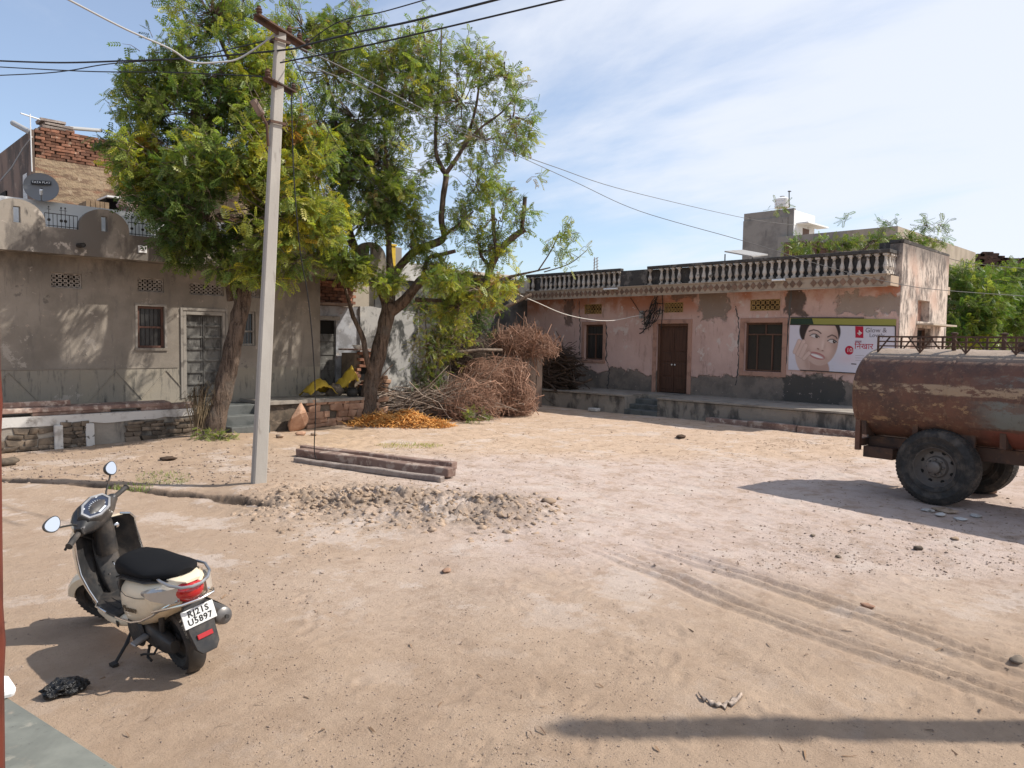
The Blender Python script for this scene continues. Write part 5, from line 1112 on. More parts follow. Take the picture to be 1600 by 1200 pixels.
C2 = [(475,45,70,50,18.6,1.3,90,G2),(545,35,65,50,18.5,1.3,80,G2),(600,85,75,55,18.4,1.4,100,G2),(520,115,80,60,18.6,1.5,120,G2),(665,70,55,45,18.2,1.2,60,G2),(735,85,42,32,18.1,1.0,40,G2),(640,150,80,60,18.2,1.5,110,G2),(720,160,60,50,18.0,1.3,60,G2),(790,120,45,38,18.0,1.0,48,G2),(800,185,42,60,18.0,1.1,60,G2),(755,215,55,40,18.1,1.1,45,{'dry':1,'mid':3,'lit':2}),
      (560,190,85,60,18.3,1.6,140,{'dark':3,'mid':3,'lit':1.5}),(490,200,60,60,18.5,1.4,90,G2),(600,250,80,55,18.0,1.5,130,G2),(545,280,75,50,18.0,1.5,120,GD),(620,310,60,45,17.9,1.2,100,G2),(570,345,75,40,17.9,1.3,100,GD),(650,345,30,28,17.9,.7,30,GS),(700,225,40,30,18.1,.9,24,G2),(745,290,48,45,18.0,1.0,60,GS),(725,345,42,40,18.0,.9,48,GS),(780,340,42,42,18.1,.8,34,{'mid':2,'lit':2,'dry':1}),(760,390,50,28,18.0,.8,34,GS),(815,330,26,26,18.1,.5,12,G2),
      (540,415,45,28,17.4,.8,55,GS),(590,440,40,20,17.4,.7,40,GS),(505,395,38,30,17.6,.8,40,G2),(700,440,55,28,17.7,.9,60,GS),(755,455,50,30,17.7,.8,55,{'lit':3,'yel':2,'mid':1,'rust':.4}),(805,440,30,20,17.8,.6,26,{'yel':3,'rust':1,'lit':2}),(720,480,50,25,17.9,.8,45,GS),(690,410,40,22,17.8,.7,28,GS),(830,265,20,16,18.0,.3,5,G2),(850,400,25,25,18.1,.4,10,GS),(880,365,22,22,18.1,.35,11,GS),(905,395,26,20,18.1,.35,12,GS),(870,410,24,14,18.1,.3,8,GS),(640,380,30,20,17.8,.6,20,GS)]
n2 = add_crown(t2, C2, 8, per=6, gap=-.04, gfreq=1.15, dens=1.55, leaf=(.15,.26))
# shrubs in the back corner
def shrub(label, cx, cy, D, clumps, seed, tmpl=FERN, cat='bush', stems=8, name='shrub', **kw):
    g0 = onD(cx, cy, D); root = empty(name, (g0.x,g0.y,0), label, cat); q = random.Random(seed)
    m = M()
    for k in range(stems):
        c = q.choice(clumps); e = onD(c[0]+q.uniform(-.5,.5)*c[2], c[1]+q.uniform(-.3,.5)*c[3], c[4]); b = Vector((g0.x+q.uniform(-.3,.3), g0.y+q.uniform(-.3,.3), 0)); mid_ = b.lerp(e,.5)+Vector((q.uniform(-.1,.1),q.uniform(-.1,.1),.1)); m.tube([b,mid_,e],[.03,.02,.008],5)
    m.build('stem', MAT['bark'], root, smooth=True, kind='stuff'); add_crown(root, clumps, seed, tmpl, **kw)
GB = {'yel':2,'dry':1.6,'lit':2,'mid':1.5}
shrub('yellowish green shrub growing against the mouldy grey wall', 690, 600, 20.3, [(690,495,48,45,20.2,.8,110,GB),(672,545,36,45,20.0,.7,80,GB),(705,535,40,40,20.2,.7,70,GB),(660,470,28,30,20.3,.6,40,{'dark':2,'mid':2}),(655,590,26,28,19.6,.5,36,{'mid':2,'dark':1,'dry':1})], 21, leaf=(.10,.18), per=6, gap=-.2, dens=1.3)
shrub('dark leafy creeper hanging in the corner behind the yellowish shrub', 760, 560, 22.5, [(750,510,40,40,22.4,.6,60,GD),(775,490,35,30,22.3,.5,40,{'dark':3,'mid':1}),(735,470,45,35,21.5,.7,60,GD)], 22, leaf=(.14,.24), per=5, gap=-.2)
shrub('fresh green weed at the foot of the leaning tree', 335, 690, 14.4, [(322,680,16,10,14.4,.25,26,{'lit':2,'mid':2}),(345,682,20,9,14.4,.25,30,{'lit':2,'mid':2})], 23, leaf=(.08,.14), per=5, gap=-1, twig=.18, stems=4, name='weed')
shrub('small blue-green plant beside the branch pile', 680, 600, 19.6, [(678,585,14,25,19.6,.3,22,{'mid':2,'acacia':2}),(745,648,22,8,18.6,.3,24,{'lit':2,'mid':2})], 24, leaf=(.10,.16), per=5, gap=-1, twig=.2, stems=4, name='weed')
# trees beyond the pink house
GA = {'acacia':4,'acy':2,'mid':2,'lit':1.5}
def far_tree(label, bx, D, trunk, clumps, seed, **kw):
    g0 = onD(bx, 560, D); root = empty('acacia_tree', (g0.x,g0.y,0), label, 'tree', 'trees beyond the pink house'); limb(root, trunk, 'trunk', n=7); 
    for c in clumps[:4]: limb(root, [trunk[-1], ((trunk[-1][0]+c[0])/2, (trunk[-1][1]+c[1])/2+6, (trunk[-1][2]+c[4])/2, .06), (c[0],c[1],c[4],.03)], n=5)
    add_crown(root, clumps, seed, FERN, **kw)
far_tree('bright green acacia right beside the weathered side wall', 1520, 31, [(1520,620,31,.2),(1518,540,31,.16),(1515,500,31,.12)], [(1500,440,28,28,31,1.2,70,GA),(1520,480,45,40,30.5,1.6,130,GA),(1500,515,35,25,30,1.2,70,{'acy':3,'yel':1,'acacia':2}),(1548,450,35,25,31.5,1.2,70,GA),(1545,510,35,30,30.2,1.3,80,GA)], 31, leaf=(.28,.45), per=6, gap=-.3, twig=.6, dens=2.0)
far_tree('broad green acacia at the right edge above the tanker', 1590, 33, [(1590,620,33,.22),(1592,540,33,.18),(1590,500,33,.13)], [(1580,435,30,25,33.5,1.4,60,GA),(1595,470,40,30,33,1.5,90,GA),(1575,500,45,32,32,1.6,110,GA),(1620,450,40,40,33,1.6,90,GA),(1560,475,30,24,32.5,1.2,60,{'acacia':3,'dark':2})], 32, leaf=(.28,.45), per=6, gap=-.3, twig=.6, dens=2.0)
far_tree('thin acacia spreading over the flat roof behind the balusters', 1330, 27.5, [(1330,470,27.5,.14),(1335,420,27.5,.10),(1330,395,27.5,.07)], [(1262,378,32,13,28,.8,40,GA),(1310,380,36,11,28,.8,36,GA),(1365,376,36,12,28,.8,36,GA),(1420,376,32,13,28,.8,34,GA),(1452,376,20,10,28,.6,18,GA),(1392,348,18,8,28,.4,7,GA),(1448,352,10,14,28,.3,9,GA),(1470,352,16,5,28,.2,6,GA),(1320,345,5,8,28,.2,3,GA),(1220,325,18,6,33,.3,6,GA)], 33, leaf=(.22,.36), per=5, gap=-.16, twig=.5, dens=1.1)
# ------------------------------------------------------------------ cut brush, thorn heaps, straw
def heap(name, label, cat, centres, seed, n, ln, rad, mat, flow=None, curl=.5, parent=None, shell=.5):
    """tangle of thin dry twigs filling ellipsoids: centres = (x, y, z, rx, ry, rz, share)"""
    rs = np.random.RandomState(seed); paths = []; rads = []
    for (x,y,z,rx,ry,rz,share) in centres:
        for _ in range(int(n*share)):
            d = rs.normal(size=3); d /= np.linalg.norm(d); p = np.array((x,y,z)) + d*np.array((rx,ry,rz))*rs.rand()**shell*(1+.55*mnoise.noise(Vector(d)*1.9+Vector((seed,0,0)))); p[2] = max(p[2], .01)
            L_ = rs.uniform(*ln); t = np.cross(d, rs.normal(size=3)); t /= np.linalg.norm(t)+1e-9
            if flow is not None: t = np.array(flow)+rs.normal(size=3)*.28; t /= np.linalg.norm(t)
            big = rs.rand() < .05; L_ *= (1.7 if big else 1); K = 5; s = np.linspace(-.5,.5,K); q = p[None] + t[None]*(s*L_)[:,None] - d[None]*(curl*s**2*L_)[:,None] + rs.normal(size=(K,3))*L_*.035; q[:,2] = np.maximum(q[:,2], .012)
            paths.append(q); r0 = rs.uniform(*rad)*(2.2 if big else 1); rads.append(r0*np.linspace(1,.4,K))
    V, F = tubes_np(paths, rads, 3)
    return obj(name, np_mesh(name, V, F4=F), mat, parent, kind='stuff', label=label, cat=cat)
def gp(px, py): p = gnd(px, py); return p.x, p.y
x,y = gp(700,655); heap('branch_pile', 'pile of cut grey branches stacked right of the forked tree', 'branches', [(*gp(640,655),.35,1.3,.5,.38,.45),(*gp(690,655),.42,1.2,.6,.45,.55)], 1, 520, (1.0,2.3), (.008,.022), MAT['dry_stick'], flow=tuple(np.array(CR)*.93+np.array((0,0,.22))+CF*.1), curl=.15)
heap('thorn_heap', 'big round reddish thorn heap beside the cut branches', 'thorn brush', [(*gp(735,655),.45,.95,.75,.62,.45),(*gp(760,650),.92,.75,.7,.62,.4),(*gp(715,655),.30,.9,.6,.35,.15)], 2, 2300, (.35,1.2), (.003,.009), MAT['thorn_twig'], shell=.4)
heap('thorn_heap', 'smaller reddish thorn heap leaning on the grey planks', 'thorn brush', [(*gp(803,648),.45,.62,.6,.62,.6),(*gp(795,648),1.05,.55,.5,.5,.4)], 3, 1500, (.35,1.1), (.003,.009), MAT['thorn_twig'], shell=.4)
p = onD(808,533,22.4); heap('thorn_heap', 'reddish thorn tangle piled on top of the grey planks', 'thorn brush', [(p.x,p.y,p.z-.05,.75,.8,.26,.6),(p.x+.1,p.y-.2,p.z+.08,.5,.5,.28,.25),(p.x+.3,p.y-.75,p.z-.15,.5,.5,.3,.15)], 4, 1500, (.3,1.2), (.004,.010), MAT['thorn_twig'], shell=.4)
p = onD(735,540,22.0); heap('thorn_heap', 'greyish brush behind the round thorn heap', 'thorn brush', [(p.x,p.y,p.z-.35,1.0,.9,.75,1.0)], 5, 1500, (.35,1.0), (.004,.010), MAT['dark_twig'], shell=.5)
wdp = gp(868,632); heap('wood_stack', 'dark stack of firewood against the pink wall', 'firewood', [(wdp[0],wdp[1],.55,.55,.75,.60,.6),(wdp[0],wdp[1],1.45,.5,.8,.55,.4)], 6, 900, (.5,1.3), (.008,.022), MAT['dark_twig'], flow=(.1,1,.05), curl=.05)
# straw heap: loose blades over a low mound
rs_ = random.Random(9); cx,cy = gp(625,668); pts = []
for k in range(5200):
    a = rs_.uniform(0,6.283); q = rs_.random()**.6; u = q*math.cos(a)*1.28; v = q*math.sin(a)*.75; h = .30*max(0,1-q*q)*(1+.5*mnoise.noise(Vector((u*2,v*2,0)))); px_ = cx + CR[0]*u + CF[0]*v; py_ = cy + CR[1]*u + CF[1]*v; pts.append((px_,py_,h*rs_.uniform(.55,1.05)+hz(px_,py_) if k % 8 == 0 else h*rs_.uniform(.55,1.05)+.04,.6))
blades('straw_heap', pts, MAT['straw'], (.08,.26), (.004,.011), rs_, .0, kind='stuff', label='low orange heap of dry straw in front of the forked tree', cat='straw')
# dry vine bundle on the leaning trunk
p = gnd(312,690); rs = np.random.RandomState(12); paths = []; rads = []
for k in range(90):
    b = np.array((p.x+rs.uniform(-.12,.12), p.y+rs.uniform(-.1,.1), .0)); h = rs.uniform(.6,1.25); s = rs.uniform(-.25,.25); paths.append([b, b+CR*s*.3+CU*h*.45, b+CR*s*.7+CU*h*.85, b+CR*(s+.08)+CU*h, b+CR*(s*1.3+.12*rs.normal())+CU*h*.72]); rads.append([.008,.007,.006,.004,.002])
V,F = tubes_np(paths, rads, 3); surf('dry_vine', (.34,.26,.16), [((.22,.16,.10),4,.4,.6)], bump=()); obj('dry_vine', np_mesh('dry_vine', V, F4=F), MAT['dry_vine'], None, kind='stuff', label='bundle of pale dried vine stems left of the leaning trunk', cat='dry vine')
# grass tufts
def grass(label, px, py, rx, ry, n, ln, seed, cols=('lit','mid')):
    rs = random.Random(seed); V = []; F = []; T = []
    for k in range(n):
        a = rs.uniform(0,6.28); q = math.sqrt(rs.random()); g0 = gnd(px+rx*q*math.cos(a), py+ry*q*math.sin(a)); z = hz(g0.x,g0.y) if k % 3 == 0 else 0.0; b = np.array((g0.x,g0.y,z-.005)); l = rs.uniform(*ln); t = rs.uniform(0,6.28); d = np.array((math.cos(t)*.5,math.sin(t)*.5,1.0)); s = np.array((-math.sin(t),math.cos(t),0))*.004; o = len(V)
        V += [b-s,b+s,b+d*l*.6+s*.7,b+d*l*.6-s*.7,b+d*l+np.array((d[0],d[1],-.3))*l*.3]; F += [(o,o+1,o+2),(o,o+2,o+3),(o+3,o+2,o+4)]; c = np.array(PAL[rs.choice(cols)])*rs.uniform(.8,1.3); T += [(*c,1)]*3
    obj('grass', np_mesh('grass', np.array(V), F3=np.array(F), attr=np.array(T)), MAT['leaf'], None, kind='stuff', label=label, cat='grass')
grass('patch of short green grass behind the scooter mirror', 255, 750, 45, 10, 700, (.025,.06), 1); grass('green grass along the drain behind the scooter handlebar', 205, 764, 35, 5, 260, (.03,.07), 2); grass('thin dry grass strip behind the red stone beams', 640, 697, 55, 4, 500, (.03,.07), 3, ('dry','yel','lit')); grass('green grass tuft in front of the round thorn heap', 738, 650, 26, 5, 500, (.08,.18), 4); grass('small green tuft beside the wire stay', 497, 715, 10, 5, 160, (.05,.13), 5)
surf('cable_mid', (.13,.125,.12), rough=.6, bump=())
# ------------------------------------------------------------------ utility poles and wires
def concrete_pole(base, top, w0, w1, d0, d1, root, band=True):
    base = Vector(base); top = Vector(top); m = M(); rings = []
    for i in range(7):
        t = i/6; c = base.lerp(top, t); a = (w0+(w1-w0)*t)/2; b = (d0+(d1-d0)*t)/2; e = .018
        rings.append([c+Vector(p) for p in ((-a+e,-b,0),(a-e,-b,0),(a,-b+e,0),(a,b-e,0),(a-e,b,0),(-a+e,b,0),(-a,b-e,0),(-a,-b+e,0))])
    m.loft(rings).build('shaft', MAT['pole_concrete'], root)
pb_ = gnd(402,764); pt_ = onD(438,52,10.42)
up_ = empty('utility_pole', (pb_.x,pb_.y,0), 'leaning concrete utility pole with iron cross-arms behind the scooter', 'utility pole')
concrete_pole(pb_-Vector((0,0,.3)), pt_, .20, .15, .115, .09, up_)
ad = Vector((.896,.4416,0)).normalized()
def cross_arm(c, a, b, sec, root, name='cross_arm'):
    c = Vector(c); m = M().bar(c-ad*a-Vector((0,0,0)), c+ad*b, sec, sec*.35); m.bar(c-ad*a+Vector((0,0,-sec*.5))-Vector((.03,-.03,0)), c+ad*b+Vector((0,0,-sec*.5))-Vector((.03,-.03,0)), sec*.2, sec); return m.build(name, MAT['rust_steel'], root)
ac = pt_ + Vector((-.02,-.07,.02)); cross_arm(ac, .52, .68, .075, up_)
def insulator(p, root):
    m = M(); m.lathe([(.008,-.03),(.03,-.025),(.045,.0),(.03,.012),(.042,.03),(.025,.055),(.028,.07),(.001,.075)], p, (0,0,1), 10); m.build('insulator', MAT['rust_steel'], root, smooth=True)
for s in (-.48,.18,.42,.62): insulator(ac+ad*s+Vector((0,0,.05)), up_)
lc = pb_.lerp(pt_, .885)+Vector((0,-.07,0)); lc.z = pb_.z+(pt_.z-pb_.z)*.885
cross_arm(lc, .30, .36, .055, up_); 
for s in (-.27,.30): insulator(lc+ad*s+Vector((0,0,.04)), up_)
for f_ in (.80,.98):
    c = pb_.lerp(pt_, f_); m = M(); a = .115; b = .075
    for p,q in (((-a,-b),(a,-b)),((a,-b),(a,b)),((a,b),(-a,b)),((-a,b),(-a,-b))): m.bar(c+Vector((p[0],p[1],0)), c+Vector((q[0],q[1],0)), .012, .035)
    m.build('clamp', MAT['rust_steel'], up_)
# old street-lamp bracket
m = M(); p0 = onD(419,228,10.3); p1 = onD(417,195,10.25); p2 = onD(408,178,10.2); p3 = onD(396,158,10.15)
m.tube([p0,p1,p2],.02,8); br = m.build('lamp_bracket', MAT['rust_steel'], up_, smooth=True)
d_ = (p3-p2).normalized(); m = M(); m.bar(p2-d_*.02, p3+d_*.02, .10, .05, up=(CF[0],CF[1],.2)); m.bar(p2, p3, .075, .075, up=(CF[0],CF[1],.2)); m.build('lamp_housing', MAT['plank_grey'], br, bevel=.01)
def wire(label, pts_, rad, mat, name='overhead_wire', group='overhead wires', sub=8):
    P = [Vector(onD(*p)) for p in pts_]; k = len(P); out = []
    for i in range(k-1):
        p0,p1,p2,p3 = P[max(i-1,0)],P[i],P[i+1],P[min(i+2,k-1)]
        for s in range(sub): t = s/sub; out.append(.5*((2*p1)+(p2-p0)*t+(2*p0-5*p1+4*p2-p3)*t*t+(3*p1-p0-3*p2+p3)*t**3))
    out.append(P[-1]); return M().tube(out, rad, 5).build(name, MAT[mat], None, smooth='all', label=label, cat='wire', group=group)
wire('thick grey service cable sagging from the top left corner to the pole head', [(60,-25,8.2),(108,0,8.6),(195,45,9.2),(265,76,9.7),(300,97,9.9),(345,97,10.1),(372,92,10.2),(402,74,10.3),(434,50,10.35)], .013, 'cable_grey')
wire('uppermost black line from the left edge across the pole to the top right', [(-30,94,12.5),(90,98,11.8),(200,95,11.3),(300,91,10.9),(445,78,10.3),(480,70,10.0),(560,50,9.4),(640,34,8.8),(790,-4,8.0)], .014, 'cable_black')
wire('black line dipping from the left edge to the lower cross-arm', [(-30,103,12.4),(60,108,12.0),(150,112,11.6),(260,113,11.1),(360,117,10.7),(412,120,10.4)], .009, 'cable_black')
wire('black line crossing the other two at the left edge', [(-30,119,12.6),(60,115,12.1),(110,110,11.9),(170,100,11.6),(290,90,11.0),(380,72,10.6),(420,62,10.4)], .009, 'cable_black')
wire('black line from the pole climbing past the tree to the top edge', [(438,98,10.3),(500,86,9.9),(560,74,9.5),(700,42,8.8),(890,-3,8.0)], .011, 'cable_black')
wire('thin black line from the cross-arm to the top edge above the tree', [(478,68,10.5),(530,34,10.2),(600,18,9.6),(690,-8,9.0)], .008, 'cable_black')
wire('upper of two lines running from the pole over the pink house to the tower', [(470,75,10.6),(540,108,12),(640,160,14.5),(780,228,18),(870,262,21),(980,298,24.5),(1165,341,31),(1245,352,36)], .010, 'cable_mid')
wire('lower of two lines slanting down across the balusters to the right', [(440,88,10.4),(540,125,12),(660,180,14.5),(790,235,17),(900,285,18.2),(1000,330,18.6),(1160,376,18.0),(1300,419,17.2),(1405,444,16.7),(1480,454,16.6),(1620,464,16.8)], .0075, 'cable_mid')
wire('thin line running right from the weathered side wall past the acacias', [(1395,385,22),(1440,392,21.5),(1500,408,21),(1560,416,20.6),(1630,422,20.4)], .008, 'cable_mid')
wire('thin drop wire hanging from the pole through the forked tree', [(455,80,10.4),(500,180,12.5),(540,245,14),(580,285,15.5),(618,322,17)], .007, 'cable_black')
wire('pale drop wire from the corner tree to the wire tangle on the pink house', [(760,430,19.5),(800,455,20.2),(840,473,20.8),(880,490,21.2),(920,499,21.8),(955,501,22.3),(988,495,22.8),(1004,492,23.1)], .011, 'cable_white')
wire('dark stay wire hanging from the lower cross-arm to the ground', [(455,130,10.6),(458,250,10.7),(463,330,10.8),(470,400,11.0),(482,470,11.3),(490,560,11.7),(493,640,12.1),(491,700,12.35),(494,718,12.4)], .009, 'cable_black', 'stay_wire')
# second pole just right of the view: its shadow lies across the foreground
q0 = Vector((7.10,-1.33,0)); up2 = empty('utility_pole', q0, 'concrete utility pole right of the view whose shadow crosses the foreground', 'utility pole')
q1 = q0+Vector((.05,.05,6.3)); concrete_pole(q0-Vector((0,0,.3)), q1, .24, .18, .20, .16, up2); insulator(q1+Vector((0,0,.05)), up2)
# ------------------------------------------------------------------ stone beams and single stones
def beam(label, a, b, w_, h, z, mat, grp='stone beams beside the rubble', rot=0):
    a = gnd(*a); b = gnd(*b); d = Vector((b.x-a.x,b.y-a.y,0)); ln = d.length; d.normalize(); n_ = Vector((-d.y,d.x,0)); m = M(); rings = []; k = 14
    if n_.dot(Vector(CF)) < 0: n_ = -n_
    for i in range(k+1):
        c = Vector((a.x,a.y,z))+d*ln*i/k; e = lambda s: .022*mnoise.noise(Vector((i*.7,s*3.1,z*9+w_)))
        rings.append([c+n_*(0+e(1))+Vector((0,0,e(2)*.4)), c+n_*(e(3))+Vector((0,0,h+e(4))), c+n_*(w_+e(5))+Vector((0,0,h+e(6))), c+n_*(w_+e(7))])
    return m.loft(rings).build('stone_beam', mat, None, bevel=.012, label=label, cat='stone beam', group=grp)
beam('reddish stone beam lying on edge behind the rubble', (462,716),(700,750), .20, .135, .03, MAT['red_beam_stone'])
beam('rough grey stone beam in front of the reddish one', (458,724),(688,756), .12, .085, .01, MAT['slab_concrete'])
beam('second reddish stone beam, farthest from the rubble', (468,708),(706,737), .16, .12, .02, MAT['red_beam_stone'])
def house_beam(label, x0, x1, y0, y1, z0, z1):
    m = M().box((x0,y0,z0),(x1,y1,z1), j=.018, rnd=rr).build('stone_slab', MAT['red_beam_stone'], None, bevel=.012, label=label, cat='stone slab', group='red slabs on the house plinth')
house_beam('upper red stone slab at the left edge of the plinth', .8,3.95,15.70,16.02,.765,.86); house_beam('long red stone slab under the barred window', .6,5.72,15.58,15.95,.665,.762); house_beam('short red stone slab nearest the leaning tree', 5.15,6.25,15.6,15.9,.608,.70); house_beam('buried red stone slab below the long one', 3.3,4.6,15.6,15.9,.605,.66)
def stone(label, px, py, sx, sy, sz, mat, seed, grp=None, z=None, rot=None, name='stone'):
    p = gnd(px, py); me = stone_data(ROCKS2[seed % 6], mat); o = obj(name, me, mat, None, label=label, cat='stone', group=grp); o.location = (p.x,p.y,(hz(p.x,p.y) if z is None else z)+sz*.28); o.scale = (sx,sy,sz); o.rotation_euler = rot or (0,0,seed*1.3); return o
BOULDER = shard_mesh(5, 16, 1.0); BOULDER.name = 'boulder'; o = stone('big upright reddish boulder leaning on the entrance platform', 458, 668, .72,.42,.80, MAT['sandstone'], 2, rot=(.12,.22,.6)); o.location = (8.30,15.10,.27); o.data = stone_data(BOULDER, MAT['sandstone']); [setattr(p_, 'use_smooth', False) for p_ in o.data.polygons]; o.modifiers.new('edge','BEVEL').width = .05
stone('pale stone block left of the wire stay', 437, 690, .22,.16,.12, MAT['rubble'], 1); stone('rounded stone beside the rubble pale block', 470, 683, .25,.2,.14, MAT['sandstone'], 3); stone('small white stone near the entrance platform', 490, 684, .16,.12,.1, MAT['rubble'], 4)
stone('brown stone at the left edge below the plinth', 10, 728, .35,.25,.2, MAT['rubble_brown'], 5); stone('dark clod of dung beside the grass patch', 262, 722, .34,.26,.09, MAT['dung'], 1); stone('dark clod on the sand below the pink house', 1064, 684, .28,.2,.12, MAT['dung'], 3)
stone('grey flat stone at the right end of the rubble', 858, 795, .18,.13,.09, MAT['rubble'], 2); stone('yellowish stone in the middle of the sandy foreground', 698, 898, .10,.08,.05, MAT['sandstone'], 3); stone('small dark stone right of the tyre tracks', 1434, 858, .11,.09,.07, MAT['rubble_brown'], 4); stone('pale chip of stone near the tanker wheel', 1492, 842, .12,.08,.05, MAT['rubble'], 5); stone('dark stone at the right edge by the tracks', 1590, 1035, .13,.10,.07, MAT['rubble_brown'], 0); stone('orange stone chip by the churned sand', 1355, 950, .12,.07,.04, MAT['sandstone'], 1); stone('stone chip in the middle right of the sand', 1310,872,.06,.05,.04,MAT['rubble_brown'],2); stone('small stone under the tracks by the tanker shadow', 1270,838,.06,.05,.04,MAT['rubble_brown'],3)
stone('broken brick wedged behind the tanker wheel', 1545, 772, .26,.16,.14, MAT['sandstone'], 3); stone('flat stone wedged under the near tanker tyre', 1475, 800, .32,.2,.08, MAT['rubble'], 1); stone('white rag of plaster at the end of the thorn brush', 812, 636, .2,.15,.22, MAT['whitewash'], 2)
p = gnd(390,790); M().box((p.x-.16,p.y-.12,hz(p.x,p.y)),(p.x+.16,p.y+.12,hz(p.x,p.y)+.05), j=.03, rnd=rr).build('concrete_fragment', MAT['slab_concrete'], None, bevel=.01, label='flat concrete fragment in the drain by the pole', cat='stone')
M().box((17.5,14.05,.0),(17.75,14.35,.10), j=.01, rnd=rr).build('white_stone', MAT['whitewash'], None, bevel=.01, label='small white block at the foot of the plinth left of the steps', cat='stone')
# black plastic bag
p = gnd(100,1086); m = lumpy((p.x,p.y,.045), (.105,.08,.045), 7, .38, 2.0, 44, 30); m.build('plastic_bag', MAT['black_bag'], None, smooth='all', label='crumpled black plastic bag on the ground in front of the scooter', cat='plastic bag')
# crumpled rag in the foreground
p = gnd(1122,1102); m = M(); rings = []
for i in range(13):
    t = i/12; c = gnd(1092+66*t, 1094+16*math.sin(t*3.0)+ (4 if i % 2 else -3)*.6); w_ = .020*(1+.5*math.sin(i*2.1)); c.z += hz(c.x,c.y)+.004; rings.append([c+Vector((-w_,-w_,.004)), c+Vector((-w_*.4,-w_*.4,.016+.008*math.sin(i*1.7))), c+Vector((w_*.5,w_*.5,.012+.006*math.cos(i*2.3))), c+Vector((w_,w_,.004))])
surf('rag', (.45,.36,.29), [((.28,.22,.18),30,.45,.6)], bump=()); m.loft(rings).build('rag', MAT['rag'], None, smooth='all', label='crumpled pale rag on the sand in the foreground', cat='rag')
# ------------------------------------------------------------------ things at the side entrance
# brick hearth
hr = empty('brick_hearth', (10.75,16.3,.68), 'rough brick hearth with open front beside the narrow door', 'hearth')
brick_rows(10.62,11.10,.69,1.02,16.25,hr,.22,.07,.012,.11); brick_rows(10.62,11.10,1.36,1.78,16.27,hr,.22,.07,.012,.11); brick_rows(11.0,11.2,1.02,1.36,16.26,hr,.20,.07,.012,.11); brick_rows(10.50,10.72,1.02,1.36,16.30,hr,.12,.07,.012,.11)
M().box((10.55,16.33,.69),(11.12,16.95,1.72)).build('hearth_core', MAT['mortar'], hr); M().box((10.72,16.32,1.03),(11.0,16.3295,1.35)).build('hearth_mouth', MAT['dark_void'], hr); M().box((10.42,16.15,1.79),(11.14,16.9,1.83)).build('hearth_slab', MAT['red_beam_stone'], hr)
p = Vector((10.58,16.22,1.83)); M().lathe([(.06,0),(.11,.02),(.15,.09),(.16,.10),(.145,.10),(.10,.03),(.001,.02)], p, (0,0,1), 20).build('enamel_bowl', MAT['white_enamel'], None, smooth=True, label='white enamel bowl standing on the brick hearth', cat='bowl')
# yellow sheeting over sacks
def drape(name, c, prof, label, seed, mat='yellow_cloth', rx=1.0, ry=.5):
    m = M(); n, k = 22, 14; V = []; F = []
    for i in range(n+1):
        for j in range(k+1):
            u = i/n; v = j/k; x = c[0]+rx*(u-.5); y = c[1]+ry*(v-.5); h = prof(u)*math.sin(math.pi*min(1,max(0,v*.85+.12)))**.5; h += .05*mnoise.noise(Vector((u*7,v*4,seed)))+.025*mnoise.noise(Vector((u*17,v*11,seed))); V.append((x,y,c[2]+max(.012,h)))
    for i in range(n):
        for j in range(k): a = i*(k+1)+j; F.append((a,a+1,a+k+2,a+k+1))
    m.add(V, F); o = m.build(name, MAT[mat], None, smooth='all', label=label, cat='tarpaulin', group='yellow sheets at the side entrance'); s = o.modifiers.new('thick','SOLIDIFY'); s.thickness = .01; return o
drape('yellow_sheet', (9.35,16.05,.68), lambda u: .12+.30*math.sin(math.pi*u), 'low yellow plastic sheet heaped at the left of the platform', 1, rx=.75, ry=.55)
drape('yellow_sheet', (10.12,16.2,.68), lambda u: .20+.62*u**1.2*(1 if u < .9 else .6), 'tall yellow plastic sheet draped over sacks beside the narrow door', 5, rx=.62, ry=.5)
lumpy((9.78,16.0,.80),(.22,.16,.17),9,.3).build('sack', MAT['rubble_brown'], None, smooth='all', label='brown sack between the two yellow sheets', cat='sack')
for i,(x,y,h,lab) in enumerate(((10.02,15.62,.20,'dark pot at the platform edge below the yellow sheet'),(10.36,15.66,.24,'dark pot nearest the brick hearth'))):
    M().lathe([(.001,0),(.10,0),(.15,.08),(.14,h*.75),(.09,h),(.11,h+.02),(.08,h),(.001,h*.8)], (x,y,.68), (0,0,1), 18).build('cooking_pot', MAT['iron_black'], None, smooth=True, label=lab, cat='pot', group='pots on the platform')
# planks and poles propping the thorn heaps
pk = empty('plank_screen', gnd(830,645), 'leaning screen of grey-brown planks between the thorn heaps', 'plank screen')
for i in range(4):
    a = onD(812+10*i, 612+2*i, 22.3+.12*i); b = onD(815+9.6*i, 549-1.2*i, 22.6+.12*i); M().bar(a-Vector((0,0,.35)), b, .17, .03, up=(CF[0],CF[1],0)).build('plank', MAT['plank_grey'], pk)
M().tube([onD(690,562,20.8), onD(715,551,20.9), onD(750,547,21.0), onD(785,547,21.1)],[.055,.05,.045,.04],8,jit=.2).build('wooden_pole', MAT['bark_pale'], None, smooth='all', label='pale bent pole lying across the thorn heaps', cat='pole')
m = M(); m.tube([onD(770,545,22.2), onD(777,520,22.2), onD(779,498,22.2)],[.035,.03,.02],6); m.tube([onD(783,548,22.2), onD(779,515,22.2), onD(776,503,22.2)],[.03,.025,.02],6); m.tube([onD(786,545,22.2), onD(784,508,22.2)],[.02,.015],6); m.build('forked_prop', MAT['bark_pale'], None, label='forked dry props standing in the brush', cat='props', kind='stuff')
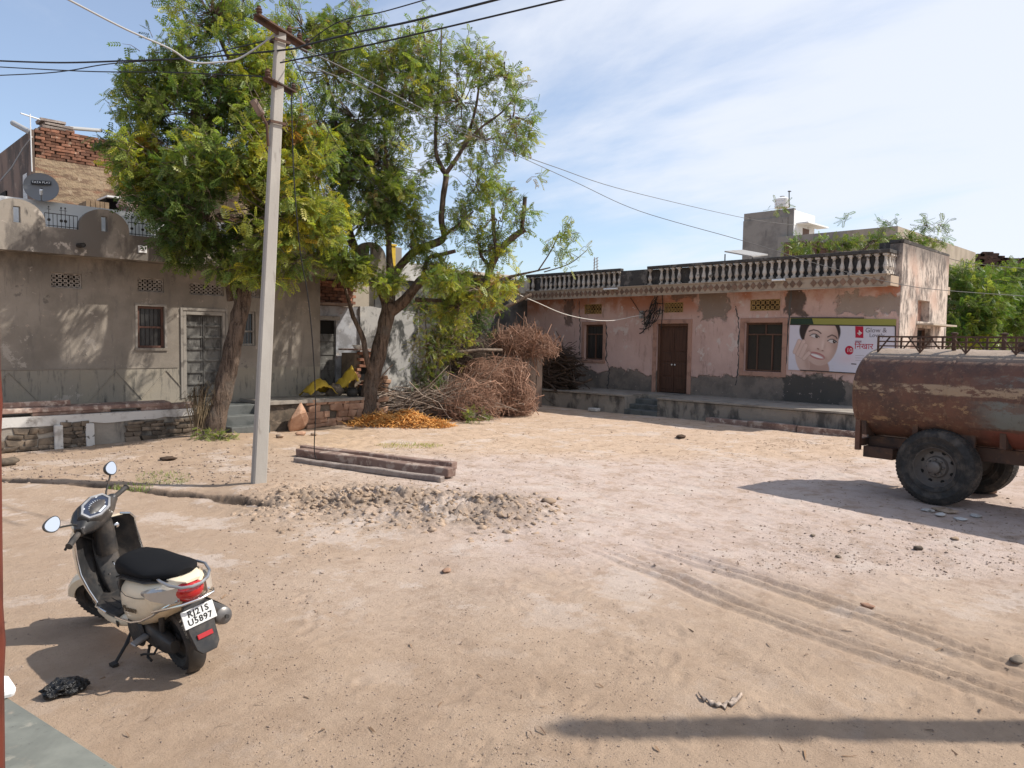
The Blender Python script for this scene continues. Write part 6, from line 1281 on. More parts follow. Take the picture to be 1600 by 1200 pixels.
# ------------------------------------------------------------------ verandah where the photographer stands
vz = .55; e0 = gnd(198,1205,vz); e1 = gnd(14,1088,vz); dv = (e1-e0); dv.z = 0; dv.normalize(); nv_ = Vector((-dv.y,dv.x,0)); nv_ = nv_ if nv_.dot(Vector((-1,0,0))) > 0 else -nv_
A_ = e0-dv*6.0; B_ = e1+dv*.02; vr = M().prism([A_, B_, B_+nv_*5, A_+nv_*5], (0,0,-.6)); vo = vr.build('verandah_floor', MAT['verandah_floor'], None, bevel=.012, kind='structure', label='grey-green stone verandah floor at the lower left corner')
pc = onD(0,1100,1); 
wp = gnd(12,1090,vz); M().box((wp.x-.16,wp.y-.02,vz),(wp.x+.03,wp.y+.13,vz+.055)).build('post_base', MAT['print_white'], None, bevel=.02, seg=2, label='white painted post base at the edge of the verandah', cat='post base')
a = onD(7.5,1140,2.55); b = onD(2.0,680,2.62); dd = (b-a); rp0 = a+dd*((vz-a.z)/dd.z); rp1 = a+dd*((3.4-a.z)/dd.z); off = -_rt*.0605
m = M(); rings = []
for i in range(25):
    t = i/24; c = rp0.lerp(rp1,t)+Vector(off); r_ = .05+(.006 if i in (4,11) else 0); rings.append([c+(_rt*math.cos(k*math.pi/5)+Vector(CF)*math.sin(k*math.pi/5))*r_ for k in range(10)])
m.loft(rings).build('verandah_post', MAT['red_paint'], None, smooth=True, label='red painted post at the extreme left edge', cat='post')
# ------------------------------------------------------------------ scooter
g = G('cream_paint', .38, .4); g.col(g.mix(g.rng(g.noise(9,6,.7,g.oco),.5,.75),(.80,.68,.50),(.70,.58,.41))); g.b.inputs['Coat Weight'].default_value = .25; g.b.inputs['Coat Roughness'].default_value = .15; MAT['cream_paint'] = g.m
def plain(name, c, rough, metal=0.0, spec=.5, dust=None):
    g = G(name, rough, spec); col = c
    if dust: col = g.mix(g.math('MULTIPLY', g.rng(g.noise(6,7,.7,g.oco), .42,.72), .55), c, dust); g.put(g.b.inputs['Roughness'], g.rng(g.noise(14,6,.7,g.oco), .3,.7, rough*.75, min(1,rough*1.4)))
    g.col(col); g.b.inputs['Metallic'].default_value = metal; MAT[name] = g.m
plain('black_plastic', (.022,.022,.023), .42, dust=(.13,.105,.085)); plain('seat_cloth', (.006,.006,.007), .85, spec=.2); plain('chrome', (.62,.62,.63), .18, 1.0); plain('mirror_glass', (.92,.94,.96), .02, 1.0); plain('tyre_rubber', (.035,.032,.030), .85, dust=(.20,.155,.12)); plain('dark_metal', (.045,.043,.042), .5, .3, dust=(.13,.10,.08)); plain('silver_paint', (.36,.36,.37), .35, .7, dust=(.3,.27,.23)); plain('plate_white', (.72,.72,.70), .45); plain('plate_black', (.015,.015,.015), .5); plain('muffler_grey', (.13,.13,.135), .4, .5, dust=(.25,.22,.19)); plain('dial_glass', (.022,.030,.055), .12, 0, .6); plain('dial_mark', (.55,.58,.62), .4); plain('emblem_metal', (.16,.14,.11), .3, .8)
g = G('red_lens', .12, .6); g.col((.42,.008,.010)); g.b.inputs['Coat Weight'].default_value = .6; MAT['red_lens'] = g.m
g = G('clear_lens', .10, .6); g.col((.42,.38,.33)); g.b.inputs['Coat Weight'].default_value = .7; MAT['clear_lens'] = g.m
SCX, SCY, HEAD, LEAN, STEER = 1.80, 4.71, R(95.0), R(10.0), R(36)
sc_ = empty('scooter', (SCX,SCY,hz(SCX,SCY)), 'cream and black scooter leaning on its side stand in the left foreground', 'scooter', rot=(-LEAN*1.0,0,0))
sc_.rotation_euler = (Matrix.Rotation(HEAD,3,'Z') @ Matrix.Rotation(LEAN*-1.0*-1.0 if False else -LEAN,3,'X')).to_euler()
sc_.scale = (.95,.95,.95)   # leaning left: +y (left) side goes down
sc_.rotation_euler = (Matrix.Rotation(HEAD,3,'Z') @ Matrix.Rotation(-LEAN,3,'X')).to_euler()
AX_ = Vector((-math.sin(R(26)),0,math.cos(R(26)))); A0_ = Vector((1.22,0,.22)); ST = Matrix.Translation(A0_) @ Matrix.Rotation(STEER,4,AX_) @ Matrix.Translation(-A0_)
def sp_(m, name, mat, parent=None, smooth=True, bevel=0.0): o = local_part(name, m.mesh(name), MAT[mat], parent or sc_, smooth, bevel); return o
def rg(x, w_, zb, zt, p=2.6, n=20, cy=0.0, flat=0.0):
    out = []; hz_ = (zt-zb)/2; cz = (zt+zb)/2
    for k in range(n):
        a = 2*math.pi*k/n; c, s = math.cos(a), math.sin(a); out.append((x, cy+w_*math.copysign(abs(c)**(2/p),c), cz+hz_*math.copysign(abs(s)**(2/p),s)))
    return out
def wheel(cx, root, xf=None, R_=.205, w_=.05):
    t = M(xf); prof = [(R_-.062,-.036),(R_-.03,-w_*.98),(R_-.008,-w_*.75),(R_,-w_*.3),(R_,w_*.3),(R_-.008,w_*.75),(R_-.03,w_*.98),(R_-.062,.036)]
    t.lathe(prof, (cx,0,R_), (0,1,0), 36); 
    for k in range(40):
        a = 2*math.pi*k/40; d = Vector((math.cos(a),0,math.sin(a))); e = Vector((-math.sin(a),0,math.cos(a)))
        for s in (-1,1): p = Vector((cx,0,R_))+d*(R_+.001)+Vector((0,s*.022,0)); t.bar(p-d*.003-e*.012, p-d*.004+e*.008+Vector((0,s*.012,0)), .014, .006, up=d)
    w0 = sp_(t, 'wheel', 'tyre_rubber', root); r_ = M(xf); r_.lathe([(R_-.06,-.034),(R_-.075,-.03),(R_-.08,-.012),(.05,-.02),(.03,-.045),(.001,-.05)],(cx,0,R_),(0,1,0),30); r_.lathe([(R_-.06,.034),(R_-.075,.03),(R_-.08,.012),(.05,.02),(.03,.045),(.001,.05)],(cx,0,R_),(0,1,0),30); sp_(r_, 'rim', 'dark_metal', w0); return w0
wheel(0, sc_); wheel(1.24, sc_, ST)
# body panel, belly, seat
b = M(); b.loft([rg(.53,.085,.28,.50),rg(.47,.145,.235,.565),rg(.36,.178,.235,.615),rg(.22,.194,.27,.65),rg(.06,.196,.34,.675),rg(-.10,.182,.43,.698),rg(-.22,.15,.51,.718),rg(-.30,.105,.565,.725),rg(-.345,.05,.60,.71)]); body = sp_(b, 'body_panel', 'cream_paint')
bl = M(); bl.loft([rg(.98,.10,.20,.285,3.2),rg(.90,.165,.195,.288,3.2),rg(.70,.185,.20,.288,3.2),rg(.52,.185,.21,.31,3.2),rg(.40,.16,.23,.33,3.2),rg(.30,.12,.25,.33,3.2)]); sp_(bl, 'belly_panel', 'cream_paint')
for s in (1,-1):
    t = M(); t.tube([(.52,s*.183,.302),(.40,s*.186,.315),(.22,s*.198,.35),(.05,s*.197,.405),(-.10,s*.180,.475),(-.22,s*.146,.545),(-.33,s*.10,.60)], .0065, 6); sp_(t, 'trim_strip', 'chrome')
se = M(); se.loft([rg(.60,.055,.52,.60,2.4),rg(.57,.10,.53,.675,2.4),rg(.48,.135,.575,.728,2.6),rg(.32,.152,.615,.738,2.8),rg(.14,.160,.640,.732,2.8),rg(-.02,.158,.66,.742,2.8),rg(-.15,.138,.685,.760,2.6),rg(-.23,.10,.70,.768,2.4),rg(-.27,.05,.715,.755,2.2)]); sp_(se, 'seat', 'seat_cloth')
lip = M(); lip.loft([rg(.56,.10,.515,.56,2.4),rg(.42,.142,.57,.615,2.6),rg(.2,.170,.625,.662,2.8),rg(-.02,.167,.652,.684,2.8),rg(-.2,.125,.688,.712,2.6),rg(-.28,.06,.705,.725,2.2)]); sp_(lip, 'seat_base', 'black_plastic')
fr_ = M(); fr_.loft([rg(.60,.085,.30,.585,2.8),rg(.56,.115,.29,.60,2.8),rg(.50,.13,.28,.62,2.8)]); sp_(fr_, 'under_seat_panel', 'black_plastic')
# tail cluster
tl_ = M(); tl_.ball((-.282,.012,.636),(.105,.098,.080),20,14); tail = sp_(tl_, 'tail_lamp', 'red_lens')
for s in (1,-1):
    t = M(); t.loft([[(x,s*y,z) for x,y,z in r] for r in ([(-.28,.080,.580),(-.28,.080,.680),(-.33,.090,.680),(-.33,.090,.580)],[(-.22,.135,.575),(-.22,.138,.68),(-.285,.150,.675),(-.285,.146,.585)],[(-.11,.178,.59),(-.11,.180,.655),(-.16,.197,.65),(-.16,.194,.595)],[(-.03,.190,.61),(-.03,.190,.625),(-.05,.202,.625),(-.05,.202,.612)])]); sp_(t, 'turn_signal', 'clear_lens')
    t = M(); t.ball((-.20,s*.150,.632),(.022,.016,.018),10,8); sp_(t, 'signal_bulb', 'silver_paint')
t = M(); t.loft([rg(-.22,.10,.695,.725,3),rg(-.31,.080,.695,.722,3),rg(-.36,.045,.695,.712,3)]); sp_(t, 'tail_cap', 'cream_paint')
gr_ = M(); gr_.tube([(-.13,.120,.71),(-.22,.135,.715),(-.31,.125,.705),(-.375,.085,.69),(-.40,.03,.682),(-.40,-.03,.682),(-.375,-.085,.69),(-.31,-.135,.70),(-.20,-.165,.71),(-.10,-.165,.705),(0,-.15,.69)], .0095, 8); sp_(gr_, 'grab_rail', 'silver_paint')
t = M(); t.tube([(-.12,.18,.505),(-.27,.155,.555),(-.38,.10,.585),(-.41,0,.59),(-.38,-.10,.585),(-.27,-.155,.555),(-.12,-.18,.505)], .009, 8); sp_(t, 'rear_bumper', 'chrome')
# rear mudguard, plate, reflector
MT = Matrix.Translation((-.345,0,.425)) @ Matrix.Rotation(R(14),4,'Y')
t = M(MT); t.loft([[(0,-.05,.15),(0,.05,.15),(.04,.05,.15),(.04,-.05,.15)],[(-.005,-.095,.08),(-.005,.095,.08),(.04,.09,.08),(.04,-.09,.08)],[(-.005,-.085,-.06),(-.005,.085,-.06),(.05,.08,-.06),(.05,-.08,-.06)],[(-.02,-.075,-.16),(-.02,.075,-.16),(.02,.075,-.16),(.02,-.075,-.16)],[(-.02,-.045,-.20),(-.02,.045,-.20),(.01,.045,-.20),(.01,-.045,-.20)]]); sp_(t, 'mudguard', 'black_plastic', None, True, .004)
t = M(); t.lathe([(.225,-.06),(.24,-.045),(.245,0),(.24,.045),(.225,.06)],(0,0,.205),(0,1,0),16,R(95),R(200)); sp_(t, 'inner_mudguard', 'black_plastic')
t = M(MT); t.box((-.016,-.105,-.018),(-.008,.105,.094)); plate = sp_(t, 'number_plate', 'plate_white', None, False, .004)
def plate_text(txt, z, size, sx=1.0):
    mt = MT @ Matrix(((0,0,-1,-.0175),(-1,0,0,0),(0,1,0,z),(0,0,0,1))); me = text_mesh(txt, size, mt, sx=sx, ext=.0006, space=1.12, bold=.0012); o = local_part('lettering', me, MAT['plate_black'], plate)
plate_text('RJ21S', .064, .054, 1.0); plate_text('U5897', .014, .054, 1.0)
t = M(MT); t.box((-.022,-.05,-.105),(-.010,.05,-.075)); sp_(t, 'reflector', 'red_lens', None, False, .003)
# engine, muffler, stands, footrest
t = M(); t.loft([rg(.46,.04,.20,.30,3,16,.06),rg(.36,.055,.165,.335,3,16,.075),rg(.15,.05,.15,.32,3,16,.085),rg(-.02,.045,.15,.28,3,16,.085),rg(-.10,.03,.17,.25,3,16,.08)]); t.box((.10,-.10,.20),(.42,.03,.34)); sp_(t, 'engine', 'dark_metal')
t = M(); t.lathe([(.001,0),(.105,0),(.115,.012),(.10,.03),(.03,.035),(.001,.036)],(.30,.13,.245),(0,1,0),20); sp_(t, 'engine_cover', 'dark_metal')
t = M(); 
for k in range(9): a = .21+.012*k; t.tube([(.05+.02*math.cos(k*2.1),-.06,a),(.05+.02*math.cos(k*2.1),-.045,a)], .03, 6)
t.tube([(.02,.09,.30),(-.03,.10,.42),(-.06,.10,.52)], .02, 8); sp_(t, 'shock_absorber', 'dark_metal')
ex = M(); ex.lathe([(.001,-.30),(.035,-.30),(.055,-.285),(.062,-.25),(.066,-.05),(.062,.12),(.04,.18),(.02,.22),(.001,.22)], (-.02,-.175,.335), Vector((1,0,-.10)), 22); mf = sp_(ex, 'muffler', 'muffler_grey')
t = M(); t.tube([(.18,-.175,.31),(.30,-.15,.24),(.34,-.08,.20)], .016, 8); sp_(t, 'exhaust_pipe', 'dark_metal'); t = M(); t.loft([[(x,-.243,.29+.02),(x,-.243,.38),(x,-.236,.385),(x,-.236,.31)] for x in (-.20,-.05,.10)]); sp_(t, 'heat_shield', 'black_plastic', mf)
t = M(); t.tube([(-.335,-.175,.368),(-.35,-.175,.37)], .014, 8); sp_(t, 'tail_pipe', 'dark_metal', mf)
t = M(); tl0 = math.tan(LEAN); t.tube([(.44,.10,.235),(.40,.20,.13),(.36,.30,.30*tl0+.006)], .011, 8); t.box((.33,.285,.30*tl0-.004),(.39,.325,.32*tl0+.012)); t.tube([(.42,.15,.18),(.36,.19,.16),(.35,.21,.15)], .006, 6); sp_(t, 'side_stand', 'iron_black')
t = M(); t.tube([(.26,.10,.12),(.22,.14,.07),(.14,.15,.075)], .010, 6); t.tube([(.26,-.10,.12),(.22,-.14,.07),(.14,-.15,.075)], .010, 6); t.tube([(.26,.11,.12),(.26,-.11,.12)], .010, 6); sp_(t, 'centre_stand', 'iron_black')
t = M(); t.loft([[(.20,.135,.235),(.20,.135,.255),(.13,.135,.255),(.13,.135,.235)],[(.16,.25,.232),(.16,.25,.248),(.09,.25,.248),(.09,.25,.232)]]); sp_(t, 'footrest', 'silver_paint', None, False, .006)
t = M(); t.tube([(.03,.135,.20),(.02,.17,.17),(.16,.18,.13),(.17,.20,.13)], .008, 6); sp_(t, 'kick_lever', 'iron_black')
# floorboard, leg shield, steering column
t = M(); t.loft([rg(.50,.185,.285,.318,5),rg(.62,.195,.288,.318,5),rg(.80,.195,.288,.318,5),rg(.93,.175,.29,.335,5),rg(1.0,.13,.30,.37,5)])
for k in range(6):
    y = -.125+.05*k; t.box((.58,y-.006,.3185),(.88,y+.006,.323))
sp_(t, 'floorboard', 'black_plastic')
LV = [(.955,.30,.170),(.985,.40,.195),(1.015,.52,.215),(1.03,.64,.212),(1.03,.74,.205),(1.02,.80,.205),(1.01,.845,.175)]
def shield(off, th, wk=1.0):
    m = M(); rings = []; n = 16
    for x,z,w_ in LV:
        f = []; bk = []
        for k in range(n+1):
            s = -1+2*k/n; xx = x - .115*abs(s)**2.2 + off; f.append((xx, s*w_*wk, z+.02*abs(s)**3)); bk.append((xx+th, s*w_*wk, z+.02*abs(s)**3))
        rings.append(f+bk[::-1])
    return m.loft(rings)
sp_(shield(0,.012), 'inner_leg_shield', 'black_plastic'); sp_(shield(.016,.05,1.03), 'outer_leg_shield', 'cream_paint')
for s in (1,-1):
    t = M(); t.tube([(.62,s*.200,.315),(.80,s*.200,.315)]+[(x-.112,s*(w_*1.03),z+.02) for x,z,w_ in LV]+[(1.0-.06,s*.13,.875)], .0085, 8); sp_(t, 'shield_trim', 'chrome')
t = M(); t.loft([rg(.90,.055,.31,.36,3),rg(.945,.075,.33,.50,3),rg(.985,.085,.40,.62,3),rg(1.0,.08,.5,.76,3),rg(.995,.06,.62,.87,3)]); sp_(t, 'centre_apron', 'black_plastic')
t = M(); t.tube([(.965,0,.62),(.945,0,.76),(.93,0,.86)],[.075,.072,.062],14); sp_(t, 'steering_column', 'black_plastic')
t = M(); t.lathe([(.001,.0),(.016,0),(.018,.008),(.010,.012),(.001,.012)],(.928,-.085,.80),(-1,0,.1),14); sp_(t, 'ignition_lock', 'chrome'); t = M(); t.tube([(.90,0,.55),(.885,0,.545),(.88,0,.53)], .006, 6); sp_(t, 'bag_hook', 'chrome')
for p_ in ((.915,.03,.66),(.90,.04,.47),(.89,-.05,.40)): t = M(); t.lathe([(.001,0),(.008,0),(.008,.004),(.001,.005)], p_, (-1,0,0), 8); sp_(t, 'screw', 'chrome')
# handlebar group, turned left with the front wheel
cw = M(ST)
def cs(y, cx, cz, rx, rz, n=16, p=2.6):
    return [(cx+rx*math.copysign(abs(math.cos(2*math.pi*k/n))**(2/p),math.cos(2*math.pi*k/n)), y, cz+rz*math.copysign(abs(math.sin(2*math.pi*k/n))**(2/p),math.sin(2*math.pi*k/n))) for k in range(n)]
cw.loft([cs(-.215,.935,.925,.030,.030),cs(-.18,.94,.928,.048,.044),cs(-.13,.96,.925,.085,.072),cs(-.06,.97,.925,.105,.095),cs(0,.972,.925,.11,.10),cs(.06,.97,.925,.105,.095),cs(.13,.96,.925,.085,.072),cs(.18,.94,.928,.048,.044),cs(.215,.935,.925,.030,.030)]); hb = sp_(cw, 'handlebar_cowl', 'black_plastic')
cf = M(ST); cf.loft([cs(-.19,.965,.925,.03,.03),cs(-.12,1.0,.915,.065,.065),cs(-.04,1.02,.90,.085,.095),cs(.04,1.02,.90,.085,.095),cs(.12,1.0,.915,.065,.065),cs(.19,.965,.925,.03,.03)]); sp_(cf, 'front_cowl', 'cream_paint')
hl = M(ST); hl.ball((1.075,0,.885),(.05,.10,.065),16,10); sp_(hl, 'headlamp', 'clear_lens')
DT = ST @ Matrix.Translation((.915,0,.985)) @ Matrix.Rotation(R(-40),4,'Y') @ Matrix.Scale(1.32,4)
oc = lambda k_, r1, r2: [(r2*math.sin(a), r1*math.cos(a), k_) for a in [2*math.pi*(i+.5)/8 for i in range(8)]]
d_ = M(DT); d_.loft([oc(-.05,.125,.075),oc(.0,.12,.072),oc(.012,.11,.064)]); sp_(d_, 'dial_housing', 'black_plastic')
d_ = M(DT); d_.loft([oc(.011,.108,.063),oc(.018,.106,.061),oc(.018,.093,.050),oc(.013,.092,.049)], cap=False); bez = sp_(d_, 'dial_bezel', 'silver_paint', None, False)
d_ = M(DT); d_.add(oc(.0145,.0935,.0505), [tuple(range(8))]); dg_ = sp_(d_, 'dial_glass', 'dial_glass', None, False)
mk = M(DT)
for k in range(15):
    a = R(200)-R(220)*k/14; p = Vector((-.010+.040*math.sin(a), .055*math.cos(a)*-1, .0155)); q = Vector((-.010+.031*math.sin(a), .044*math.cos(a)*-1, .0155)); mk.bar(p, q, .003, .0008)
mk.bar((-.01,0,.0158),(.012,.03,.0158),.003,.0008); mk.box((-.042,-.03,.015),(-.032,.03,.0158)); mk.box((.03,-.07,.015),(.04,-.05,.0158)); mk.box((.03,.05,.015),(.04,.07,.0158)); sp_(mk, 'dial_marks', 'dial_mark', dg_, False)
for s in (1,-1):
    t = M(ST); t.tube([(.935,s*.20,.925),(.925,s*.26,.923),(.915,s*.345,.92)], .018, 12); t.lathe([(.018,0),(.024,.004),(.024,.012),(.001,.014)], (.915,s*.345,.92), (-.1,s,0), 12); sp_(t, 'grip', 'tyre_rubber')
    t = M(ST); t.tube([(.965,s*.19,.915),(.975,s*.25,.91),(.955,s*.33,.905),(.945,s*.365,.903)], [.009,.008,.007,.009], 7); sp_(t, 'brake_lever', 'iron_black')
    t = M(ST); t.box((.90,s*.185-.03,.905),(.95,s*.185+.03,.962)); sp_(t, 'switch_box', 'black_plastic', None, False, .008)
    t = M(ST); t.box((.895,s*.185-.012,.945),(.903,s*.185+.012,.955)); sp_(t, 'switch', 'silver_paint', None, False)
    mc = Vector((.955,s*.345,1.105)); nm = Vector((-1,s*.10,.22)).normalized()
    t = M(ST); t.tube([(.95,s*.165,.955),(.955,s*.20,.99),(.96,s*.27,1.03),(.965,s*.31,1.05),mc-nm*.02-Vector((0,0,.03))], .0065, 7); stem_ = sp_(t, 'mirror_stem', 'iron_black')
    rx_ = Vector((0,0,1)).cross(nm).normalized(); ry_ = nm.cross(rx_); t = M(ST); rings = []
    for d2,f2 in ((-.035,.25),(-.032,.6),(-.018,.92),(0,1.0),(.004,.98)): rings.append([mc+nm*d2+(rx_*math.cos(a)*.068+ry_*(math.sin(a)*.050+.006*math.cos(2*a)))*f2 for a in [2*math.pi*k/20 for k in range(20)]])
    t.loft(rings); mir = sp_(t, 'mirror', 'black_plastic'); t = M(ST); t.add([mc+nm*.0055+(rx_*math.cos(a)*.060+ry_*(math.sin(a)*.043+.005*math.cos(2*a))) for a in [2*math.pi*k/24 for k in range(24)]], [tuple(range(24))]); sp_(t, 'mirror_glass', 'mirror_glass', mir, False)
t = M(ST); t.tube([(1.05,.07,.62),(1.24,.07,.205)], .016, 8); t.tube([(1.05,-.07,.62),(1.24,-.07,.205)], .016, 8); t.tube([(1.24,-.08,.205),(1.24,.08,.205)], .012, 8); sp_(t, 'fork', 'dark_metal')
t = M(ST); rings = []
for k in range(13):
    a = R(20+k*11); c = Vector((1.24,0,.205)); rings.append([c+Vector((math.cos(a)*(.225+dz),yy,math.sin(a)*(.225+dz))) for yy,dz in ((-.072,-.05),(-.068,.0),(-.045,.018),(0,.026),(.045,.018),(.068,0),(.072,-.05),(.06,-.05),(.04,.008),(0,.014),(-.04,.008),(-.06,-.05))])
t.loft(rings); sp_(t, 'front_fender', 'cream_paint')
for s in (1,-1):
    t = M(ST); t.tube([(.955,s*.20,.915),(1.0,s*.19,.90),(1.02,s*.12,.84),(1.01,s*.06,.76)], .006, 6); sp_(t, 'brake_cable', 'iron_black')
    t = M(); t.tube([(.46,s*.147,.565),(.36,s*.181,.55),(.22,s*.1965,.54),(.06,s*.1985,.56),(-.06,s*.190,.585)], .0022, 5); sp_(t, 'panel_gap', 'plate_black', body)
t = M(); t.tube([(.45,.146,.60),(.30,.168,.655),(.14,.172,.675),(0,.170,.69),(-.13,.15,.71)], .006, 6); sp_(t, 'seat_piping', 'seat_cloth')
# badge on the left side panel
p = Vector((.20,.199,.45)); mt = Matrix(((-1,0,0,p.x),(0,0,1,p.y),(0,1,0,p.z),(0,0,0,1))) @ Matrix.Rotation(R(9),4,'Z'); me = text_mesh('Pleasure', .062, mt, shear=.35, ext=.0025); local_part('badge', me, MAT['emblem_metal'], body)
t = M(); t.box((.49,.183,.235),(.52,.188,.275)); sp_(t, 'belly_vent', 'plate_black', None, False)
# ------------------------------------------------------------------ water tanker trailer
def tanker_paint():
    g = G('tanker_paint', .62, .4); o = g.oco; x, y, z = g.sep(o)
    rust = g.mix(g.rng(g.noise(2.2,8,.7,o), .35,.65), (.150,.066,.040), (.075,.042,.031)); rust = g.mix(g.rng(g.noise(11,7,.75,o), .52,.68), rust, (.20,.115,.070))
    w = g.math('MULTIPLY', g.math('SUBTRACT', g.noise(6,6,.7,o,(.35,1,1)), .5), .10); zz = g.math('ADD', z, w)
    wear = g.rng(g.noise(7,9,.78,o,(.4,1,1)), .47,.515); wear2 = g.rng(g.noise(3.6,9,.78,o,(.5,1,1)), .49,.54)
    band = lambda a, b, e=.012: g.math('MULTIPLY', g.rng(zz, a-e, a+e), g.rng(zz, b-e, b+e, 1, 0))
    c = g.mix(g.math('MULTIPLY', band(1.47,1.60), g.math('SUBTRACT', .9, g.math('MULTIPLY', wear, .85))), rust, (.36,.25,.155))
    left = g.rng(g.math('ADD', x, g.math('MULTIPLY', w, 4)), .30, .75)
    c = g.mix(g.math('MULTIPLY', g.math('MULTIPLY', band(1.08,1.42), left), g.math('SUBTRACT', .9, g.math('MULTIPLY', wear2, .55))), c, (.155,.165,.145))
    c = g.mix(g.math('MULTIPLY', g.math('MULTIPLY', band(1.60,1.74), left), g.math('SUBTRACT', .7, g.math('MULTIPLY', wear, .6))), c, (.16,.155,.13))
    c = g.mix(g.math('MULTIPLY', g.math('MULTIPLY', band(.70,1.05), left), .85), c, (.19,.055,.034))
    c = g.mix(g.math('MULTIPLY', band(1.0,1.44), g.math('MULTIPLY', g.math('SUBTRACT', 1.0, left), g.rng(g.noise(5,8,.78,o,(.5,1,1)), .565,.60))), c, (.29,.175,.09))
    c = g.mix(g.math('MULTIPLY', g.rng(zz,1.86,2.0), .8), c, (.36,.285,.22)); g.col(c)
    c = g.mix(g.math('MULTIPLY', g.rng(g.noise(10,8,.75,o,(1,1,.08)), .56,.66), .55), c, (.05,.035,.03)); g.col(c)
    g.bump((g.noise(18,7,.7,o), .45, .012), (g.noise(2.2,4,.6,o), .5, .08)); MAT['tanker_paint'] = g.m
tanker_paint()
plain('old_tyre', (.026,.025,.024), .8, 0, .4, dust=(.15,.12,.095)); plain('hub_steel', (.15,.13,.115), .6, .3, dust=(.20,.17,.14))
T_ = Vector((-.113,-.994,0)).normalized(); A_t = Vector((-T_.y,T_.x,0)) # far side
A_t = A_t if A_t.x > 0 else -A_t
org = Vector((10.83,3.0,0)) + A_t*.80
tk = empty('water_tanker', org, 'rusty brown water tanker trailer parked at the right edge', 'tanker trailer', rot=(0,0,math.atan2(T_.y,T_.x)))
def tp(m, name, mat, parent=None, smooth=True, bevel=0.0): return local_part(name, m.mesh(name), MAT[mat] if isinstance(mat,str) else mat, parent or tk, smooth, bevel)
ZC, HY, HZ = 1.41, .80, .655
def tr(x, f=1.0, n=48, p=2.25):
    return [(x, HY*f*math.copysign(abs(math.cos(2*math.pi*k/n))**(2/p),math.cos(2*math.pi*k/n)), ZC+HZ*f*math.copysign(abs(math.sin(2*math.pi*k/n))**(2/p),math.sin(2*math.pi*k/n))) for k in range(n)]
t = M(); rings = [tr(-1.205,.30),tr(-1.20,.55),tr(-1.185,.80),tr(-1.16,.93),tr(-1.12,.985),tr(-1.08,1.0)]+[tr(-1.08+3.5*k/14) for k in range(1,15)]+[tr(2.46,.97),tr(2.50,.85),tr(2.53,.5),tr(2.54,.2)]; t.loft(rings); tank = tp(t, 'tank', 'tanker_paint')
for x in (-1.08,.10,1.27,2.42):
    t = M(); t.loft([tr(x-.018,1.001),tr(x-.014,1.008),tr(x+.014,1.008),tr(x+.018,1.001)], cap=False); tp(t, 'weld_seam', 'tanker_paint', tank)
t = M(); t.lathe([(.001,.12),(.24,.12),(.25,.10),(.25,0),(.22,-.05)], (.9,0,ZC+HZ-.02), (0,0,1), 24); tp(t, 'manhole', 'rust_steel', tank)
# walkway rail on top
for s in (-1,1):
    y = s*.36; z0 = ZC+HZ*.90; t = M(); xs3 = [-1.0,-.42,.16,.74,1.32,1.9,2.35]
    for z in (2.10,2.165,2.235): t.bar((-1.0,y,z),(2.35,y,z),.022,.018)
    for i,x in enumerate(xs3): t.bar((x,y,z0-.04),(x,y,2.24),.024,.024)
    for a,b_ in zip(xs3[:-1],xs3[1:]): t.bar((a+.012,y,2.03),(a+.16,y,2.225),.018,.018); t.bar((b_-.012,y,2.03),(b_-.16,y,2.225),.018,.018)
    tp(t, 'walkway_rail', 'rust_steel', None, False)
t = M(); t.bar((-1.0,-.36,2.235),(-1.0,.36,2.235),.022,.02); t.bar((-1.0,-.36,2.165),(-1.0,.36,2.165),.022,.02); tp(t, 'end_rail', 'rust_steel', None, False)
for x,y in ((-.05,-.2),(.45,.1)): t = M(); t.tube([(x,y,2.0),(x,y,2.26)], .03, 8); t.lathe([(.03,.0),(.045,.01),(.045,.03),(.001,.04)], (x,y,2.26), (0,0,1), 10); tp(t, 'vent_pipe', 'rust_steel')
# chassis
for s in (-1,1):
    t = M(); t.box((-1.05,s*.40-.04,.62),(2.6,s*.40+.04,.80)); tp(t, 'chassis_rail', 'rust_steel', None, False, .006)
    t = M(); t.bar((2.55,s*.40,.71),(4.0,s*.03,.66),.09,.14); tp(t, 'drawbar', 'rust_steel', None, False, .006)
t = M(); t.lathe([(.05,-.02),(.08,-.02),(.08,.02),(.05,.02),(.05,-.02)], (4.08,0,.66), (0,0,1), 16); tp(t, 'tow_eye', 'rust_steel'); t = M(); t.tube([(3.4,.0,.66),(3.4,.0,.03)], .035, 10); t.box((3.3,-.1,0),(3.5,.1,.03)); tp(t, 'jack_leg', 'rust_steel')
for x in (-1.0,-.3,.75,1.6,2.4):
    t = M(); n = 14; rings = []
    for k in range(n+1):
        a = R(212)+R(116)*k/n; c,s = math.cos(a), math.sin(a); yy = HY*math.copysign(abs(c)**(2/2.25),c); z = ZC+HZ*math.copysign(abs(s)**(2/2.25),s); rings.append([(x-.035,yy,z-.004),(x+.035,yy,z-.004),(x+.035,yy*.97,min(z-.05,.83)),(x-.035,yy*.97,min(z-.05,.83))])
    t.loft(rings); tp(t, 'cradle', 'rust_steel', None, False)
for s in (-1,1):
    t = M(); t.box((-1.12,s*.66-.035,.60),(-1.05,s*.66+.035,1.05)); tp(t, 'rear_post', 'tanker_paint', None, False, .004); t = M(); t.box((-1.04,s*.50-.10,.50),(-.62,s*.50+.14,.66)); tp(t, 'tool_box', 'rust_steel', None, False, .008)
t = M(); t.box((-1.10,-.62,.66),(-1.04,.62,.76)); tp(t, 'rear_crossbar', 'rust_steel', None, False); t = M(); t.tube([(-1.1,0,.80),(-1.22,0,.74),(-1.26,0,.66)], .04, 10); tp(t, 'outlet_valve', 'rust_steel')
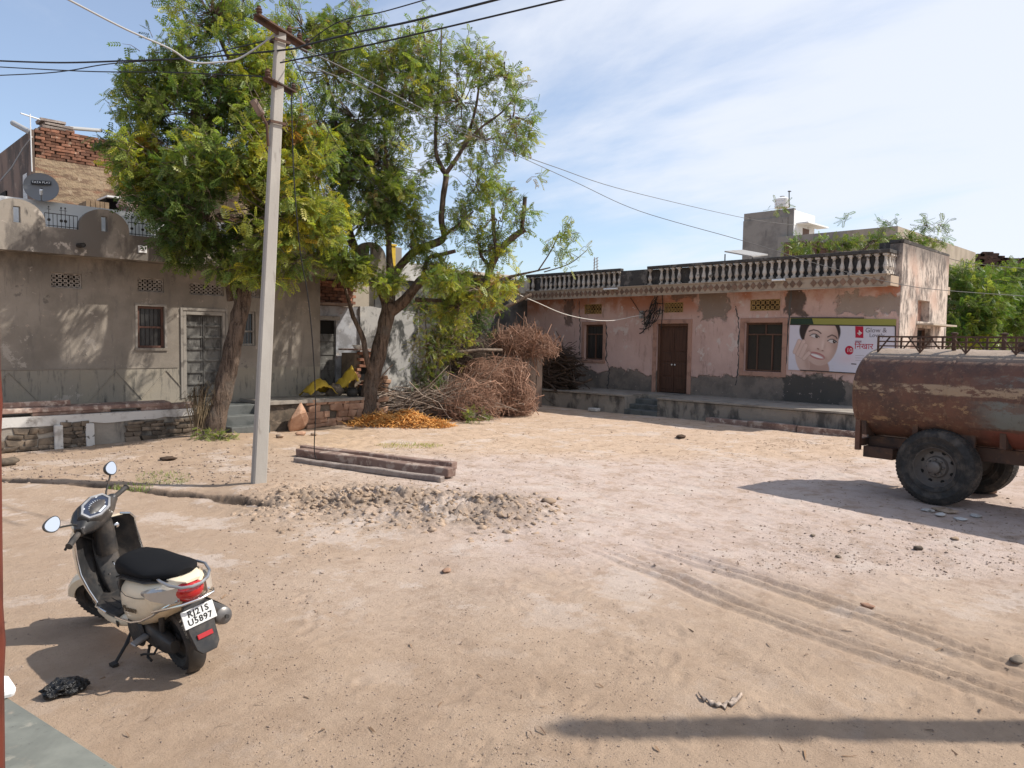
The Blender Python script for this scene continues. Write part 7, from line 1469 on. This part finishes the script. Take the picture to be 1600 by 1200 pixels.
t = M(); t.tube([(0,-.62,.50),(0,.62,.50)], .055, 12); tp(t, 'axle', 'rust_steel')
for s in (-1,1):
    t = M()
    for k in range(5): t.box((-.42+.06*k,s*.45-.035,.66-.022*k-.02),(.42-.06*k,s*.45+.035,.66-.022*k))
    tp(t, 'leaf_spring', 'rust_steel', None, False)
    for (yo) in (.66,):
        w_ = .15; Rr_ = .505; t = M(); c = (0,s*yo,Rr_)
        t.lathe([(.26,-w_*.75),(.29,-w_*.95),(.31,-w_*.97),(.315,-w_*1.02),(.325,-w_*1.02),(.33,-w_*.97),(.40,-w_*1.02),(.405,-w_*1.05),(.415,-w_*1.05),(.42,-w_*1.0),(.465,-w_*.92),(.495,-w_*.72),(Rr_,-w_*.35),(Rr_,w_*.35),(.495,w_*.72),(.465,w_*.92),(.40,w_*1.02),(.29,w_*.95),(.26,w_*.75)], c, (0,1,0), 48)
        for k in range(64):
            a = 2*math.pi*k/64; d = Vector((math.cos(a),0,math.sin(a))); e = Vector((-math.sin(a),0,math.cos(a))); P0 = Vector(c)+d*(Rr_-.003)
            for q_ in (-1,1): t.bar(P0+Vector((0,q_*.03,0))-e*.006, P0+Vector((0,q_*.115,0))+e*.012-d*.010, .030, .012, up=d)
            t.bar(P0-e*.014, P0+e*.022, .030, .012, up=d)
        wh = tp(t, 'wheel', 'old_tyre')
        r_ = M(); o_ = s
        pr = [(.27,w_*.78),(.262,w_*.80),(.252,w_*.55),(.235,w_*.30),(.20,w_*.10),(.15,w_*.18),(.13,w_*.45),(.085,w_*.50),(.08,w_*.95),(.055,w_*1.1),(.001,w_*1.12)]
        r_.lathe([(a,b*o_) for a,b in pr], c, (0,1,0), 36); r_.lathe([(.262,-w_*.6*o_),(.2,-w_*.2*o_),(.001,-w_*.2*o_)], c, (0,1,0), 30); rim = tp(r_, 'rim', 'hub_steel', wh)
        for k in range(8):
            a = 2*math.pi*k/8; p = Vector(c)+Vector((math.cos(a)*.105,s*w_*.50,math.sin(a)*.105)); b_ = M(); b_.lathe([(.016,-.01),(.016,.022),(.009,.026),(.009,.04),(.001,.04)], p, (0,s,0), 6); tp(b_, 'wheel_nut', 'hub_steel', wh, False)
            h_ = M(); a += .39; p = Vector(c)+Vector((math.cos(a)*.205,s*(w_*.17),math.sin(a)*.205)); h_.lathe([(.001,.0),(.026,.0),(.026,-.01)], p, (0,s,0), 12); tp(h_, 'hand_hole', 'dark_void', wh)
    t = M(); t.box((.20,s*.60-.02,.80),(.42,s*.60+.02,1.0)); tp(t, 'mudguard_bracket', 'rust_steel', None, False)
# plaster lumps and paper litter under the tanker
for i,(px_,py_) in enumerate(((1470,806),(1500,812),(1450,800),(1525,808))): stone(['white plaster chunk under the near tyre','pale plaster chunk right of the near tyre','small plaster chip left under the tyre','plaster chip at the right edge under the tanker'][i], px_, py_, .16,.12,.05, MAT['whitewash'], i)
